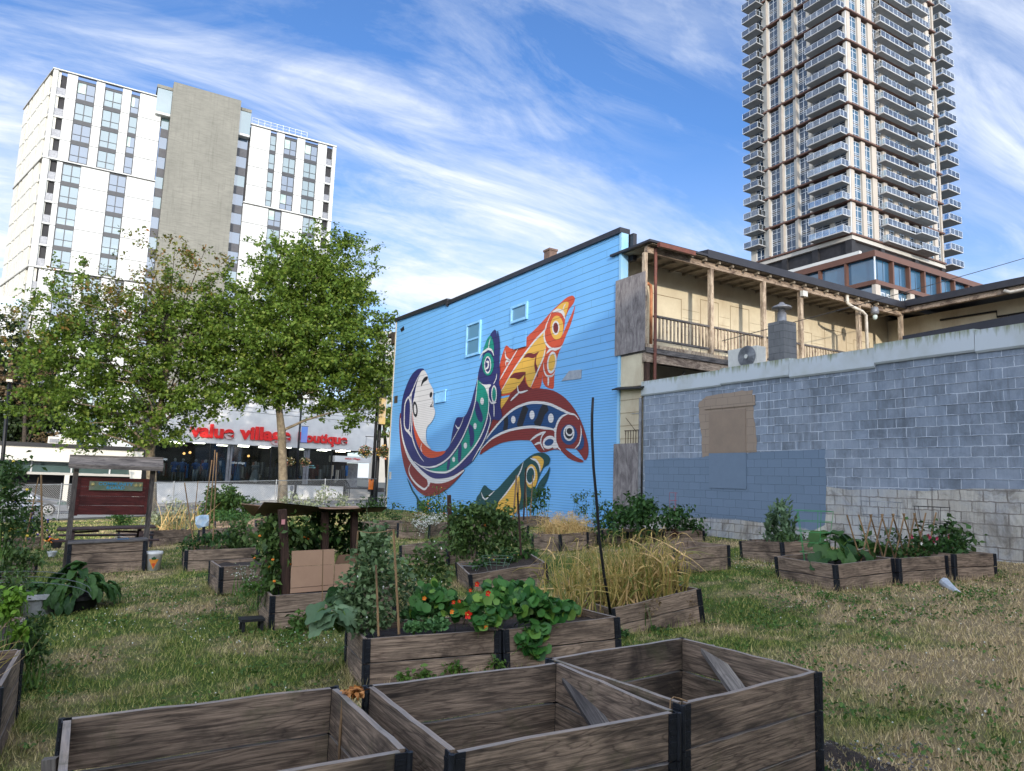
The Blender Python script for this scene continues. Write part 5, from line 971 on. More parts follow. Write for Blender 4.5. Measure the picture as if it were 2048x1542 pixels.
bm1 = plain('banner_white', S(206, 206, 214), S(220, 190, 120), .9, .8, 0, 0); bm2 = plain('banner_violet', S(150, 150, 214), S(110, 150, 220), .9, .8, 0, 0)
def lamp_post(px0, py0, Y, ztop, lab, banner, blab, baskets, k):
    p = ony(px0, py0, Y); g0 = GZ(p[0], Y); t = stick('street_lamp', lab, 'street lamp', (p[0], Y, g0), (p[0], Y, ztop), .10, MT['black_metal'])
    MB().lathe((p[0], Y, g0), [(.22, 0), (.2, .5), (.12, .6)], 12).build('base', MT['black_metal'], t)
    if banner:
        z1, z0, w_, mt_ = banner; bn = thing('street_banner', blab, 'banner', (p[0]+.2, Y, z0)); MB().box(p[0]+.14, p[0]+.14+w_, Y-.02, Y+.02, z0, z1).build('cloth', mt_, bn); ar = MB(); ar.bar((p[0], Y, z1+.03), (p[0]+.2+w_, Y, z1+.03), .04); ar.bar((p[0], Y, z0-.03), (p[0]+.2+w_, Y, z0-.03), .04); ar.build('arm', MT['black_metal'], bn)
    for dx, z, lb in baskets: basket((p[0]+dx, Y, z), lb, k); MB().bar((p[0], Y, z+.9), (p[0]+dx*1.1, Y, z+.9), .04).build('basket_arm', MT['black_metal'], t)
    return t
lamp_post(743, 1000, 40.5, 9.6, 'tall black street lamp standing next to the blue wall', (Z_at(762, 796, 40.5), Z_at(762, 848, 40.5), .42, bm1), 'white and yellow banner on the lamp next to the blue wall', ((-.55, Z_at(725, 903, 40.5), 'left flower basket on the lamp next to the blue wall'), (.55, Z_at(760, 903, 40.5), 'right flower basket on the lamp next to the blue wall')), 1)
MB().box(0, 0, 0, 0, 0, 0)
lamp_post(592, 960, 57.4, 7.8, 'black street lamp in front of the thrift store letters', (Z_at(590, 852, 57.4), Z_at(590, 884, 57.4), .5, bm2), 'violet banner on the lamp in front of the store', ((-.6, Z_at(576, 923, 57.4), 'left flower basket on the lamp before the store'), (.6, Z_at(603, 923, 57.4), 'right flower basket on the lamp before the store')), 2)
up_ = thing('utility_pole', 'thin dark utility pole next to the tall lamp by the blue wall', 'pole', (13.0, 41.6, -.5)); q = ony(751, 990, 41.6); MB().tube([(q[0], 41.6, -.5), (q[0]+.02, 41.6, ony(750, 694, 41.6)[2])], [.13, .1], 10).build('pole', MT['black_metal'], up_)
q = ony(742, 968, 40.3); ob = thing('meter_box', 'orange box strapped to the tall lamp by the blue wall', 'box', (q[0], 40.3, q[2])); MB().box(q[0]-.13, q[0]+.13, 40.25, 40.38, q[2]-.32, q[2]+.32).build('casing', plain('orange_box', S(222, 120, 40)), ob); MB().box(q[0]-.05, q[0]+.05, 40.24, 40.25, q[2]+.2, q[2]+.34).build('catch', MT['dark'], ob)
a_, b_ = ony(19, 764, 42.0), ony(-6, 1045, 42.0); lp = thing('street_lamp', 'thin black lamp pole at the left edge by the conifers', 'street lamp', b_); MB().tube([b_, a_], [.11, .07], 10).build('pole', MT['black_metal'], lp, smooth=True); MB().box(a_[0]-.12, a_[0]+.12, 41.8, 42.2, a_[2], a_[2]+.12).build('lamp_head', MT['pvc'], lp)
m_ = a_+(b_-a_)*.24; MB().tube([m_, m_+np.array([0, 0, .4])], .12, 8).build('collar', MT['steel'], lp)
def parking_meter(px, py, Y, lab):
    p = ony(px, py, Y); g0 = GZ(p[0], Y); t = thing('parking_meter', lab, 'parking meter', (p[0], Y, g0)); MB().tube([(p[0], Y, g0), (p[0], Y, g0+1.0)], .03, 8).build('post', MT['steel'], t); MB().lathe((p[0], Y, g0+1.0), [(.06, 0), (.1, .08), (.11, .2), (.07, .3)], 10).build('meter_head', MT['galv'], t)
parking_meter(648, 985, 43.2, 'grey parking meter on the pavement right of the trunk'); parking_meter(583, 985, 43.2, 'grey parking meter nearest the maple trunk')
def wire(name, lab, pts, r=.012, sag=.3):
    t = thing(name, lab, 'wire', pts[0]); a, b = Vector([float(v) for v in pts[0]]), Vector([float(v) for v in pts[1]]); MB().tube([a.lerp(b, i/12)-Vector((0, 0, sag*4*(i/12)*(1-i/12))) for i in range(13)], r, 5).build('cable', MT['dark'], t)
for i, (z, r) in enumerate(((6.15, .016), (6.5, .014), (6.9, .018), (7.6, .014))):
    wire('overhead_wire', ['lowest', 'second lowest', 'second highest', 'highest'][i]+' of the overhead street wires crossing in front of the store', ((-14, 57.2, z+.9), (26, 57.2, z-.1)), r, .25)
wire('service_wire', 'black service wire rising to the right across the porch and sky', (ony(1444, 682, 15.8), ony(2300, 440, 12.0)), .014, .12)
# ---- chain-link fence ---------------------------------------------------------
YFc = 38.5; fn = thing('chain_link_fence', 'galvanised chain-link fence between the garden and the pavement', 'fence', (3, YFc, -.5)); FH_ = 1.62
fx0, fx1 = -9.0, 14.05
tr_ = MB(); tr_.tube([(fx0, YFc, GZ(fx0, YFc)+FH_), (fx1, YFc, GZ(fx1, YFc)+FH_)], .024, 8); tr_.build('top_rail', MT['steel'], fn)
for X in (ony(20, 1000, YFc)[0]-2.4, ony(120, 1000, YFc)[0], ony(345, 1000, YFc)[0], ony(556, 985, YFc)[0]-.12, ony(648, 1000, YFc)[0], ony(770, 980, YFc)[0]): MB().tube([(X, YFc, GZ(X, YFc)-.1), (X, YFc, GZ(X, YFc)+FH_+.06)], .03, 8).build('post', MT['steel'], fn)
V = []; Fq = []; w_ = .0045; pit = .085
def wb(x0, x1, s):
    z0 = GZ(x0, YFc)+.02; z1 = GZ(x1, YFc)+FH_+.03; b = len(V); yo = .004*s; V.extend([(x0-w_, YFc+yo, z0), (x0+w_, YFc+yo, z0), (x1+w_, YFc+yo, z1), (x1-w_, YFc+yo, z1)]); Fq.append((b, b+1, b+2, b+3))
k = int((fx1-fx0)/pit)
for i in range(k):
    x = fx0+i*pit; dx = FH_*.9
    if x+dx < fx1: wb(x, x+dx, 1); wb(x+dx, x, -1)
link('wire_mesh', fast_mesh('wire_mesh', np.array(V)-np.array([3, YFc, -.5]), np.array(Fq), MT['steel']), fn)
# ================================================================ TREES AND SHRUBS
def tree(name, lab, base, trunk, blobs, Y, leafmat, barkmat, lsize=.19, dens=1.0, cat='tree', limbs=True, group=None, depth=.75, shape='maple', clump=.5, per=34, sparse=None):
    """trunk: list of (px, py, radius) at plane Y; blobs: (px, py, rx_px, ry_px, weight)"""
    t = thing(name, lab, cat, base, 0, group); dist = Y/0.86; sc = dist/F*1.0
    cs = []; P = []; P2 = []
    for (px, py, rx, ry, wgt) in blobs:
        c = ony(px, py, Y+rng.uniform(-.6, .6)); R3 = np.array([rx*sc*1.12, max(1.2, rx*sc*depth), ry*sc]); n = max(6, int(rx*ry/95*wgt*dens))
        cc = in_ball(n, c, R3); cs.append(cc)
        for q in cc:
            m = int(per*rng.uniform(.5, 1.4)); P.append(in_ball(m, q, (clump, clump, clump*.6)))
            rad_ = (q-c)/R3; rl_ = np.linalg.norm(rad_)
            if rl_ > .62:      # leafy twigs reaching out of the crown
                for _ in range(2):
                    dr = rad_*np.array([1, 1, .8])/rl_+rng.normal(0, .45, 3)+np.array([0, 0, .35]); dr /= np.linalg.norm(dr); ln = rng.uniform(.5, 1.35); tt_ = rng.uniform(0, 1, 26)[:, None]; P.append(q+dr*ln*tt_+rng.normal(0, .09, (26, 3)))
    P = np.concatenate(P); V, Fm = leaves(P, lsize, shape=shape, droop=.35, flat=.7)
    link('crown', fast_mesh('crown', V-np.array([float(v) for v in base]), Fm, leafmat), t)
    b = MB(); tp = [ony(x, y, Y) for x, y, r in trunk]; tp[0] = np.array([float(v) for v in base]); b.tube(tp, [r for _, _, r in trunk], 12); rad = [r for _, _, r in trunk]
    if limbs:
        allc = np.concatenate(cs); idx = rng.choice(len(allc), min(46, len(allc)), replace=False)
        for i in idx:
            c = allc[i]; k = min(range(len(tp)//3, len(tp)), key=lambda j: np.linalg.norm(tp[j]-c)+(0 if tp[j][2] < c[2] else 3)); a = tp[k]; r0 = max(.03, rad[k]*rng.uniform(.3, .5)); mid = a+(c-a)*.5+rng.normal(0, .25, 3)+np.array([0, 0, .3]); b.tube([a, a+(mid-a)*.5+rng.normal(0, .08, 3), mid, c], [r0, r0*.75, r0*.5, .012], 6)
    b.build('trunk', barkmat, t, smooth=True); return t
b1 = ony(564, 1024, 39.7); b1[2] = GZ(b1[0], 39.7)
tree('maple_tree', 'green maple with straight pale trunk in front of the store letters', b1, [(564, 1024, .30), (566, 960, .245), (565, 905, .22), (563, 862, .22), (556, 800, .16), (552, 740, .13), (556, 660, .09), (560, 590, .05)],
     [(600, 600, 85, 75, 1.0), (520, 690, 75, 80, 1.0), (675, 650, 75, 85, .9), (695, 540, 48, 62, .7), (560, 520, 45, 34, .6), (640, 755, 115, 55, 1.1), (510, 770, 60, 34, 1.0), (600, 800, 60, 20, .8), (655, 590, 60, 60, .8), (735, 730, 42, 55, .8), (480, 600, 30, 34, .5), (715, 822, 45, 26, .9), (620, 700, 110, 70, 1.1), (600, 555, 60, 50, .8), (640, 500, 50, 34, .5), (752, 620, 28, 36, .3)], 39.9, LM['maple'], MT['bark'], .16, 1.75, per=40)
b2 = ony(302, 1030, 40.2); b2[2] = GZ(b2[0], 40.2)
t2 = tree('maple_tree', 'wide forked maple with thinning reddish top above the community board', b2, [(302, 1030, .28), (303, 950, .24), (300, 900, .22), (312, 855, .17), (325, 790, .13), (340, 700, .10), (330, 600, .06)],
     [(205, 610, 90, 50, .45), (300, 690, 105, 70, .8), (385, 690, 70, 100, .95), (190, 750, 95, 60, .95), (275, 800, 95, 50, 1.05), (105, 755, 45, 35, .5), (400, 600, 55, 60, .6), (235, 850, 75, 32, 1.0), (385, 795, 55, 26, 1.0), (300, 868, 40, 16, .6), (140, 830, 60, 34, .8), (150, 690, 55, 45, .55), (430, 735, 45, 62, 1.0)], 40.2, LM['maple'], MT['bark'], .16, 1.3, per=38)
base2 = b2
P = [];
for (px, py, rx, ry, n) in ((320, 560, 75, 45, 32), (340, 500, 55, 22, 12), (200, 570, 85, 40, 26), (100, 650, 65, 45, 20), (60, 690, 40, 30, 8), (290, 610, 90, 50, 34), (410, 520, 40, 30, 14), (240, 490, 20, 15, 2), (230, 660, 80, 50, 26)):
    cc = in_ball(n, ony(px, py, 40.2), (rx*.0367, 2.4, ry*.0327))
    for q in cc: P.append(in_ball(26, q, (.5, .5, .28)))
P = np.concatenate(P); V, Fm = leaves(P, .15, shape='maple', droop=.3); link('thin_crown', fast_mesh('thin_crown', V-base2, Fm, LM['maple_dry']), t2)
tw = MB(); tk = [ony(x, y, 40.2) for x, y in ((312, 855), (325, 790), (340, 700), (330, 600))]
for (px, py) in ((300, 510), (350, 490), (410, 500), (250, 560), (180, 560), (120, 610), (70, 660), (50, 690), (240, 640), (380, 560), (150, 650), (200, 700), (330, 540), (290, 590), (430, 560)):
    c = ony(px, py, 40.2+rng.uniform(-1, 1)); a = tk[int(rng.integers(0, 4))]; mid = a+(c-a)*.55+np.array([0, 0, .35]); tw.tube([a, mid, c], [.05, .03, .012], 5)
tw.build('limb', MT['bark_dark'], t2)
b3 = ony(775, 1000, 63); b3[2] = GZ(b3[0], 63)
tree('street_tree', 'yellowish green street tree behind the tall lamp by the blue wall', b3, [(775, 1000, .2), (772, 900, .16), (765, 820, .1)], [(740, 800, 44, 52, 1), (700, 855, 48, 30, .9), (770, 760, 30, 44, .9), (770, 850, 30, 40, .9), (715, 745, 40, 30, .6)], 63, LM['maple'], MT['bark_dark'], .26, 1.3, per=26, limbs=False)
b4 = ony(20, 1000, 66); b4[2] = GZ(b4[0], 66)
tree('conifer_tree', 'dark evergreen tree at the left edge in front of the white tower', b4, [(40, 1000, .3), (45, 900, .22), (48, 800, .12)], [(20, 790, 34, 70, 2.2), (62, 790, 34, 75, 2.2), (85, 840, 24, 40, 2), (20, 860, 40, 30, 2), (0, 700, 14, 60, 2)], 66, LM['conifer'], MT['bark_dark'], .30, 1.5, per=30, limbs=False, shape='kite', clump=.6)
b5 = ony(45, 1000, 64); b5[2] = GZ(b5[0], 64)
tree('bare_tree', 'thin brownish tree in front of the dark evergreen at left', b5, [(45, 1000, .2), (48, 900, .15), (50, 800, .09)], [(50, 755, 36, 34, .9), (30, 780, 25, 30, .8), (90, 815, 16, 25, .9), (80, 880, 16, 14, .8)], 64, LM['brown'], MT['bark_dark'], .20, 1.2, per=30)
def shrub(name, lab, blobs, Y, mat, ls, dens=1.0, cat='shrub', shape='kite', clump=.3, per=30, group=None, stems=6, depth=.7, zoff=None, droop=.25, base=None):
    cs = []; P = []; sc = Y/0.86/F if base is None else None
    d0 = None
    for (px, py, rx, ry) in blobs:
        c = ony(px, py, Y+rng.uniform(-.1, .1)); dd = -(MR.T@(c-O_))[2]; sc = dd/F; R3 = np.array([rx*sc*1.1, rx*sc*depth, ry*sc]); n = max(5, int(rx*ry/60*dens)); cc = in_ball(n, c, R3); cs.append(cc)
        for q in cc: P.append(in_ball(max(3, int(per*rng.uniform(.6, 1.3))), q, (clump, clump, clump*.8)))
    P = np.concatenate(P); allc = np.concatenate(cs); c0 = allc.mean(0); b0 = np.array([c0[0], c0[1], max(GZ(c0[0], c0[1]), P[:, 2].min()-.05) if zoff is None else zoff])
    t = thing(name, lab, cat, b0, 0, group); V, Fm = leaves(P, ls, shape=shape, droop=droop); link('foliage', fast_mesh('foliage', V-b0, Fm, mat), t)
    if stems:
        b = MB()
        for q in allc[rng.choice(len(allc), min(stems*3, len(allc)), replace=False)]: b.tube([b0+rng.normal(0, .04, 3)*[1, 1, 0], (b0+q)/2+rng.normal(0, .05, 3), q], [.012, .008, .004], 5)
        b.build('stem', LM['weed'], t)
    return t, c0
shrub('laurel_hedge', 'bright yellow-green laurel hedge behind the low cream shop', [(40, 872, 34, 24), (75, 880, 22, 16)], 68, LM['laurel'], .3, 2.5, clump=.6, per=22)
shrub('evergreen_shrub', 'round dark-leaved bush by the fence in front of the white low wall', [(452, 1005, 40, 34), (445, 985, 26, 22), (480, 1010, 30, 24), (425, 1020, 20, 16)], 30.5, LM['bush'], .13, 2.2, clump=.22, per=30)
shrub('fennel_bush', 'feathery dark green bush left of the cardboard shelter roof', [(470, 1035, 34, 14), (430, 1030, 20, 12)], 27, LM['deep'], .09, 3.0, shape='lance', clump=.2)
shrub('low_hedge', 'small dark clipped bush under the community board', [(236, 1037, 20, 13), (255, 1040, 12, 9)], 27, LM['deep'], .07, 4, clump=.15)
# ================================================================ RAISED BEDS
UPV = np.array([0, 0, 1.0])
def on_ray(px, py, P, Ln):
    d = ray(px, py); d = d/np.linalg.norm(d); o = O_-P; b = d@o; c = o@o-Ln*Ln; disc = b*b-c
    if disc < 0:
        q = O_+d*(-b); v = q-P; return P+v/np.linalg.norm(v)*Ln
    s = math.sqrt(disc); qs = [O_+d*(-b-s), O_+d*(-b+s)]; ex = lambda q: abs((q[2]-P[2])-(.047*(q[0]-P[0])-.02*(q[1]-P[1])))
    return min(qs, key=ex)
BED = {}; RES = []
def bed_at(name, lab, P, u, v, Lu, Lv, h, nb=2, mat='bedwood', group='raised planter boxes', soil=.07, tilt=True, cat='planter', bottom_soil=False, hinge=True, outside=None):
    """P top front corner; u, v unit horizontal-ish directions (v = inward/back)"""
    u = np.array(u, float); u /= np.linalg.norm(u); v = np.array(v, float); v -= u*(u@v); v /= np.linalg.norm(v); w = np.cross(u, v); w *= np.sign(w[2])
    base = P-w*h
    t = thing(name, lab, cat, base+u*Lu/2+v*Lv/2, 0, group); th = .027; bw = h/nb; frs = []
    def panel(p0, dirx, ln, inward, hide=.0):
        # local frame: X along, Z up (w), Y inward
        x = dirx/np.linalg.norm(dirx); y = inward/np.linalg.norm(inward); m = Matrix((tuple(x), tuple(y), tuple(w))).transposed().to_4x4(); m.translation = Vector([float(q) for q in p0-w*h]); b = MB()
        for i in range(nb):
            g = .006; z0, z1 = i*bw+(g if i else 0), (i+1)*bw-(g if i < nb-1 else 0)
            n = 7; jt = [rng.normal(0, .0022) for _ in range(n+1)]; jb = [rng.normal(0, .0022) for _ in range(n+1)]; k0 = len(b.V)
            xs = np.linspace(.029, ln-.029, n+1)
            for j in range(n+1): b.V += [(xs[j], 0, z0+jb[j]), (xs[j], th, z0+jb[j]), (xs[j], th, z1+jt[j]), (xs[j], 0, z1+jt[j])]
            for j in range(n):
                for a in range(4): b.F.append([k0+4*j+a, k0+4*(j+1)+a, k0+4*(j+1)+(a+1) % 4, k0+4*j+(a+1) % 4]); b.I.append(0)
            b.F += [[k0+3, k0+2, k0+1, k0], [k0+4*n, k0+4*n+1, k0+4*n+2, k0+4*n+3]]; b.I += [0, 0]
        return b.build('side_panel', MT[mat], t, frame=m)
    panel(P, u, Lu, v); panel(P+v*Lv, u, Lu, -v); panel(P+v*Lv, -v, Lv, u); panel(P+u*Lu+v*Lv, -v, Lv, -u)
    for (c, a, b_) in ((P, u, v), (P+u*Lu, -u, v), (P+v*Lv, u, -v), (P+u*Lu+v*Lv, -u, -v)):
        if not hinge: continue
        m = Matrix((tuple(a), tuple(b_), tuple(w))).transposed().to_4x4(); m.translation = Vector([float(q) for q in c-w*(h+.01)]); k = MB(); H = h+.012
        for i in range(nb):
            z0, z1 = i*H/nb+.004, (i+1)*H/nb-.004; k.box(.0, .052, -.006, -.001, z0, z1); k.box(-.006, -.001, .0, .052, z0, z1); k.tube([(-.004, -.004, z0), (-.004, -.004, z1)], .013, 8)
            for j in range(3): zz_ = z0+(j+.5)*(z1-z0)/3; k.tube([(.036, -.006, zz_), (.036, -.009, zz_)], .007, 6); k.tube([(-.006, .036, zz_), (-.009, .036, zz_)], .007, 6)
            for j in range(4): zz_ = z0+.01+j*(z1-z0)/4; k.box(.010, .049, -.010, -.0055, zz_, zz_+.018); k.box(-.010, -.0055, .010, .049, zz_, zz_+.018)
        k.build('corner_bracket', MT['hinge'], t, frame=m)
    if soil is not None:
        n = 14; V = []; z = -soil
        for j in range(n+1):
            for i in range(n+1): V.append(P+u*(.02+(Lu-.04)*i/n)+v*(.02+(Lv-.04)*j/n)+w*(z+rng.normal(0, .008)))
        Fq = np.array([[j*(n+1)+i, j*(n+1)+i+1, (j+1)*(n+1)+i+1, (j+1)*(n+1)+i] for j in range(n) for i in range(n)]); Mi = np.array(wm(t).inverted()); V = np.array(V)@Mi[:3, :3].T+Mi[:3, 3]; link('soil', fast_mesh('soil', V, Fq, MT['soil'], smooth=True), t)
    c_ = base+u*Lu/2+v*Lv/2; RES.append((c_[0], c_[1], float(np.clip(c_[2]-GZ(c_[0], c_[1]), -.15, .2))))
    BED[lab] = (P, u, v, w, Lu, Lv, h); return (P, u, v, w, Lu, Lv, h)
def bed(lab, top, bot, right=None, side=None, h=.39, Lu=1.2, Lv=1.0, ang=None, left=False, **k):
    """top/bot: pixels of a vertical corner; right: pixel of the far end of the long side; side: pixel of the end of the short side"""
    P, B = pole(*top, *bot, h); P = np.array(P)
    if abs(top[1]-bot[1]) < 40*h/.39:
        B = ong(*bot); P = B+np.array([0, 0, h]); d_ = ray(*top); s_ = (B[1]/d_[1]); P[0] = B[0]; P[2] = max(B[2]+.3, min(B[2]+.5, (O_+d_*s_)[2]))
        h = P[2]-B[2]
    Q = on_ray(*right, P, Lu) if right is not None else None; u = (Q-P) if Q is not None else np.array([math.cos(R_(ang)), math.sin(R_(ang)), .03]); u /= np.linalg.norm(u)
    u[2] = np.clip(u[2], -.06, .15); u /= np.linalg.norm(u)
    if left: v0 = np.array([u[1], -u[0], 0])
    else: v0 = np.array([-u[1], u[0], 0])
    if side is not None:
        S_ = on_ray(*side, P, Lv); v1 = (S_-P)/Lv; v0 = v1 if abs(v1@u) < .45 and v1[1] > 0 else v0
    v0 = np.array(v0, float); v0[2] = np.clip(v0[2], -.06, .05) if side is not None else -.02*v0[1]+.047*v0[0]
    return bed_at('planter_box', lab, P, u, v0, Lu, Lv, h, **k)
ZT_ = EYE-.989
def c3(*px): return np.array([onz(x, y, ZT_) for x, y in px])
fg = dict(group='tall empty planter boxes in the foreground', soil=.72, mat='bedwood_dark', nb=4)
q = c3((1115, 1310), (1386, 1275), (1643, 1342), (1365, 1409)); bed_at('planter_box', 'empty tall planter box nearest on the right with a pale loose board leaning inside', q[3], q[2]-q[3], q[0]-q[3], 1.14, .96, .80, **fg); FB3 = q
q = c3((690, 1385), (1094, 1322), (1338, 1427), (905, 1506)); bed_at('planter_box', 'empty tall planter box in the middle foreground with a grey plank leaning inside', q[3], q[2]-q[3], q[0]-q[3], 1.10, .93, .80, **fg); FB2 = q
q = c3((95, 1441), (655, 1375), (822, 1501)); bed_at('planter_box', 'empty tall planter box at bottom left of the foreground', q[2]+(q[0]-q[1]), q[1]-q[0], q[0]-(q[2]+(q[0]-q[1])), 1.09, .89, .80, **fg); FB1 = q
A = bed('box with pea vines, kale and zucchini leaves', (729, 1278), (726, 1376), (999, 1260), (640, 1262), Lv=.95)
PA, uA, vA, wA = A[:4]
P2 = PA+uA*1.24; e = onz(1212, 1220, P2[2]+.06); A2 = bed_at('planter_box', 'box with trailing nasturtiums hanging over its front', P2, uA+np.array([0, .04, .03]), vA, 1.2, 1.0, .39)
Fb = bed('box full of drying garlic beside the tall black pole', (1222, 1218), (1223.9, 1290), (1399, 1175), Lu=1.25, Lv=.9)
C = bed('box with tomato plants under the cardboard roof', (542, 1192), (540, 1262), None, None, ang=-4, Lu=1.5, Lv=1.0)
D = bed('half hidden box with bare soil behind the cardboard shelter', (440.4, 1134), (440, 1189), None, None, ang=0, Lu=1.2, Lv=1.0, soil=.05)
E_ = bed('box with climbing bean sticks right of the white bucket', (371, 1101), (371, 1144), None, None, ang=-4, Lu=1.3, Lv=.9)
Gb = bed('tomato cage box with grey end board behind the nasturtiums', (938, 1149.6), (936, 1200), (1092, 1122.9), (877, 1131), Lu=1.3, Lv=1.1)
Gp = bed('empty box left of the tomato vines', (895, 1093), (894, 1130), (800, 1096), Lu=1.2, Lv=1.0, left=True, soil=.12)
J = bed('box overflowing with tiny white flowers', (856, 1050), (858, 1080), (896, 1044.5), (824, 1062), Lu=1.1, Lv=1.0)
b12 = bed('box with marigolds behind the tomato vines', (1055, 1051), (1056, 1083), (972, 1054), Lu=1.2, Lv=.9, left=True)
b13 = bed('box of dry yellow garlic, left of two behind the black pole', (1063, 1067), (1063, 1100), (1120, 1069), Lu=.9, Lv=.9)
b13b = bed('box of dry yellow garlic, right of two behind the black pole', (1123, 1068), (1123, 1100), (1197, 1066), Lu=1.1, Lv=.9)
H_ = bed('low box with bare soil right of the garlic', (1458, 1090), (1459.7, 1138), (1352, 1097), Lu=1.2, Lv=.95, left=True, soil=.12)
b15 = bed('box with leafy potato bush and red lettuce by the grey wall', (1408, 1063.5), (1408, 1086), (1327, 1063), Lu=1.2, Lv=.9, left=True)
b16 = bed('box behind the garlic under the big leafy bush', (1323, 1063), (1323, 1085), (1255, 1064), Lu=1.15, Lv=.9, left=True)
I1 = bed('left box of the pair with tall silvery green stalks by the grey wall', (1479, 1082), (1480, 1121), (1563, 1084.5), Lu=1.15, Lv=.9)
I2 = bed('right box of the pair behind the rhubarb box', (1659, 1085), (1659, 1118), (1576, 1085), Lu=1.15, Lv=.9, left=True)
Bb = bed('box with large rhubarb leaves at its back edge', (1670, 1130), (1670, 1187), (1786, 1116.5), (1535, 1115), Lu=1.1, Lv=1.2)
PB, uB, vB = Bb[:3]
B2 = bed('box with wooden lattice trellis', (1797, 1117), (1797, 1172), (1893, 1110.7), Lu=1.05, Lv=1.0); B3 = bed('right end box with pink flowers', (1908, 1108), (1908, 1161), (1990, 1107), Lu=1.0, Lv=1.0)
L1 = bed('box with brown boards at the left by the path', (70, 1127), (70, 1157), (0, 1131), Lu=1.1, Lv=.9, left=True); L2 = bed('far left box beneath the tall sunflower stems', (84, 1077), (84, 1096), (10, 1082), Lu=1.2, Lv=.9, left=True)
q = ong(31, 1366, .42); L4 = bed_at('planter_box', 'box at the left edge with dry stems and pink flowers', np.array([-.33, 5.60, .33]), np.array([-1., .04, -.03]), np.array([-.04, 1., 0]), 1.2, 1.05, .55, nb=3)
L5 = bed_at('planter_box', 'second box at the left edge behind the dry stems', np.array([-.40, 7.35, .27]), np.array([-1., .04, -.03]), np.array([-.03, 1., 0]), 1.2, 1.0, .45)
L6 = bed_at('planter_box', 'third box at the left edge with wire hoops', np.array([-.62, 10.6, .14]), np.array([-1., .04, -.03]), np.array([.22, 1., 0]), 1.2, 1.6, .36)
bk = bed('long weathered box behind the climbing bean sticks', (301, 1062), (301, 1094), (386, 1058), Lu=1.7, Lv=1.0); bk2 = bed('dark box left of the evergreen shrub', (395, 1060), (395, 1086), (456, 1058), Lu=1.3, Lv=1.0)
bk3 = bed('far box in front of the rosemary', (428, 1042), (428, 1060), (512, 1040), Lu=1.6, Lv=1.0); K1 = bed('stepped box left of the white flowers', (770, 1045), (770, 1072), (812, 1041), Lu=1.0, Lv=.9)
K2 = bed('far box against the blue wall with dark bush', (1032, 1038), (1032, 1056), (1098, 1034), Lu=1.2, Lv=.9)
# ================================================================ COMMUNITY NOTICE BOARD
yb = 15.84; xl, xr = -.17, 1.13; g0 = GZ(.5, yb)
nb_ = thing('notice_board', 'wooden community notice board with dark red panel and small shingled roof', 'notice board', (.48, yb, g0))
for x in (xl, xr): MB().box(x-.045, x+.045, yb-.045, yb+.045, g0-.05, 1.72).build('post', MT['greywood_z'], nb_)
b = MB()
for i in range(4): b.box(xl+.06, xr-.055, yb-.075+.004*(i % 2), yb-.05, .80+i*.175, .80+(i+1)*.175-.004)
b.box(xl+.045, xl+.10, yb-.09, yb-.077, .78, 1.50); b.box(xr-.10, xr-.05, yb-.09, yb-.077, .83, 1.49); b.build('red_panel', MT['redboard'], nb_)
pq = MB(); pq.box(xl+.24, xr-.16, yb-.105, yb-.09, 1.26, 1.43); po = pq.build('plaque', MT['plaque'], nb_)
def fitb(s, x0, x1, z0, z1, mat): return fit_text('plaque_lettering', s, x0, x1, z0, z1, yb-.107, mat, po, .003, .012)
fitb('COMMUNITY', .22, .80, 1.355, 1.415, MT['teal']); fitb('BOARD', .36, .66, 1.285, 1.34, MT['teal'])
for x, z in ((.125, 1.37), (.85, 1.37), (.93, 1.375)):
    f = MB()
    for k in range(9): a = k*2*math.pi/9; f.bar((x, yb-.112, z), (x+.036*math.cos(a), yb-.112, z+.036*math.sin(a)), .016, .004)
    f.build('painted_sunflower', MT['petal'], po); MB().tube([(x, yb-.113, z), (x, yb-.119, z)], .013, 10).build('painted_flower_centre', MT['dark'], po)
rf = MB()
for s in (-1, 1):
    for i in range(3): rf.prism([(xl-.13, yb+s*(.30-i*.1), 1.70+i*.055), (xr+.16, yb+s*(.30-i*.1), 1.72+i*.055), (xr+.16, yb+s*(.17-i*.1), 1.80+i*.055), (xl-.13, yb+s*(.17-i*.1), 1.78+i*.055)], (0, 0, .022))
rf.box(xl-.10, xr+.13, yb-.05, yb+.05, 1.70, 1.78); rf.box(xl-.12, xr+.15, yb-.31, yb-.285, 1.66, 1.735); rf.build('roof', MT['greywood'], nb_)
yc = 15.35; tb = bed_at('storage_bench', 'closed bench box with weathered lid at the foot of the notice board', np.array([xl+.02, yc, .295]), np.array([1., .0, .035]), np.array([0., 1., 0]), 1.25, .42, .55, nb=3, group=None, soil=None, cat='bench box', mat='bedwood')
lid_p = [o for o in COL.objects if o.name.startswith('storage_bench')][0]; MB().prism([(xl-.0, yc-.03, .297), (xl+1.30, yc-.03, .343), (xl+1.30, yc+.46, .343), (xl-.0, yc+.46, .297)], (0, 0, .03)).build('lid', MT['greywood'], lid_p)
gt = thing('gardening_tool', 'blue handled tool lying on the bench box lid', 'tool', (.75, yc+.15, .355)); MB().bar((.62, yc+.15, .36), (.82, yc+.17, .365), .035, .02).build('handle', plain('blue_handle', S(40, 92, 130)), gt); MB().tube([(.62, yc+.15, .37), (.58, yc+.2, .40), (.66, yc+.25, .41), (.8, yc+.22, .38)], .006, 5).build('loop', MT['steel'], gt)
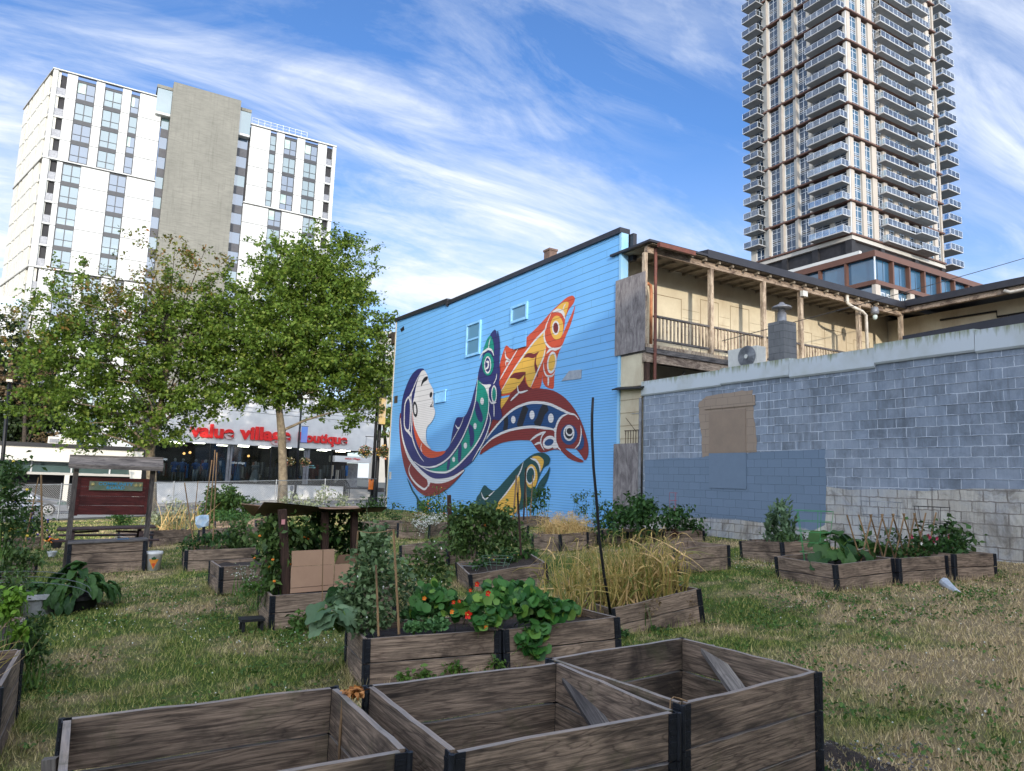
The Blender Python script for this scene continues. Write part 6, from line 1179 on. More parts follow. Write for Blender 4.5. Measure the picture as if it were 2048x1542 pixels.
# bucket ------------------------------------------------------------
bc = np.array([1.27, 15.45, GZ(1.3, 15.5)-.02]); bt = thing('bucket', 'white plastic bucket with orange triangle label beside the notice board', 'bucket', bc)
MB().lathe(bc, [(.115, 0), (.145, .33), (.155, .34), (.155, .355), (.148, .37), (.148, .385), (.135, .385), (.11, .03)], 24).build('pail', plain('white_plastic', S(222, 222, 220), None, 2, .4, 0, 0), bt, smooth=True)
vd = np.array([bc[0], bc[1]]); vd = -vd/np.linalg.norm(vd); sd2 = np.array([-vd[1], vd[0]])
def onb(a, z, r=.150): rr_ = .115+.03*(z/.33)+.006; return (bc[0]+rr_*(vd[0]*math.cos(a)+sd2[0]*math.sin(a)), bc[1]+rr_*(vd[1]*math.cos(a)+sd2[1]*math.sin(a)), bc[2]+z)
b = MB(); b.add([onb(-.62, .25), onb(-.3, .252), onb(0, .252), onb(.3, .252), onb(.62, .25), onb(.3, .15), onb(0, .06), onb(-.3, .15)], [list(range(8))]); b.build('label', plain('orange_label', S(226, 160, 60), S(222, 120, 40), 12), bt)
b = MB(); b.add([onb(-.25, .17, 0), onb(0, .18), onb(.25, .17), onb(0, .10)], [[0, 1, 2, 3]]); b.V = [(v[0]+vd[0]*.002, v[1]+vd[1]*.002, v[2]) for v in b.V]; b.build('label_mark', plain('red_mark', S(226, 80, 40)), bt)
b = MB(); b.add([onb(-.22, .24), onb(-.3, .28), onb(-.1, .285), onb(0, .31), onb(.1, .285), onb(.3, .28), onb(.22, .24)], [list(range(7))]); b.build('leaf_mark', plain('green_mark', S(30, 90, 50)), bt)
# picnic table --------------------------------------------------------------
c = ong(205, 1062, .74); c = np.array([.62, 18.9, GZ(.6, 18.9)]); pt_ = thing('picnic_table', 'dark brown picnic table with benches behind the notice board', 'table', c, 0.03)
ty = 18.9; L0, L1_ = ony(113, 1061, ty-.35), ony(313, 1052, ty-.35); x0, x1 = L0[0], L1_[0]; zt = (L0[2]+L1_[2])/2-.02; zg = GZ(.6, ty)
b = MB()
for i in range(5): b.prism([(x0, ty-.37+i*.15, zt-.045), (x1, ty-.37+i*.15, zt+.01), (x1, ty-.235+i*.15, zt+.01), (x0, ty-.235+i*.15, zt-.045)], (0, 0, .038))
b.build('tabletop', MT['table'], pt_)
for s in (-1, 1):
    MB().box(x0-.05, x1+.05, ty+s*.72-.13, ty+s*.72+.13, zg+.42, zg+.455).build('bench_seat', MT['table'], pt_)
for x in (x0+.3, x1-.3):
    l = MB(); l.bar((x, ty-.3, zt-.06), (x, ty-.62, zg), .09, .04); l.bar((x, ty+.3, zt-.06), (x, ty+.62, zg), .09, .04); l.bar((x, ty-.84, zg+.39), (x, ty+.84, zg+.39), .09, .04); l.build('trestle', MT['table'], pt_)
    MB().bar((x, ty, zt-.1), ((x0+x1)/2+(x-(x0+x1)/2)*.25, ty, zt-.07-.0), .06, .04).build('brace', MT['table'], pt_)
# ================================================================ CARDBOARD SHELTER AND ITS STAKES
PC, uC, vC, wC, LuC, LvC, hC = C
def CL(a, b_, z): return PC+uC*a+vC*b_+np.array([0, 0, z])
def stk(name, lab, cat, p0, p1, r, mat, n=6, group=None, sq=False):
    t = thing(name, lab, cat, p0, 0, group)
    (MB().bar(p0, p1, r*2, r*2) if sq else MB().tube([p0, p1], [r, r*.85], n)).build('shaft', mat, t); return t
yC = PC[1]+.05; 
sh = thing('cardboard_shelter', 'shelter of flattened brown cardboard on dark posts over the tomato plants', 'shelter', CL(.6, .5, -.06))
def cpt(x, y, Y): return ony(x, y, Y)
zr_ = lambda x, y, Y: ony(480+x/5.506, 980+y/5.506, Y)
Y1, Y2, Y3 = yC+1.5, yC+.85, yC+.25
roof = [zr_(150, 285, Y1-.05), zr_(260, 142, Y3), zr_(430, 150, Y3), zr_(860, 195, Y3), zr_(1240, 205, Y3), zr_(1620, 198, Y3-.1), zr_(1560, 238, Y1+.1), zr_(960, 262, Y1), zr_(520, 290, Y1-.05)]
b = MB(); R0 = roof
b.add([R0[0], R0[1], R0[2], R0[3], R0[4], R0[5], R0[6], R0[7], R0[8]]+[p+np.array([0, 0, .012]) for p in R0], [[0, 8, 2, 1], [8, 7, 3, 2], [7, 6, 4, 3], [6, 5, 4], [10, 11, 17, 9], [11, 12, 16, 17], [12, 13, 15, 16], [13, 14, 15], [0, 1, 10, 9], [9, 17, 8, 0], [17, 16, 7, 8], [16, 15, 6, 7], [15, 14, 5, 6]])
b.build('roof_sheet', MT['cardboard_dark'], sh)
fl = [zr_(8, 155, Y3+.1), zr_(222, 178, Y2+.1), zr_(150, 283, Y1-.05), zr_(135, 283, Y1-.05)]; MB().prism(fl, (0, .004, .012)).build('roof_flap', MT['cardboard'], sh)
fl = [zr_(870, 200, Y3), zr_(1275, 182, Y3+.4), zr_(1335, 207, Y3), zr_(1000, 212, Y3-.1)]; MB().prism(fl, (0, 0, .01)).build('roof_flap', MT['cardboard'], sh)
for x0_, y0_, x1_, y1_, Y, hw in ((465, 215, 515, 1140, yC+.2, .045), (935, 240, 930, 1090, yC+.45, .04), (1258, 240, 1255, 1080, yC+.5, .04), (335, 260, 330, 960, yC+.9, .04)):
    p1 = zr_(x0_, y0_, Y); p0 = zr_(x1_, y1_, Y); p0[2] = PC[2]-.08; MB().bar(p0, p1, hw*2, hw*2).build('post', MT['brownpost'], sh)
p0 = zr_(290, 985, Y2); p1 = zr_(300, 770, Y2); MB().bar(p0, p1, .1, .03).build('short_board', MT['redboard'], sh)
w_ = zr_(470, 350, yC+.15); MB().box(w_[0]-.02, w_[0]+.02, w_[1]-.03, w_[1]-.025, w_[2]-.03, w_[2]+.03).build('tag', MT['pink'] if 'pink' in MT else plain('pink_tag', S(220, 150, 150)), sh)
yW = PC[1]+.18
def wallp(P, off=0, d=.008): return [zr_(x, y, yW+off) for x, y in P]
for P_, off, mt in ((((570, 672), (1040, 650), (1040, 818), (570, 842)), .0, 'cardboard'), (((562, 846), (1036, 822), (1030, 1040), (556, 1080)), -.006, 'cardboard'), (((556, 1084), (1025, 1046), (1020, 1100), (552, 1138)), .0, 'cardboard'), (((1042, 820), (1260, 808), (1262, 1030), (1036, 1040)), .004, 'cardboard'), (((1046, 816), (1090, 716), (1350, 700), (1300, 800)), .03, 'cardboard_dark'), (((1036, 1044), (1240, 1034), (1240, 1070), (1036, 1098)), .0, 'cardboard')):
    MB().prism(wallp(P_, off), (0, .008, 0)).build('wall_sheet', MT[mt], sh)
# black pole ------------------------------------------------------------------
yp = Fb[0][1]-.03; p0 = ony(1221, 1222, yp); pts = [ony(x, y, yp) for x, y in ((1221, 1225), (1208, 1150), (1199, 1080), (1193, 1000), (1187, 935), (1184, 870), (1184, 830), (1186, 795))]
t = thing('garden_pole', 'tall thin black pole with a slight bend, standing at the garlic box', 'pole', p0); MB().tube(pts, [.016]*7+[.014], 8).build('shaft', MT['black_metal'], t, smooth=True)
# brown timber posts and canes among the beds -------------------------------------
def cane(lab, a, b_, Y, r=.012, mat=None, name='garden_stake', cat='stake', group=None): stk(name, lab, cat, ony(*a, Y), ony(*b_, Y), r, mat or MT['pale_stake'], group=group)
cane('thick brown post left of the tomato vines', (902, 1110), (898, 990), 11.9, .045, MT['brownpost']); cane('thin brown post at the right edge of the tomato vines', (1042, 1110), (1035, 985), 10.1, .018, MT['brownpost'])
yE = E_[0][1]+.25
cane('long bean cane leaning left, right of the bucket', (389, 1100), (369, 965), yE, .013, group='bean canes'); cane('long bean cane leaning right from the box front', (425, 1098), (434, 905), yE, .013, group='bean canes')
cane('middle bean cane crossing the others', (418, 1062), (430, 900), yE+.5, .012, group='bean canes'); cane('bean cane leaning against the shrub', (405, 1060), (424, 920), yE+.6, .012, group='bean canes'); cane('grey straight cane left of the bean canes', (386, 1062), (396, 962), yE+1, .010, group='bean canes')
ts = thing('metal_post', 'short dark steel post with a hanging blue and white cloth', 'post', ony(407, 1085, yE+.4)); MB().bar(ony(407, 1087, yE+.4), ony(408, 1040, yE+.4), .06, .05).build('shaft', MT['hinge'], ts)
cg = thing('hanging_cloth', 'white and pale blue cloth with curved stripes draped over the short steel post', 'cloth', ony(405, 1055, yE+.35)); cc = [ony(x, y, yE+.33+dy) for x, y, dy in ((391, 1034, .05), (402, 1030, 0), (417, 1030, .03), (418, 1040, 0), (417, 1052, .04), (407, 1054, 0), (396, 1057, .05), (391, 1048, .02))]; MB().prism(cc, (0, .02, 0)).build('cloth', plain('pale_blue_cloth', S(214, 222, 226), S(140, 180, 214), 6), cg)
yA = PA[1]
cane('cane at the front of the pea vines, tallest', (798, 1268), (787, 1058), PA[1]+.02, .011, group='pea canes'); cane('cane at the left of the pea vines', (709, 1180), (716, 1062), PA[1]+.5, .009, group='pea canes'); cane('short cane inside the pea vines', (757, 1272), (752, 1130), PA[1]+.03, .010, group='pea canes'); cane('thin cane in front of the cardboard wall', (644, 1225), (646, 1100), PA[1]+1.6, .006, group='pea canes')
sg = thing('twine', 'pale twine tied between the pea canes', 'string', ony(716, 1063, yA+.3)); MB().tube([ony(716, 1062, PA[1]+.5), ony(740, 1066, yA+.3), ony(765, 1064, yA+.2), ony(787, 1059, PA[1]+.02)], .004, 5).build('string', MT['straw_'] if 'straw_' in MT else MT['pale_stake'], sg)
yK = 14.5
for i, (a, b_) in enumerate((((1026, 1045), (1033, 950)), ((1033, 1045), (1038, 962)), ((1040, 1045), (1033, 955)), ((1047, 1040), (1052, 935)), ((1055, 1045), (1050, 945)), ((1060, 1040), (1066, 950)))):
    cane(['leftmost', 'second', 'third', 'fourth', 'fifth', 'rightmost'][i]+' of the tall pale stakes bundled in front of the green painted fish', a, b_, 15.0+i*.12, .022 if i in (0, 3) else .014, MT['pale_stake'] if i != 3 else MT['brownpost'], group='stakes in front of the painted fish')
for i, x in enumerate((728, 738, 748, 757, 766)): cane(['leftmost', 'second', 'middle', 'fourth', 'rightmost'][i]+' of the thin grey twigs right of the cardboard shelter', (x-2, 1110), (x+3, 1048+4*(i % 2)), 10.6, .012, MT['greywood_z'], group='thin grey twigs')
yL = 9.6
cane('pale vertical stake at far left with crossbar', (85, 1100), (82, 949), 15.5, .02); cane('leaning stake left of the pale vertical one', (48, 1098), (77, 955), 15.2, .012); cane('horizontal crossbar tied to the stakes at far left', (14, 1001), (86, 1003), 15.4, .008)
cane('slim dark stick among the flower stems at far left', (55, 1055), (72, 1010), 15.1, .009, MT['brownpost'])
# tomato cages and trellises ---------------------------------------------------------
def cage(lab, c, r, h, mat, rings=3, legs=4, top=1.0, name='tomato_cage', group=None):
    t = thing(name, lab, 'plant cage', c, 0, group); b = MB()
    for i in range(rings):
        z = h*(i+1)/rings; rr_ = r*(.65+.35*(i+1)/rings*top); b.tube([(c[0]+rr_*math.cos(a), c[1]+rr_*math.sin(a), c[2]+z) for a in np.linspace(0, 2*np.pi, 21)], .004, 5, caps=False)
    for k in range(legs):
        a = k*2*math.pi/legs+.4; b.tube([(c[0]+r*.6*math.cos(a), c[1]+r*.6*math.sin(a), c[2]), (c[0]+r*math.cos(a), c[1]+r*math.sin(a), c[2]+h)], .004, 5)
    b.build('wire', mat, t)
PG, uG, vG = Gb[:3]
gm = plain('green_coated_wire', S(104, 130, 110), bstr=0); cage('round grey-green cage in the box behind the nasturtiums', PG+uG*.55+vG*.35+[0, 0, -.08], .26, .22, gm, 2, 5); cage('low wire cage beside the grey end board', PG+uG*.12+vG*.45+[0, 0, -.08], .2, .14, MT['steel'], 1, 4)
gw_ = plain('bright_green_wire', S(60, 150, 84), bstr=0); PB, uB, vB = Bb[:3]
cage('bright green wire cage around the rhubarb', PB+uB*.35+vB*.75+[0, 0, -.08], .28, .78, gw_, 5, 5, name='plant_cage'); cage('pink metal tower trellis in front of the grey wall', np.array([*b15[0][:2], b15[0][2]])-b15[1]*0+b15[2]*.6+b15[1]*.45+[0, 0, -.06], .10, .95, plain('pink_wire', S(170, 80, 96), bstr=0), 5, 3, name='tower_trellis')
P_, u_, v_ = B2[:3]; lt = thing('lattice_trellis', 'expanding wooden lattice trellis standing in the box right of the rhubarb', 'trellis', P_+u_*.5+v_*.3); b = MB()
for i in range(7):
    for s in (-1, 1): a = P_+u_*(-.35+i*.24)+v_*.35; b.bar(a+[0, 0, -.06], a+u_*(s*.26)+np.array([0, 0, .62]), .022, .008)
b.build('lattice', MT['pale_stake'], lt)
cage('dark wire grid behind the lattice', P_+u_*.55+v_*.7+[0, 0, -.06], .3, .85, MT['steel'], 4, 6, name='plant_cage'); P3, u3, v3 = B3[:3]; cage('thin dark wire cage in the right end box', P3+u3*.25+v3*.5+[0, 0, -.06], .26, .75, MT['dark'], 3, 5, name='plant_cage')
cane('thin tall stick above the lattice', (1864, 1110), (1864, 975), P_[1]+.5, .006, MT['brownpost'])
# wire hoops at left
hp = thing('wire_hoops', 'thin white wire hoops over the left edge box', 'wire hoop', (-1.0, 10.6, .1)); b = MB()
for k in range(3): b.tube([(-1.6+.9*(1-math.cos(a))/1, 10.3+k*.5, .12+.22*math.sin(a)) for a in np.linspace(0, math.pi, 12)], .004, 5)
b.build('wire', MT['steel'], hp)
# drip line across the lawn
dl = thing('soaker_hose', 'thin black hose lying across the lawn behind the leafy pot', 'hose', ong(300, 1172)); MB().tube([ong(x, y, .02) for x, y in ((195, 1184), (260, 1176), (320, 1168), (370, 1163), (418, 1160))], .013, 6).tube([ong(x, y, .02) for x, y in ((205, 1178), (270, 1170), (330, 1165), (415, 1154))], .013, 6).build('hose', MT['dark'], dl)
# step, bag, boards ------------------------------------------------------------
q = ong(507, 1262); stp = thing('black_step', 'small black plastic step stool at the corner of the tomato box', 'stool', (q[0], q[1], GZ(q[0], q[1]))); g0 = GZ(q[0], q[1]); b = MB(); b.box(q[0]-.15, q[0]+.11, q[1]-.05, q[1]+.15, g0+.11, g0+.14); b.build('top', MT['dark'], stp)
for dx, dy in ((-.13, -.03), (.07, -.03), (-.13, .12), (.07, .12)): MB().box(q[0]+dx, q[0]+dx+.03, q[1]+dy, q[1]+dy+.03, g0, g0+.109).build('leg', MT['dark'], stp)
q = ong(1898, 1172); bg_ = thing('plastic_bag', 'crumpled white plastic bag lying on the grass by the right end boxes', 'bag', q); V = []; n = 9
pts = [ong(x, y, z) for x, y, z in ((1880, 1166, .05), (1890, 1165, .08), (1900, 1174, .05), (1914, 1183, .03), (1922, 1185, .02))]; MB().tube(pts, [.02, .07, .055, .03, .008], 9).build('bag_body', plain('thin_white_plastic', S(206, 212, 218), S(170, 180, 190), 20, .3, 0, .8, 15, .02), bg_)
def loose(lab, a, b_, w, th, mat): t = thing('loose_board', lab, 'board', a, 0, 'loose boards leaning in the foreground boxes'); d = b_-a; m = FR(a, d, (-.35, -.75, .55)); L = float(np.linalg.norm(d)); MB().box(0, L, -w/2, w/2, 0, th).build('plank', mat, t, frame=m)
loose('pale grey board leaning in the right foreground box', ony(1486, 1402, 2.95), ony(1412, 1298, 3.42), .10, .03, MT['cutwood']); loose('mossy grey plank leaning in the middle foreground box', ony(1222, 1490, 2.78), ony(1140, 1362, 3.27), .09, .03, MT['greywood'])
loose('short board end standing at the left corner of the bottom left box', ony(104, 1580, 3.33), ony(104, 1513, 3.33), .05, .03, MT['cutwood'])
# twine tie and seedling in the front boxes
tw_ = thing('twine_tie', 'loop of pale twine at the corner joining the two right foreground boxes', 'string', onz(1350, 1404, ZT_)); c_ = onz(1350, 1404, ZT_); MB().tube([c_+[-.05, -.02, -.03], c_+[-.03, 0, .01], c_+[0, .01, .02], c_+[.03, 0, .012], c_+[.05, -.03, .004]], .003, 5).build('string', MT['pale_stake'], tw_)
dc = onz(700, 1388, ZT_); dcl = thing('dried_leaf_clump', 'brown dried leaf clump draped over the joint of the two left foreground boxes', 'dried leaves', dc); P = in_ball(90, dc+[.02, 0, .012], (.06, .03, .012)); V, Fm = leaves(P, .028, shape='lance', droop=.4); link('leaves', fast_mesh('leaves', V-dc, Fm, leafm('curled_dry_leaf', S(150, 96, 46), S(190, 132, 74), trans=0)), dcl); MB().tube([dc+[-.04, -.03, 0], dc+[-.055, -.06, -.12], dc+[-.055, -.07, -.3]], [.008, .006, .005], 6).build('stem', MT['pale_stake'], dcl)
# pots at the left -------------------------------------------------------------
def pot(lab, c, r, h, mat, name='plant_pot'):
    t = thing(name, lab, 'plant pot', c); MB().lathe(c, [(r*.7, 0), (r*.93, h*.78), (r*1.04, h*.79), (r*1.04, h), (r*.95, h), (r*.9, h*.85)], 24).build('pot', mat, t, smooth=False); MB().lathe((c[0], c[1], c[2]+h*.84), [(r*.9, 0), (.01, .01)], 16, close=False).build('soil', MT['soil'], t); return t
wpc = ong(78, 1246); wpc = np.array([-.28, 10.1, GZ(-.3, 10.1)]); pot('large white plant pot at left beneath leafy growth', ong(72, 1232)*[1, 1, 0]+[0, 0, GZ(*ong(72, 1232)[:2])], .24, .30, plain('white_pot', S(196, 198, 200), S(160, 162, 166), 7, .5)); WP = ong(72, 1232)
lp_ = ong(150, 1222); pot('black pot hidden beneath the broad cabbage leaves', lp_, .30, .22, MT['dark']); 
mp_ = ong(103, 1113); pot('small white pot by the orange marigolds', mp_, .10, .12, plain('small_white_pot', S(214, 216, 218))); mq = ong(102, 1098); pot('dark pot of orange marigolds behind the left beds', mq+[.1, .3, 0], .15, .22, MT['dark'])
# ================================================================ LAWN (follows the settled beds)
RA = np.array(RES+[(14.0, 7.0, .03), (14.2, 16.5, .0), (-3, 25, 0), (0, 15.8, .0), (-6, 10, 0), (10, 2, 0)])
def resid(x, y):
    w = np.exp(-((RA[:, 0]-x)**2+(RA[:, 1]-y)**2)/(2*1.1**2)); return float((w*RA[:, 2]).sum()/(w.sum()+.06))
def lz(x, y): return GZ(x, y)+resid(x, y)+.010*math.sin(x*1.7+y*.6)+.008*math.sin(y*2.1-x)
sheet('lawn', -14, 15.0, -6, 38.9, MT['lawn'], 110, 160, lz)
dp_ = thing; 
def patch_sheet(name, lab, px, mat, amp=.02, kind='structure'):
    c = np.mean([ong(*p) for p in px], 0); pts = smooth_curve([ong(*p)[:2] for p in px], True, 6); V = [(c[0], c[1], lz(c[0], c[1])+.02)]
    for f in (.4, .75, 1.0):
        for p in pts: q = c[:2]+(p-c[:2])*f*(1+rng.normal(0, .02)); V.append((q[0], q[1], lz(q[0], q[1])+(.022 if f < 1 else .004)+rng.normal(0, amp*.4)*(f < 1)))
    n = len(pts); Fc = [[0, 1+i, 1+(i+1) % n] for i in range(n)]+[[1+r*n+i, 1+(r+1)*n+i, 1+(r+1)*n+(i+1) % n, 1+r*n+(i+1) % n] for r in range(2) for i in range(n)]
    o = link(name, fast_mesh(name, V, Fc, mat, smooth=True)); o['kind'] = kind; return o
patch_sheet('bare_soil', '', [(1650, 1445), (1720, 1470), (1800, 1500), (1850, 1542), (1860, 1640), (1640, 1700), (1600, 1500)], MT['soil'])
patch_sheet('gravel_path', '', [(160, 1128), (220, 1118), (290, 1116), (300, 1124), (240, 1134), (150, 1140)], plain('pale_gravel', S(146, 142, 132), S(104, 100, 92), 30, .95, 0, 1.0, 60, .02))
# loose gravel on the bare soil and pebbles
P = np.array([ong(rng.uniform(1640, 1860), rng.uniform(1455, 1600)) for _ in range(420)]+[ong(rng.uniform(1530, 1720), rng.uniform(1185, 1215)) for _ in range(60)]); b = MB()
for p in P: s = rng.uniform(.004, .012); b.ball((p[0], p[1], lz(p[0], p[1])+.022), s, 6, 4, (1, 1, .6))
o = b.build('gravel', plain('grey_gravel', S(128, 124, 120), S(74, 70, 68), 40, .9, 0, .3, island=.3)); tag(o, 'loose grey gravel scattered on the bare soil beside the foreground boxes', 'gravel', kind='stuff')
# ---- grass
def lawn_points(n, dmin, dmax, fx=(-14, 14.1), pw=1.25):
    out = []; k = 0
    while k < n:
        m = n*2; d = dmin*(dmax/dmin)**rng.uniform(0, 1, m)**pw if False else 1/np.sqrt(1/dmax**2+(1/dmin**2-1/dmax**2)*rng.uniform(0, 1, m)) if pw == 2 else np.exp(rng.uniform(math.log(dmin), math.log(dmax), m))
        a = rng.uniform(R_(-12), R_(76), m); x = d*np.sin(a); y = d*np.cos(a); ok = (x > fx[0]) & (x < fx[1]) & (y < 38) & (y > -1)
        q = np.stack([x[ok], y[ok]], 1); out.append(q); k += len(q)
    return np.concatenate(out)[:n]
def in_beds(q):
    m = np.zeros(len(q), bool)
    for P, u, v, w, Lu, Lv, h in BED.values(): r = q-P[:2]; a = r@u[:2]; b_ = r@v[:2]; m |= (a > -.01) & (a < Lu+.01) & (b_ > -.01) & (b_ < Lv+.01)
    return m
_gx = np.linspace(-14, 15, 117); _gy = np.linspace(-6, 39, 181); _gz = np.array([[lz(x, y) for y in _gy] for x in _gx])
def lzv(x, y):
    fx = np.clip((x+14)/.25, 0, 115.999); fy = np.clip((y+6)/.25, 0, 179.999); i = fx.astype(int); j = fy.astype(int); a = fx-i; b = fy-j
    return _gz[i, j]*(1-a)*(1-b)+_gz[i+1, j]*a*(1-b)+_gz[i, j+1]*(1-a)*b+_gz[i+1, j+1]*a*b
q = lawn_points(330000, 2.6, 38); q = q[~in_beds(q)]; d = np.linalg.norm(q, axis=1); n = len(q)
clump_ = np.sin(q[:, 0]*5.1+np.sin(q[:, 1]*3.3)*2)*np.sin(q[:, 1]*4.7+q[:, 0]*1.9)
B = np.stack([q[:, 0], q[:, 1], lzv(q[:, 0], q[:, 1])-.005], 1); h = rng.uniform(.018, .06, n)*(1+.35*clump_); tip = B+np.stack([rng.normal(0, .022, n), rng.normal(0, .022, n), h], 1)
wd = (.0014+.0005*d)[:, None]; th = rng.uniform(0, 2*np.pi, n); sdv = np.stack([np.cos(th), np.sin(th), np.zeros(n)], 1)*wd
V = np.stack([B-sdv, B+sdv, tip], 1).reshape(-1, 3); gobj = link('grass', fast_mesh('grass', V, np.arange(3*n).reshape(n, 3), MT['blade'])); tag(gobj, 'short half-dry lawn grass between the planter boxes', 'grass', kind='stuff')
# longer unmown tufts against the boxes
q = []
for P, u, v, w, Lu, Lv, h in BED.values():
    for a0, b0, du, ln in ((P, -v, u, Lu), (P+v*Lv, v, u, Lu), (P, -u, v, Lv), (P+u*Lu, u, v, Lv)):
        m = int(130*ln); t_ = rng.beta(.7, .7, m)*ln; q.append((a0+np.outer(t_, du)+np.outer(rng.exponential(.035, m)+.008, b0))[:, :2])
q = np.concatenate(q); q = q[~in_beds(q)]; n2 = len(q); B2_ = np.column_stack([q, lzv(q[:, 0], q[:, 1])-.01]); hh_ = rng.uniform(.04, .15, n2); T2_ = B2_+np.stack([rng.normal(0, .035, n2), rng.normal(0, .035, n2), hh_], 1)
Vt, Ft = strips(B2_, T2_, .007, 2, rng.normal(0, .008, (n2, 3))); eo = link('edge_grass', fast_mesh('edge_grass', Vt, Ft, MT['blade'])); tag(eo, 'longer unmown grass tufts around the feet of the planter boxes', 'grass', kind='stuff')
# broad-leaved weeds and clover in drifts
cen = lawn_points(420, 3.0, 26); cen = cen[~in_beds(cen)]
extra = [ong(x, y)[:2] for x, y in [(rng.uniform(1420, 2040), rng.uniform(1150, 1240)) for _ in range(90)]+[(rng.uniform(560, 720), rng.uniform(1215, 1330)) for _ in range(26)]+[(rng.uniform(80, 480), rng.uniform(1160, 1260)) for _ in range(26)]+[(rng.uniform(300, 520), rng.uniform(1120, 1160)) for _ in range(10)]+[(rng.uniform(1400, 1560), rng.uniform(1110, 1180)) for _ in range(14)]+[(1800, 1370), (1700, 1330), (1880, 1240), (1600, 1300), (1640, 1255), (1760, 1290), (1950, 1300), (1900, 1400), (2000, 1480), (1760, 1420), (1990, 1370), (1690, 1390)]]
cen = np.concatenate([cen, np.array(extra)]); P = []
for c in cen:
    r = rng.uniform(.06, .26); m = int(900*r*r)+12; a = rng.normal(0, r*.6, (m, 2)); P.append(np.stack([c[0]+a[:, 0], c[1]+a[:, 1]], 1))
P = np.concatenate(P); P = P[~in_beds(P)]; z = lzv(P[:, 0], P[:, 1])+rng.uniform(.005, .045, len(P)); dd = np.linalg.norm(P, axis=1)
Vw, Fw = leaves(np.column_stack([P, z]), .036, shape='kite', droop=-.2, aspect=.7); wo_ = link('lawn_weeds', fast_mesh('lawn_weeds', Vw, Fw, LM['weed'])); tag(wo_, 'patches of clover and broad-leaved weeds in the lawn', 'ground cover', kind='stuff')
fl_ = []
for (x0, x1, y0, y1, m) in ((80, 480, 1180, 1290, 90), (560, 700, 1240, 1300, 30), (1380, 1560, 1095, 1150, 70), (1560, 2048, 1170, 1240, 60), (60, 900, 1250, 1400, 30), (1700, 2048, 1250, 1500, 20)):
    for _ in range(m): fl_.append(ong(rng.uniform(x0, x1), rng.uniform(y0, y1)))
b = MB()
for p in fl_:
    if in_beds(np.array([p[:2]]))[0]: continue
    b.ball((p[0], p[1], lz(p[0], p[1])+rng.uniform(.03, .06)), rng.uniform(.004, .008), 6, 4)
cf = b.build('clover_flowers', plain('clover_white', S(220, 222, 212), bstr=0)); tag(cf, 'tiny white clover flowers scattered over the lawn', 'flowers', kind='stuff')
# ================================================================ PLANTS
def plant(name, lab, b0, parts, cat='plant', group=None):
    """parts: (part name, V, F, material) in world coordinates"""
    b0 = np.array([float(v) for v in b0]); t = thing(name, lab, cat, b0, 0, group)
    for nm, V, Fm, mt in parts: link(nm, fast_mesh(nm, np.asarray(V)-b0, Fm, mt), t)
    return t
def inbed(B, a0, a1, b0, b1, n):
    P, u, v, w, Lu, Lv, h = B; a = rng.uniform(a0, a1, n)*Lu; b_ = rng.uniform(b0, b1, n)*Lv; return P+np.outer(a, u)+np.outer(b_, v)-w*.07
def bushy(name, lab, B, a, b, h, n, size, mat, shape='kite', cat='plant', flowers=None, aspect=.62, spread=.1, droop=.2, stems=True, clump=.09, per=None, group=None, hang=0.0):
    """clumped leafy growth over part of a bed"""
    k = max(6, n//22); base = inbed(B, *a, *b, k); hh = h*rng.uniform(.35, 1, k)*np.sqrt(1-np.clip(np.abs(np.linspace(-1, 1, k))**2*.4, 0, .6)); top = base+np.stack([rng.normal(0, spread, k), rng.normal(0, spread, k)-hang*rng.uniform(0, 1, k), hh], 1)
    P = []
    for q, p0 in zip(top, base):
        m = max(4, int(n/k)); s = rng.uniform(.25, 1, m)[:, None]; P.append(p0+(q-p0)*s+rng.normal(0, clump, (m, 3))*[1, 1, .7])
    P = np.concatenate(P); zf = base[0][2]; P[:, 2] = np.maximum(P[:, 2], zf+.01); V, Fm = leaves(P, size, shape=shape, aspect=aspect, droop=droop); pr = [('foliage', V, Fm, mat)]
    if stems:
        Vs, Fs = strips(base, top, .012, 3, rng.normal(0, .03, (k, 3))); pr.append(('stem', Vs, Fs, LM['weed']))
    if flowers:
        fm, fn, fs = flowers; Q = P[rng.choice(len(P), fn)]+[0, -.02, .04]; Q[:, 2] += h*.12; Vf = []; Ff = []; 
        for q in Q:
            for j in range(6):
                a_ = j*math.pi/3+rng.uniform(0, .3); d_ = np.array([math.cos(a_)*.8, -.5+rng.normal(0, .1), math.sin(a_)*.8+.2]); s_ = np.array([-math.sin(a_), 0, math.cos(a_)]); b__ = len(Vf); Vf += [q, q+d_*fs*.6+s_*fs*.35, q+d_*fs, q+d_*fs*.6-s_*fs*.35]; Ff.append((b__, b__+1, b__+2, b__+3))
        pr.append(('flowers', np.array(Vf), np.array(Ff), fm))
    return plant(name, lab, B[0]+B[1]*B[4]*(a[0]+a[1])/2+B[2]*B[5]*(b[0]+b[1])/2-B[3]*.07, pr, cat, group)
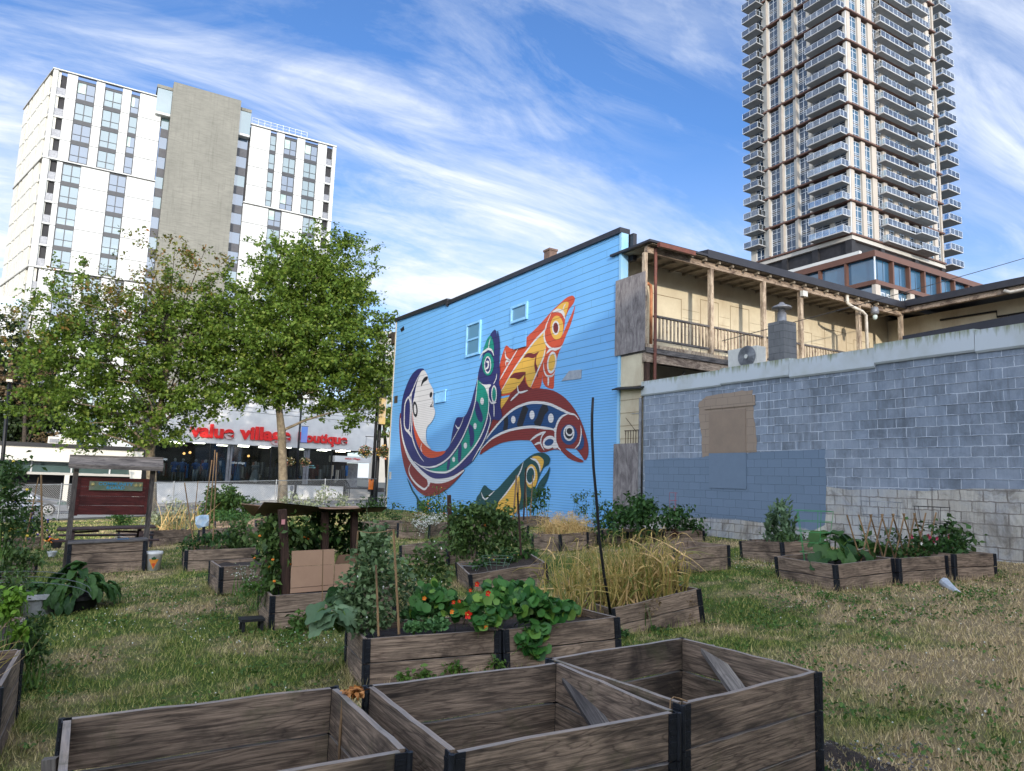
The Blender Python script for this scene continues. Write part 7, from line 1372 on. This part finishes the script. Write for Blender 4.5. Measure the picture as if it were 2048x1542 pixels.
def grassy(name, lab, B, a, b, n, h, mat, w=.014, lean=.12, bend=.12, fall=.35, cat='plant', extra=None, group=None):
    base = inbed(B, *a, *b, n); hh = rng.uniform(.45, 1, n)*h; tip = base+np.stack([rng.normal(0, lean, n), rng.normal(0, lean, n), hh], 1); V1, F1 = strips(base, tip, w, 4, rng.normal(0, bend*.4, (n, 3))*[1, 1, .2])
    m = int(n*fall); s = rng.choice(n, m); e = tip[s]; dr = e+np.stack([rng.normal(0, .12, m), rng.normal(0, .12, m), -rng.uniform(.05, .4, m)*h], 1); V2, F2 = strips(e, dr, w*.7, 4, np.stack([rng.normal(0, .04, m), rng.normal(0, .04, m), rng.uniform(.02, .08, m)], 1))
    m2 = n; s2 = rng.choice(n, m2); st = base[s2]+(tip[s2]-base[s2])*rng.uniform(.15, .7, m2)[:, None]; e2 = st+np.stack([rng.normal(0, .18, m2), rng.normal(0, .18, m2), rng.uniform(-.05, .3, m2)*h], 1); V3, F3 = strips(st, e2, w, 4, np.stack([rng.normal(0, .02, m2), rng.normal(0, .02, m2), rng.uniform(0, .10, m2)], 1))
    V = np.concatenate([V1, V2, V3]); F_ = np.concatenate([F1, F2+len(V1), F3+len(V1)+len(V2)])
    return plant(name, lab, base.mean(0), [('leaves', V, F_, mat)]+(extra or []), cat, group)
# garlic
grassy('garlic_patch', 'thick patch of drying garlic leaves behind the tall black pole', Fb, (-.05, .92), (.1, 1.0), 460, .80, LM['garlic'], .021, .10, .16, .5, 'garlic')
grassy('garlic_patch', 'far left patch of straw-coloured garlic in front of the blue wall', b13, (0, 1), (0, 1), 190, .55, LM['straw'], .016, .1, .12, .5, 'garlic'); grassy('garlic_patch', 'far right patch of straw-coloured garlic by the leafy bush', b13b, (0, 1), (0, 1), 210, .55, LM['straw'], .016, .1, .12, .5, 'garlic')
q = inbed(A2, .75, 1.05, .5, 1.1, 50); 
grassy('garlic_patch', 'green garlic leaves rising between the nasturtiums and the dry garlic', A2, (.72, 1.0), (.55, 1.1), 60, .85, LM['garlic'], .018, .14, .2, .3, 'garlic')
# nasturtiums
def nasturtium(lab, C0, n, size, spread, hang, seed=1, fl=0):
    P = []; 
    for c, r, m in C0: P.append(in_ball(m, c, r))
    P = np.concatenate(P); V = []; Fc = []; S_ = MB()
    for p in P:
        s = size*1.1*rng.uniform(.4, 1.25); nrm = np.array([rng.normal(-.1, .55), rng.normal(-.5, .5), rng.uniform(.1, 1.1)]); nrm /= np.linalg.norm(nrm); a = np.cross(nrm, [0.3, .1, 1]); a /= np.linalg.norm(a); b_ = np.cross(nrm, a); k0 = len(V); V.append(p-nrm*s*.10)
        for j in range(10): t_ = j*2*math.pi/10; rr_ = s*.5*(1+.05*math.cos(5*t_)); V.append(p+a*rr_*math.cos(t_)+b_*rr_*math.sin(t_)+nrm*s*.03*math.cos(2*t_))
        Fc += [[k0, k0+1+j, k0+1+(j+1) % 10] for j in range(10)]
        if rng.random() < .5: e = p+np.array([rng.normal(0, .05), rng.uniform(.02, .1), -rng.uniform(.05, .16)]); S_.tube([e, (e+p)/2+rng.normal(0, .012, 3), p-nrm*s*.1], .0022, 4, caps=False)
    b0 = P.mean(0); t = plant('nasturtium', lab, b0, [('leaves', V, np.array(Fc), LM['nast'])], 'nasturtium'); S_.build('stem', LM['weed'], t); return t
def at(px, py, Y): return ony(px, py, Y)
yA2 = A2[0][1]
sc = 6.0/F
nasturtium('nasturtium leaves mounding over the middle of the left box', [(at(862, 1190, PA[1]+.35), (.15, .22, .12), 75), (at(905, 1212, PA[1]+.2), (.18, .22, .12), 80), (at(838, 1215, PA[1]+.3), (.08, .15, .09), 30)], 0, .085, .1, .1)
nasturtium('large trailing nasturtium with round leaves spilling down the front of the box', [(at(980, 1212, yA2+.15), (.24, .24, .13), 150), (at(1060, 1210, yA2+.15), (.26, .24, .15), 170), (at(1020, 1178, yA2+.4), (.28, .24, .09), 90), (at(1110, 1225, yA2+.05), (.16, .16, .13), 90), (at(1135, 1215, yA2+.1), (.10, .1, .08), 30), (at(1070, 1265, yA2-.06), (.13, .05, .10), 60), (at(1075, 1300, yA2-.07), (.10, .03, .06), 24), (at(1050, 1285, yA2-.06), (.10, .04, .10), 20), (at(975, 1245, yA2-.02), (.12, .05, .05), 34)], 0, .088, .1, .2)
def flower(lab, p, r, mat, grp='red nasturtium blossoms'):
    t = thing('nasturtium_flower', lab, 'flower', p, 0, grp); V = []; Fc = []
    for j in range(5):
        a = j*2*math.pi/5+rng.uniform(0, .4); for_ = np.array([math.cos(a), -.35, math.sin(a)]); s_ = np.array([-math.sin(a), 0, math.cos(a)]); k = len(V); V += [p, p+for_*r*.6+s_*r*.45, p+for_*r*1.05+s_*r*.2+[0, -.005, 0], p+for_*r*1.05-s_*r*.2, p+for_*r*.6-s_*r*.45]; Fc.append([k, k+1, k+2, k+3, k+4])
    link('petals', fast_mesh('petals', np.array(V)-p, Fc, mat), t); MB().ball(p+[0, -.008, 0], r*.18, 6, 4).build('flower_centre', LM['yellow'], t)
for (x, y, r, lab, m) in ((935, 1229, .036, 'largest dark red nasturtium blossom in the middle of the trailing leaves', 'red'), (975, 1186, .026, 'red blossom near the right of the pair above the biggest bloom', 'red'), (953, 1168, .024, 'red and yellow blossom highest among the leaves', 'red'), (903, 1223, .020, 'small orange-red blossom left of the biggest bloom', 'orange'), (906, 1204, .018, 'tiny red bud left of the upper leaves', 'red'), (848, 1196, .020, 'orange blossom among the left mound of leaves', 'orange'), (971, 1254, .018, 'small orange blossom hanging over the board edge', 'orange'), (918, 1202, .016, 'dark red bud beside the tiny red one', 'red'), (940, 1180, .016, 'brownish red bud left of the highest blossom', 'red')):
    flower(lab, at(x, y, yA2-.06 if x > 890 else PA[1]+.05), r, LM[m])
# pea vines: leaf tower
def tower(name, lab, pts, mat, size, shape='kite', cat='plant', white=0, per=26, clump=.05):
    P = np.concatenate([in_ball(n, at(x, y, Y), (rx*Y/.86/F, .16, ry*Y/.86/F)) for x, y, Y, rx, ry, n in pts]); V, Fm = leaves(P, size, shape=shape, aspect=.75, droop=.0); b0 = P[P[:, 2].argmin()]; pr = [('foliage', V, Fm, mat)]
    k = 40; i = rng.choice(len(P), k); j = rng.choice(len(P), k); bs = P[i]; tp = bs+np.stack([rng.normal(0, .08, k), rng.normal(0, .05, k), rng.uniform(.1, .35, k)], 1); Vs, Fs = strips(bs, tp, .007, 4, rng.normal(0, .04, (k, 3))); pr.append(('stem', Vs, Fs, LM['pea']))
    t = plant(name, lab, b0, pr, cat)
    if white:
        b = MB()
        for q in P[rng.choice(len(P), white)]: b.ball(q+[0, -.04, 0], .008, 6, 4, (1, .6, 1.2))
        b.build('flowers', LM['white'], t)['kind'] = 'stuff'
    return t
y0 = PA[1]
tower('pea_vine', 'bluish green pea vines climbing the canes at the left of the near box', [(745, 1120, y0+.45, 42, 50, 420), (755, 1075, y0+.45, 24, 30, 170), (715, 1180, y0+.4, 42, 45, 420), (780, 1160, y0+.45, 40, 50, 380), (735, 1235, y0+.3, 52, 30, 420), (690, 1230, y0+.35, 30, 26, 150), (815, 1200, y0+.5, 20, 50, 120)], LM['pea'], .055, cat='pea plant', white=16)
tower('white_flower_plant', 'leafy plant with white blossoms behind the pea vines', [(850, 1125, y0+2.3, 38, 30, 260), (870, 1100, y0+2.4, 30, 24, 120), (820, 1140, y0+2.2, 24, 30, 120), (878, 1150, y0+2.4, 26, 30, 160)], LM['tomato'], .06, cat='plant', white=26)
# kale
def kale(lab, x, y, Y, r):
    c = at(x, y, Y); P = in_ball(520, c, (r, r, r*.55)); P = P[P[:, 2] > c[2]-r*.25]; V, Fm = leaves(P, .030, shape='disc', droop=-.3); t = plant('curly_kale', lab, c-[0, 0, r*.3], [('foliage', V, Fm, LM['kale'])], 'kale', 'curly kale heads')
    MB().tube([c-[0, 0, r*1.2], c], .012, 6).build('stem', LM['weed'], t)
kale('largest curly kale head resting on the board edge', 870, 1252, y0+.06, .115); kale('smaller curly kale head left of the largest', 828, 1256, y0+.08, .08); kale('curly kale head behind, under the nasturtium leaves', 850, 1225, y0+.3, .11); kale('curly kale head half hidden by the pea vines', 822, 1228, y0+.4, .09)
# zucchini: big lobed leaves at the left corner
def bigleaf(name, lab, stems, mat, size, cat='plant', group=None, lobes=5, asp=.9):
    """stems: base, list of leaf centre positions; big lobed leaves with folded midrib"""
    V = []; Fc = []; S_ = MB(); b0 = np.array(stems[0]); 
    for c, nrm, s, yaw in stems[1]:
        nrm = np.array(nrm, float); nrm /= np.linalg.norm(nrm); a = np.array([math.cos(yaw), math.sin(yaw), .0]); a -= nrm*(a@nrm); a /= np.linalg.norm(a); b_ = np.cross(nrm, a); k0 = len(V); V.append(c); n = 24
        for ring in (.5, 1.0):
            for j in range(n):
                t_ = j*2*math.pi/n; lob = 1+(.16*math.cos(lobes*t_)+.05*math.cos(11*t_+yaw))*ring; back = .72 if abs(t_-math.pi) < .3 else 1; rr_ = s*.5*lob*ring*back; bend = -.22*s*ring*ring*(math.cos(t_)**2)+.12*s*ring*abs(math.sin(t_))+.03*s*math.sin(7*t_)*ring; V.append(c+a*rr_*math.cos(t_)*1.1+b_*rr_*math.sin(t_)*asp+nrm*bend)
        Fc += [[k0, k0+1+j, k0+1+(j+1) % n] for j in range(n)]+[[k0+1+j, k0+1+n+j, k0+1+n+(j+1) % n, k0+1+(j+1) % n] for j in range(n)]
        e = c-a*s*.25; S_.tube([b0, (b0+e)/2+np.array([0, 0, .06]), e, c], [.009, .008, .006, .004], 6)
    t = thing(name, lab, cat, b0, 0, group); link('leaves', fast_mesh('leaves', np.array(V)-b0, Fc, mat, smooth=True), t); S_.build('stem', LM['weed'], t); return t
def rl(cx, cy, Y, sp, n, s, up=.6, fwd=-.4):
    out = []
    for i in range(n):
        a = rng.uniform(0, 2*math.pi); r = sp*math.sqrt(rng.uniform(.05, 1)); c = at(cx, cy, Y)+np.array([r*math.cos(a), r*math.sin(a)*.8, rng.uniform(-.5, .5)*sp]); out.append((c, (math.cos(a)*.5, math.sin(a)*.5+fwd, up+rng.uniform(0, .5)), s*rng.uniform(.7, 1.2), a))
    return out
bigleaf('zucchini_plant', 'blue-green zucchini leaves drooping over the left end of the near box', [at(680, 1265, y0+.3), rl(670, 1240, y0+.25, .20, 13, .17)], LM['brassica'], .2, 'zucchini')
bigleaf('zucchini_plant', 'green zucchini leaves rising behind the left end of the near box', [at(700, 1240, y0+.6), rl(690, 1205, y0+.65, .18, 12, .15, .3, -.7)], LM['deep'], .2, 'zucchini')
cb = LP_ = ong(150, 1222); cb = np.array([cb[0], cb[1], GZ(cb[0], cb[1])+.22])
sl = []
for i in range(80):
    a = rng.uniform(0, 2*math.pi); r = .44*math.sqrt(rng.uniform(.0, 1)); sl.append((cb+np.array([r*math.cos(a)*1.15, r*math.sin(a), .42-.95*r+rng.uniform(-.06, .06)]), (math.cos(a)*1.0*r*2.4, math.sin(a)*1.0*r*2.4, .75), rng.uniform(.16, .25), a))
bigleaf('cabbage_plant', 'large clump of broad dark green cabbage-like leaves by the path', [cb, sl], LM['deep'], .25, 'leafy plant', None, 2, .62)
wp_ = np.array([WP[0], WP[1], GZ(WP[0], WP[1])+.28]); sl = [(wp_+np.array([rng.uniform(-.2, .22), rng.uniform(-.15, .15), rng.uniform(.02, .14)]), (rng.normal(0, .4), -.4, .8), rng.uniform(.08, .14), rng.uniform(0, 6.28)) for _ in range(22)]; bigleaf('leafy_pot_plant', 'broad green leaves growing in the large white pot', [wp_, sl], LM['deep'], .12, 'plant', None, 2, .6)
# rhubarb on the right
pb_ = PB+uB*.55+vB*.55; sl = []
for i, (dx, dy, dz, s, a) in enumerate(((-.25, -.1, .12, .36, 3.4), (.05, -.25, .10, .34, 4.6), (.3, 0, .22, .36, .4), (.02, .1, .34, .34, 1.8), (-.2, .1, .30, .34, 2.7), (.45, -.2, .10, .34, 5.6), (.7, -.05, .16, .36, .1), (.5, .15, .22, .3, .8), (-.45, -.15, .02, .3, 3.3), (.2, -.4, .03, .26, 4.9), (.9, -.15, .08, .26, .1), (.1, 0, .2, .3, 5), (-.1, -.3, .06, .28, 4.2))):
    sl.append((pb_+uB*dx+vB*dy+np.array([0, 0, dz]), (math.cos(a)*.6, math.sin(a)*.6-.35, .7), s, a))
bigleaf('rhubarb_plant', 'rhubarb with very large dark crinkled leaves at the back of the box', [pb_-[0, 0, .06], sl], LM['deep'], .3, 'rhubarb', None, 5, .95)
# tomatoes
def vines(name, lab, pts, Y, mat, size, cat, n=1.0, clump=.12, stems=8, fruit=None, dep=.5, shape='kite', flowers=None):
    P = []; cs = []
    for x, y, rx, ry, m in pts:
        c = at(x, y, Y); d_ = -(MR.T@(c-O_))[2]/F; k = max(4, int(m*n/18)); cc = in_ball(k, c, (rx*d_, dep, ry*d_)); cs.append(cc)
        for q in cc: P.append(q+rng.normal(0, clump, (18, 3))*[1, 1, .8])
    P = np.concatenate(P); cs = np.concatenate(cs); g = np.array([lz(*p) for p in cs[:, :2]]).mean(); P[:, 2] = np.maximum(P[:, 2], g+.03); b0 = np.array([cs[:, 0].mean(), cs[:, 1].mean(), cs[:, 2].min()-.1]); V, Fm = leaves(P, size, shape=shape, aspect=.55, droop=.45); pr = [('foliage', V, Fm, mat)]
    k = stems*3; i = rng.choice(len(cs), k); bs = cs[i]*[1, 1, 0]+[0, 0, b0[2]-.1]; Vs, Fs = strips(bs+rng.normal(0, .05, (k, 3))*[1, 1, 0], cs[i], .014, 4, rng.normal(0, .05, (k, 3))); pr.append(('stem', Vs, Fs, LM['weed'])); t = plant(name, lab, b0, pr, cat)
    for nm, mt, cnt, r in (fruit or []):
        if cnt > 60:
            b = MB()
            for q in P[rng.choice(len(P), cnt)]: b.ball(q+[0, -.08, 0], r*rng.uniform(.8, 1.2), 8, 6, (1, 1, .9))
            b.build(nm, mt, t)['kind'] = 'stuff'
        else:
            me = None
            for q in P[rng.choice(len(P), cnt)]:
                if me is None: me = MB().ball((0, 0, 0), r, 8, 6, (1, 1, .8)).build(nm.rstrip('s'), mt, t, frame=Matrix.Translation(q+[0, -.06, 0])).data; continue
                link(nm.rstrip('s'), me, t, Matrix.Translation(q+[0, -.06, 0]))
    return t
yC_ = PC[1]
vines('tomato_plant', 'tomato plants crowding under the left end of the cardboard roof', [(545, 1080, 30, 60, 420), (560, 1140, 28, 40, 300), (530, 1060, 22, 30, 120), (600, 1060, 40, 30, 260), (560, 1050, 30, 20, 120)], yC_+.45, LM['tomato'], .085, 'tomato plant', 1.0, .06, fruit=[('orange_flowers', LM['orange'], 14, .018)], dep=.3)
vines('tomato_plant', 'dark tomato foliage filling the middle of the cardboard shelter', [(640, 1070, 50, 40, 520), (700, 1070, 40, 44, 420), (620, 1100, 50, 30, 260), (735, 1080, 26, 40, 200), (650, 1035, 30, 14, 120)], yC_+.95, LM['deep'], .095, 'tomato plant', 1.0, .07, dep=.35)
vines('tomato_plant', 'tall tangle of tomato vines right of the thick brown post', [(950, 1045, 50, 34, 620), (1000, 1050, 36, 40, 480), (920, 1070, 24, 34, 260), (960, 1090, 60, 26, 420), (1030, 1070, 22, 36, 240), (985, 1020, 40, 16, 220), (935, 1020, 22, 12, 80)], Gb[0][1]+1.2, LM['tomato'], .085, 'tomato plant', 1.7, .07, fruit=[('green_tomatoes', LM['pea'], 8, .022)], dep=.4)
vines('bean_bush', 'low broad-leaved beans at the right of the cage box', [(1010, 1110, 40, 14, 160), (960, 1118, 30, 12, 90), (1060, 1100, 26, 16, 110)], Gb[0][1]+.55, LM['deep'], .09, 'bean plant', 1.0, .05, dep=.2, fruit=[('yellow_flowers', LM['yellow'], 8, .015)])
vines('marigold', 'orange marigolds behind the tomato vines', [(985, 1048, 28, 8, 90)], b12[0][1]+.3, LM['bush'], .06, 'flowers', 1, .05, fruit=[('blossoms', LM['orange'], 26, .03)], dep=.2)
vines('leafy_bush', 'big dark leafy potato bush next to the grey wall corner', [(1250, 1035, 44, 32, 620), (1300, 1030, 50, 34, 700), (1345, 1035, 36, 26, 380), (1375, 1050, 22, 18, 160), (1220, 1045, 22, 24, 180), (1275, 1010, 30, 18, 180)], b15[0][1]+.5, LM['deep'], .12, 'bush', 1.0, .10, dep=.6)
vines('red_lettuce', 'dark red lettuce along the front of the potato bush box', [(1345, 1062, 26, 5, 90), (1390, 1062, 14, 5, 60)], b15[0][1]+.12, LM['lettuce'], .07, 'lettuce', 1, .04, stems=2, dep=.15)
vines('dark_bush', 'pointed dark bush against the green painted fish', [(1070, 1000, 26, 22, 300), (1085, 985, 14, 14, 90)], 19.0, LM['deep'], .10, 'bush', 1, .10, dep=.4, shape='lance')
vines('wispy_shrub', 'thin upright leafy stems against the blue wall at right', [(1165, 1010, 26, 14, 130), (1160, 995, 12, 14, 60), (1200, 1012, 20, 14, 90), (1180, 985, 16, 10, 30)], 17.0, LM['bush'], .07, 'shrub', 1, .06, dep=.3, shape='lance')
vines('tansy_plant', 'bright green feathery plants with tiny yellow tops below the red belly', [(870, 1010, 34, 20, 420), (845, 1025, 28, 12, 160), (900, 1015, 22, 16, 200), (880, 985, 14, 12, 70)], 22.0, LM['weed'], .09, 'plant', 1, .10, dep=.4, shape='lance', fruit=[('yellow_tops', LM['yellow'], 30, .02), ('orange_blossoms', LM['orange'], 10, .03)])
vines('alyssum', 'cloud of tiny white flowers spilling over the box', [(865, 1035, 34, 12, 300), (850, 1040, 26, 14, 200), (835, 1050, 12, 14, 120), (845, 1060, 12, 10, 60)], J[0][1]+.2, LM['silver'], .045, 'flowers', 1.2, .05, dep=.35, fruit=[('white_flowers', LM['white'], 420, .013)])
vines('dry_shrub', 'brownish seeding shrub left of the white flowers', [(815, 1042, 14, 14, 160), (825, 1030, 14, 8, 60)], J[0][1]+.5, LM['brown'], .05, 'shrub', 1, .06, dep=.3)
vines('potato_plant', 'leafy green plants in the bean cane box, left end', [(385, 1085, 20, 10, 120), (420, 1080, 24, 12, 160), (440, 1070, 16, 12, 80)], E_[0][1]+.4, LM['deep'], .09, 'plant', 1, .06, dep=.25)
vines('pepper_plant', 'bushy blue-green plants right of the bean canes', [(475, 1055, 22, 26, 320), (490, 1080, 26, 16, 220), (460, 1085, 18, 10, 100)], E_[0][1]+.7, LM['tomato'], .09, 'plant', 1, .07, dep=.3)
vines('seeding_lettuce', 'tall pale green bolting plants beside the notice board', [(340, 1030, 26, 20, 300), (320, 1040, 22, 18, 200), (365, 1035, 20, 22, 220), (350, 1010, 20, 12, 80), (300, 1040, 14, 18, 100)], 23.0, LM['silver'], .09, 'plant', 1, .10, dep=.5, shape='lance')
sv = thing('dry_plant', 'straw-coloured dry stems leaning in the long box behind the canes', 'dry stems', at(350, 1060, 22.2)); bs = np.array([at(rng.uniform(315, 400), 1060, 22.2+rng.uniform(-.3, .6)) for _ in range(60)]); tp = bs+np.stack([rng.normal(0, .3, 60), rng.normal(0, .2, 60), rng.uniform(.3, .9, 60)], 1); V, Fm = strips(bs, tp, .03, 3, rng.normal(0, .05, (60, 3))); link('stem', fast_mesh('stem', V-np.array(sv.location), Fm, LM['straw']), sv)
vines('weedy_growth', 'pale green weeds along the fence in front of the tree trunk', [(580, 1000, 26, 12, 170), (620, 1010, 30, 14, 190), (660, 1000, 30, 14, 190), (700, 1010, 30, 14, 190), (640, 990, 16, 14, 60)], 29.0, LM['silver'], .12, 'weeds', 1, .14, dep=.8, shape='lance')
vines('currant_bush', 'dark green bushes at the left foot of the blue wall', [(745, 1010, 30, 16, 260), (775, 1020, 30, 14, 240), (720, 1025, 26, 12, 160), (790, 1030, 20, 10, 100)], 25.0, LM['bush'], .11, 'shrub', 1, .12, dep=.6)
vines('rosemary_bush', 'low rosemary bush below the evergreen shrub', [(470, 1038, 32, 10, 240), (440, 1036, 20, 9, 120)], 22.5, LM['deep'], .06, 'shrub', 1, .06, dep=.3, shape='lance')
# right side
def stalks(name, lab, B, a, b, n, h, mat, cat, per=30, size=.09):
    base = inbed(B, *a, *b, n); hh = rng.uniform(.55, 1, n)*h; top = base+np.stack([rng.normal(0, .08, n), rng.normal(0, .06, n), hh], 1); P = []; D = []
    for p0, p1 in zip(base, top):
        t_ = rng.uniform(.05, 1, per); P.append(p0+np.outer(t_, p1-p0)); a_ = rng.uniform(0, 2*math.pi, per); D.append(np.stack([np.cos(a_), np.sin(a_), 1.3+0*a_], 1))
    P = np.concatenate(P); D = np.concatenate(D)*.9; V, Fm = leaves(P, size, D=D, shape='lance', aspect=.35, droop=-.5); Vs, Fs = strips(base, top, .02, 3); return plant(name, lab, base.mean(0), [('foliage', V, Fm, mat), ('stem', Vs, Fs, LM['weed'])], cat)
stalks('leafy_stalks', 'tall upright grey-green leafy stalks in front of the slate paint', I1, (.25, .75), (.3, .7), 15, .85, LM['brassica'], 'plant', 44, .12)
bushy('low_herbs', 'low green herbs in the right box of the wall pair', I2, (0, 1), (.2, .8), .22, 260, .06, LM['bush'], shape='lance'); bushy('low_herbs', 'grassy herbs beside the tall grey-green stalks', I1, (.6, 1), (.2, .8), .22, 120, .06, LM['bush'], shape='lance')
bushy('bean_plant', 'green bean plants climbing the lattice trellis', B2, (.1, 1), (.2, .8), .35, 300, .09, LM['bush'], flowers=(LM['white'], 5, .04)); bushy('dahlia_plant', 'leafy dahlias with pink flowers in the right end box', B3, (-.1, .6), (.2, .8), .45, 420, .10, LM['deep'], flowers=(LM['pink'], 12, .05)); bushy('seedling_row', 'small feathery seedlings at the far right of the end box', B3, (.6, 1), (.2, .8), .12, 120, .04, LM['weed'], shape='lance')
vines('raspberry_stem', 'tall leafy stem with drooping leaves above the right end box', [(1895, 1060, 18, 14, 90), (1912, 1075, 16, 14, 70), (1900, 1090, 20, 10, 70)], B3[0][1]+.5, LM['bush'], .12, 'plant', 1, .08, dep=.2)
# trailing weeds on boxes
vines('drooping_root_weeds', 'uprooted wilted weeds hanging over the front of the garlic box', [(1305, 1210, 22, 20, 70), (1380, 1200, 12, 12, 60), (1375, 1225, 10, 12, 40)], Fb[0][1]-.08, LM['brown'], .035, 'weeds', 1, .04, dep=.04, shape='lance', stems=10)
vines('weed_clump', 'green weed clump growing at the foot of the shelter box', [(600, 1245, 24, 16, 160), (650, 1250, 20, 10, 90)], PC[1]-.25, LM['weed'], .07, 'weeds', 1, .05, dep=.12); vines('parsley_edge', 'green parsley at the left corner of the shelter box', [(510, 1175, 22, 8, 150), (530, 1165, 22, 10, 120)], PC[1]+.4, LM['weed'], .05, 'herb', 1, .05, dep=.2)
vines('dock_weed', 'dark weeds at the foot of the wall of boxes in front of the zucchini box', [(905, 1335, 16, 8, 80), (940, 1342, 20, 8, 70), (850, 1350, 14, 8, 50), (990, 1325, 16, 10, 80), (815, 1355, 10, 8, 40)], PA[1]-.2, LM['weed'], .05, 'weeds', 1, .03, dep=.08)
vines('dock_weed', 'dark weeds at the foot of the garlic box', [(1240, 1285, 20, 8, 90), (1320, 1272, 24, 8, 90), (1400, 1262, 20, 10, 90)], Fb[0][1]-.15, LM['deep'], .045, 'weeds', 1, .03, dep=.08); vines('white_weed', 'small white-flowered weeds by the half hidden box', [(490, 1150, 24, 16, 120)], 9.6, LM['silver'], .03, 'weeds', 1, .06, dep=.15, shape='lance', fruit=[('white_flowers', LM['white'], 60, .008)])
# left edge growth
vines('hop_vine', 'tall climbing leafy vine with small yellow flowers at the far left', [(12, 960, 22, 40, 420), (18, 1010, 26, 40, 420), (8, 1060, 30, 30, 360), (30, 930, 14, 24, 120)], 11.5, LM['bush'], .07, 'vine', 1, .08, dep=.3, fruit=[('yellow_flowers', LM['yellow'], 12, .02)])
vines('sage_bush', 'bushy herb with purple flower spikes at left behind the stakes', [(60, 1040, 30, 26, 420), (40, 1060, 30, 20, 300), (90, 1050, 14, 18, 140), (50, 1010, 22, 12, 100)], 16.5, LM['bush'], .07, 'shrub', 1, .09, dep=.4, fruit=[('purple_flowers', LM['purple'], 40, .02)])
vines('carrot_tops', 'feathery green tops over the left boxes', [(35, 1105, 40, 12, 420), (20, 1130, 30, 10, 300), (60, 1120, 24, 8, 160)], 13.4, LM['tomato'], .06, 'plant', 1, .06, dep=.3, shape='lance'); vines('carrot_tops', 'soft green growth in the hooped box at left', [(20, 1175, 34, 14, 320), (40, 1150, 24, 10, 160)], 10.5, LM['tomato'], .055, 'plant', 1, .05, dep=.3, shape='lance')
vines('marigold', 'orange marigold blooms in the dark pot at left', [(100, 1080, 12, 6, 60)], mq[1]+.3, LM['bush'], .05, 'flowers', 1, .05, dep=.1, fruit=[('blossoms', LM['orange'], 44, .028)]); vines('pot_herb', 'green herb in the small white pot', [(95, 1100, 14, 6, 90)], mp_[1], LM['bush'], .05, 'herb', 1, .05, dep=.1)
vines('pepper_plant', 'yellowing leafy stems rising from the second box at the left edge', [(15, 1215, 12, 28, 160), (28, 1190, 10, 14, 60), (40, 1262, 10, 20, 70)], 7.2, LM['laurel'], .06, 'plant', 1, .03, dep=.08, shape='lance'); vines('dark_undergrowth', 'dark leafy undergrowth between the left edge boxes and the lawn', [(62, 1270, 16, 26, 260), (60, 1310, 16, 18, 180), (75, 1245, 16, 14, 120), (70, 1290, 24, 18, 120)], 7.4, LM['bush'], .045, 'weeds', 1, .05, dep=.15)
sv = thing('dry_plant', 'pale dry stalks leaning over the nearest box at the left edge', 'dry stems', (-.45, 5.9, .3)); bs = np.array([[-.5+rng.uniform(-.25, .1), 6.0+rng.uniform(-.3, .3), .32] for _ in range(26)]); tp = bs+np.stack([rng.uniform(-.05, .3, 26), rng.normal(0, .12, 26), rng.uniform(.1, .42, 26)], 1); V, Fm = strips(bs, tp, .008, 4, rng.normal(0, .04, (26, 3))); link('stem', fast_mesh('stem', V-np.array(sv.location), Fm, LM['straw']), sv)
b = MB(); t = thing('pink_flowers', 'crimson flowers in the nearest box at the left edge', 'flowers', (-.6, 5.9, .3))
for _ in range(16): b.ball((-.48+rng.uniform(-.15, .08), 5.85+rng.uniform(-.2, .25), .36+rng.uniform(0, .1)), .02, 8, 5, (1, 1, .6))
b.build('blossoms', LM['pink'], t)
bs = MB(); c_ = onz(1300, 1400, .35); sdl = thing('seedling', 'small pale seedling inside the right foreground box', 'seedling', onz(1375, 1400, .1)+[0, .2, 0]); c_ = np.array(sdl.location); P = in_ball(16, c_+[0, 0, .16], (.06, .06, .06)); V, Fm = leaves(P, .035, shape='lance'); link('leaves', fast_mesh('leaves', V-c_, Fm, LM['silver']), sdl); MB().tube([c_-[0, 0, .1], c_+[.01, 0, .06], c_+[.02, 0, .16]], .004, 5).build('stem', LM['silver'], sdl)
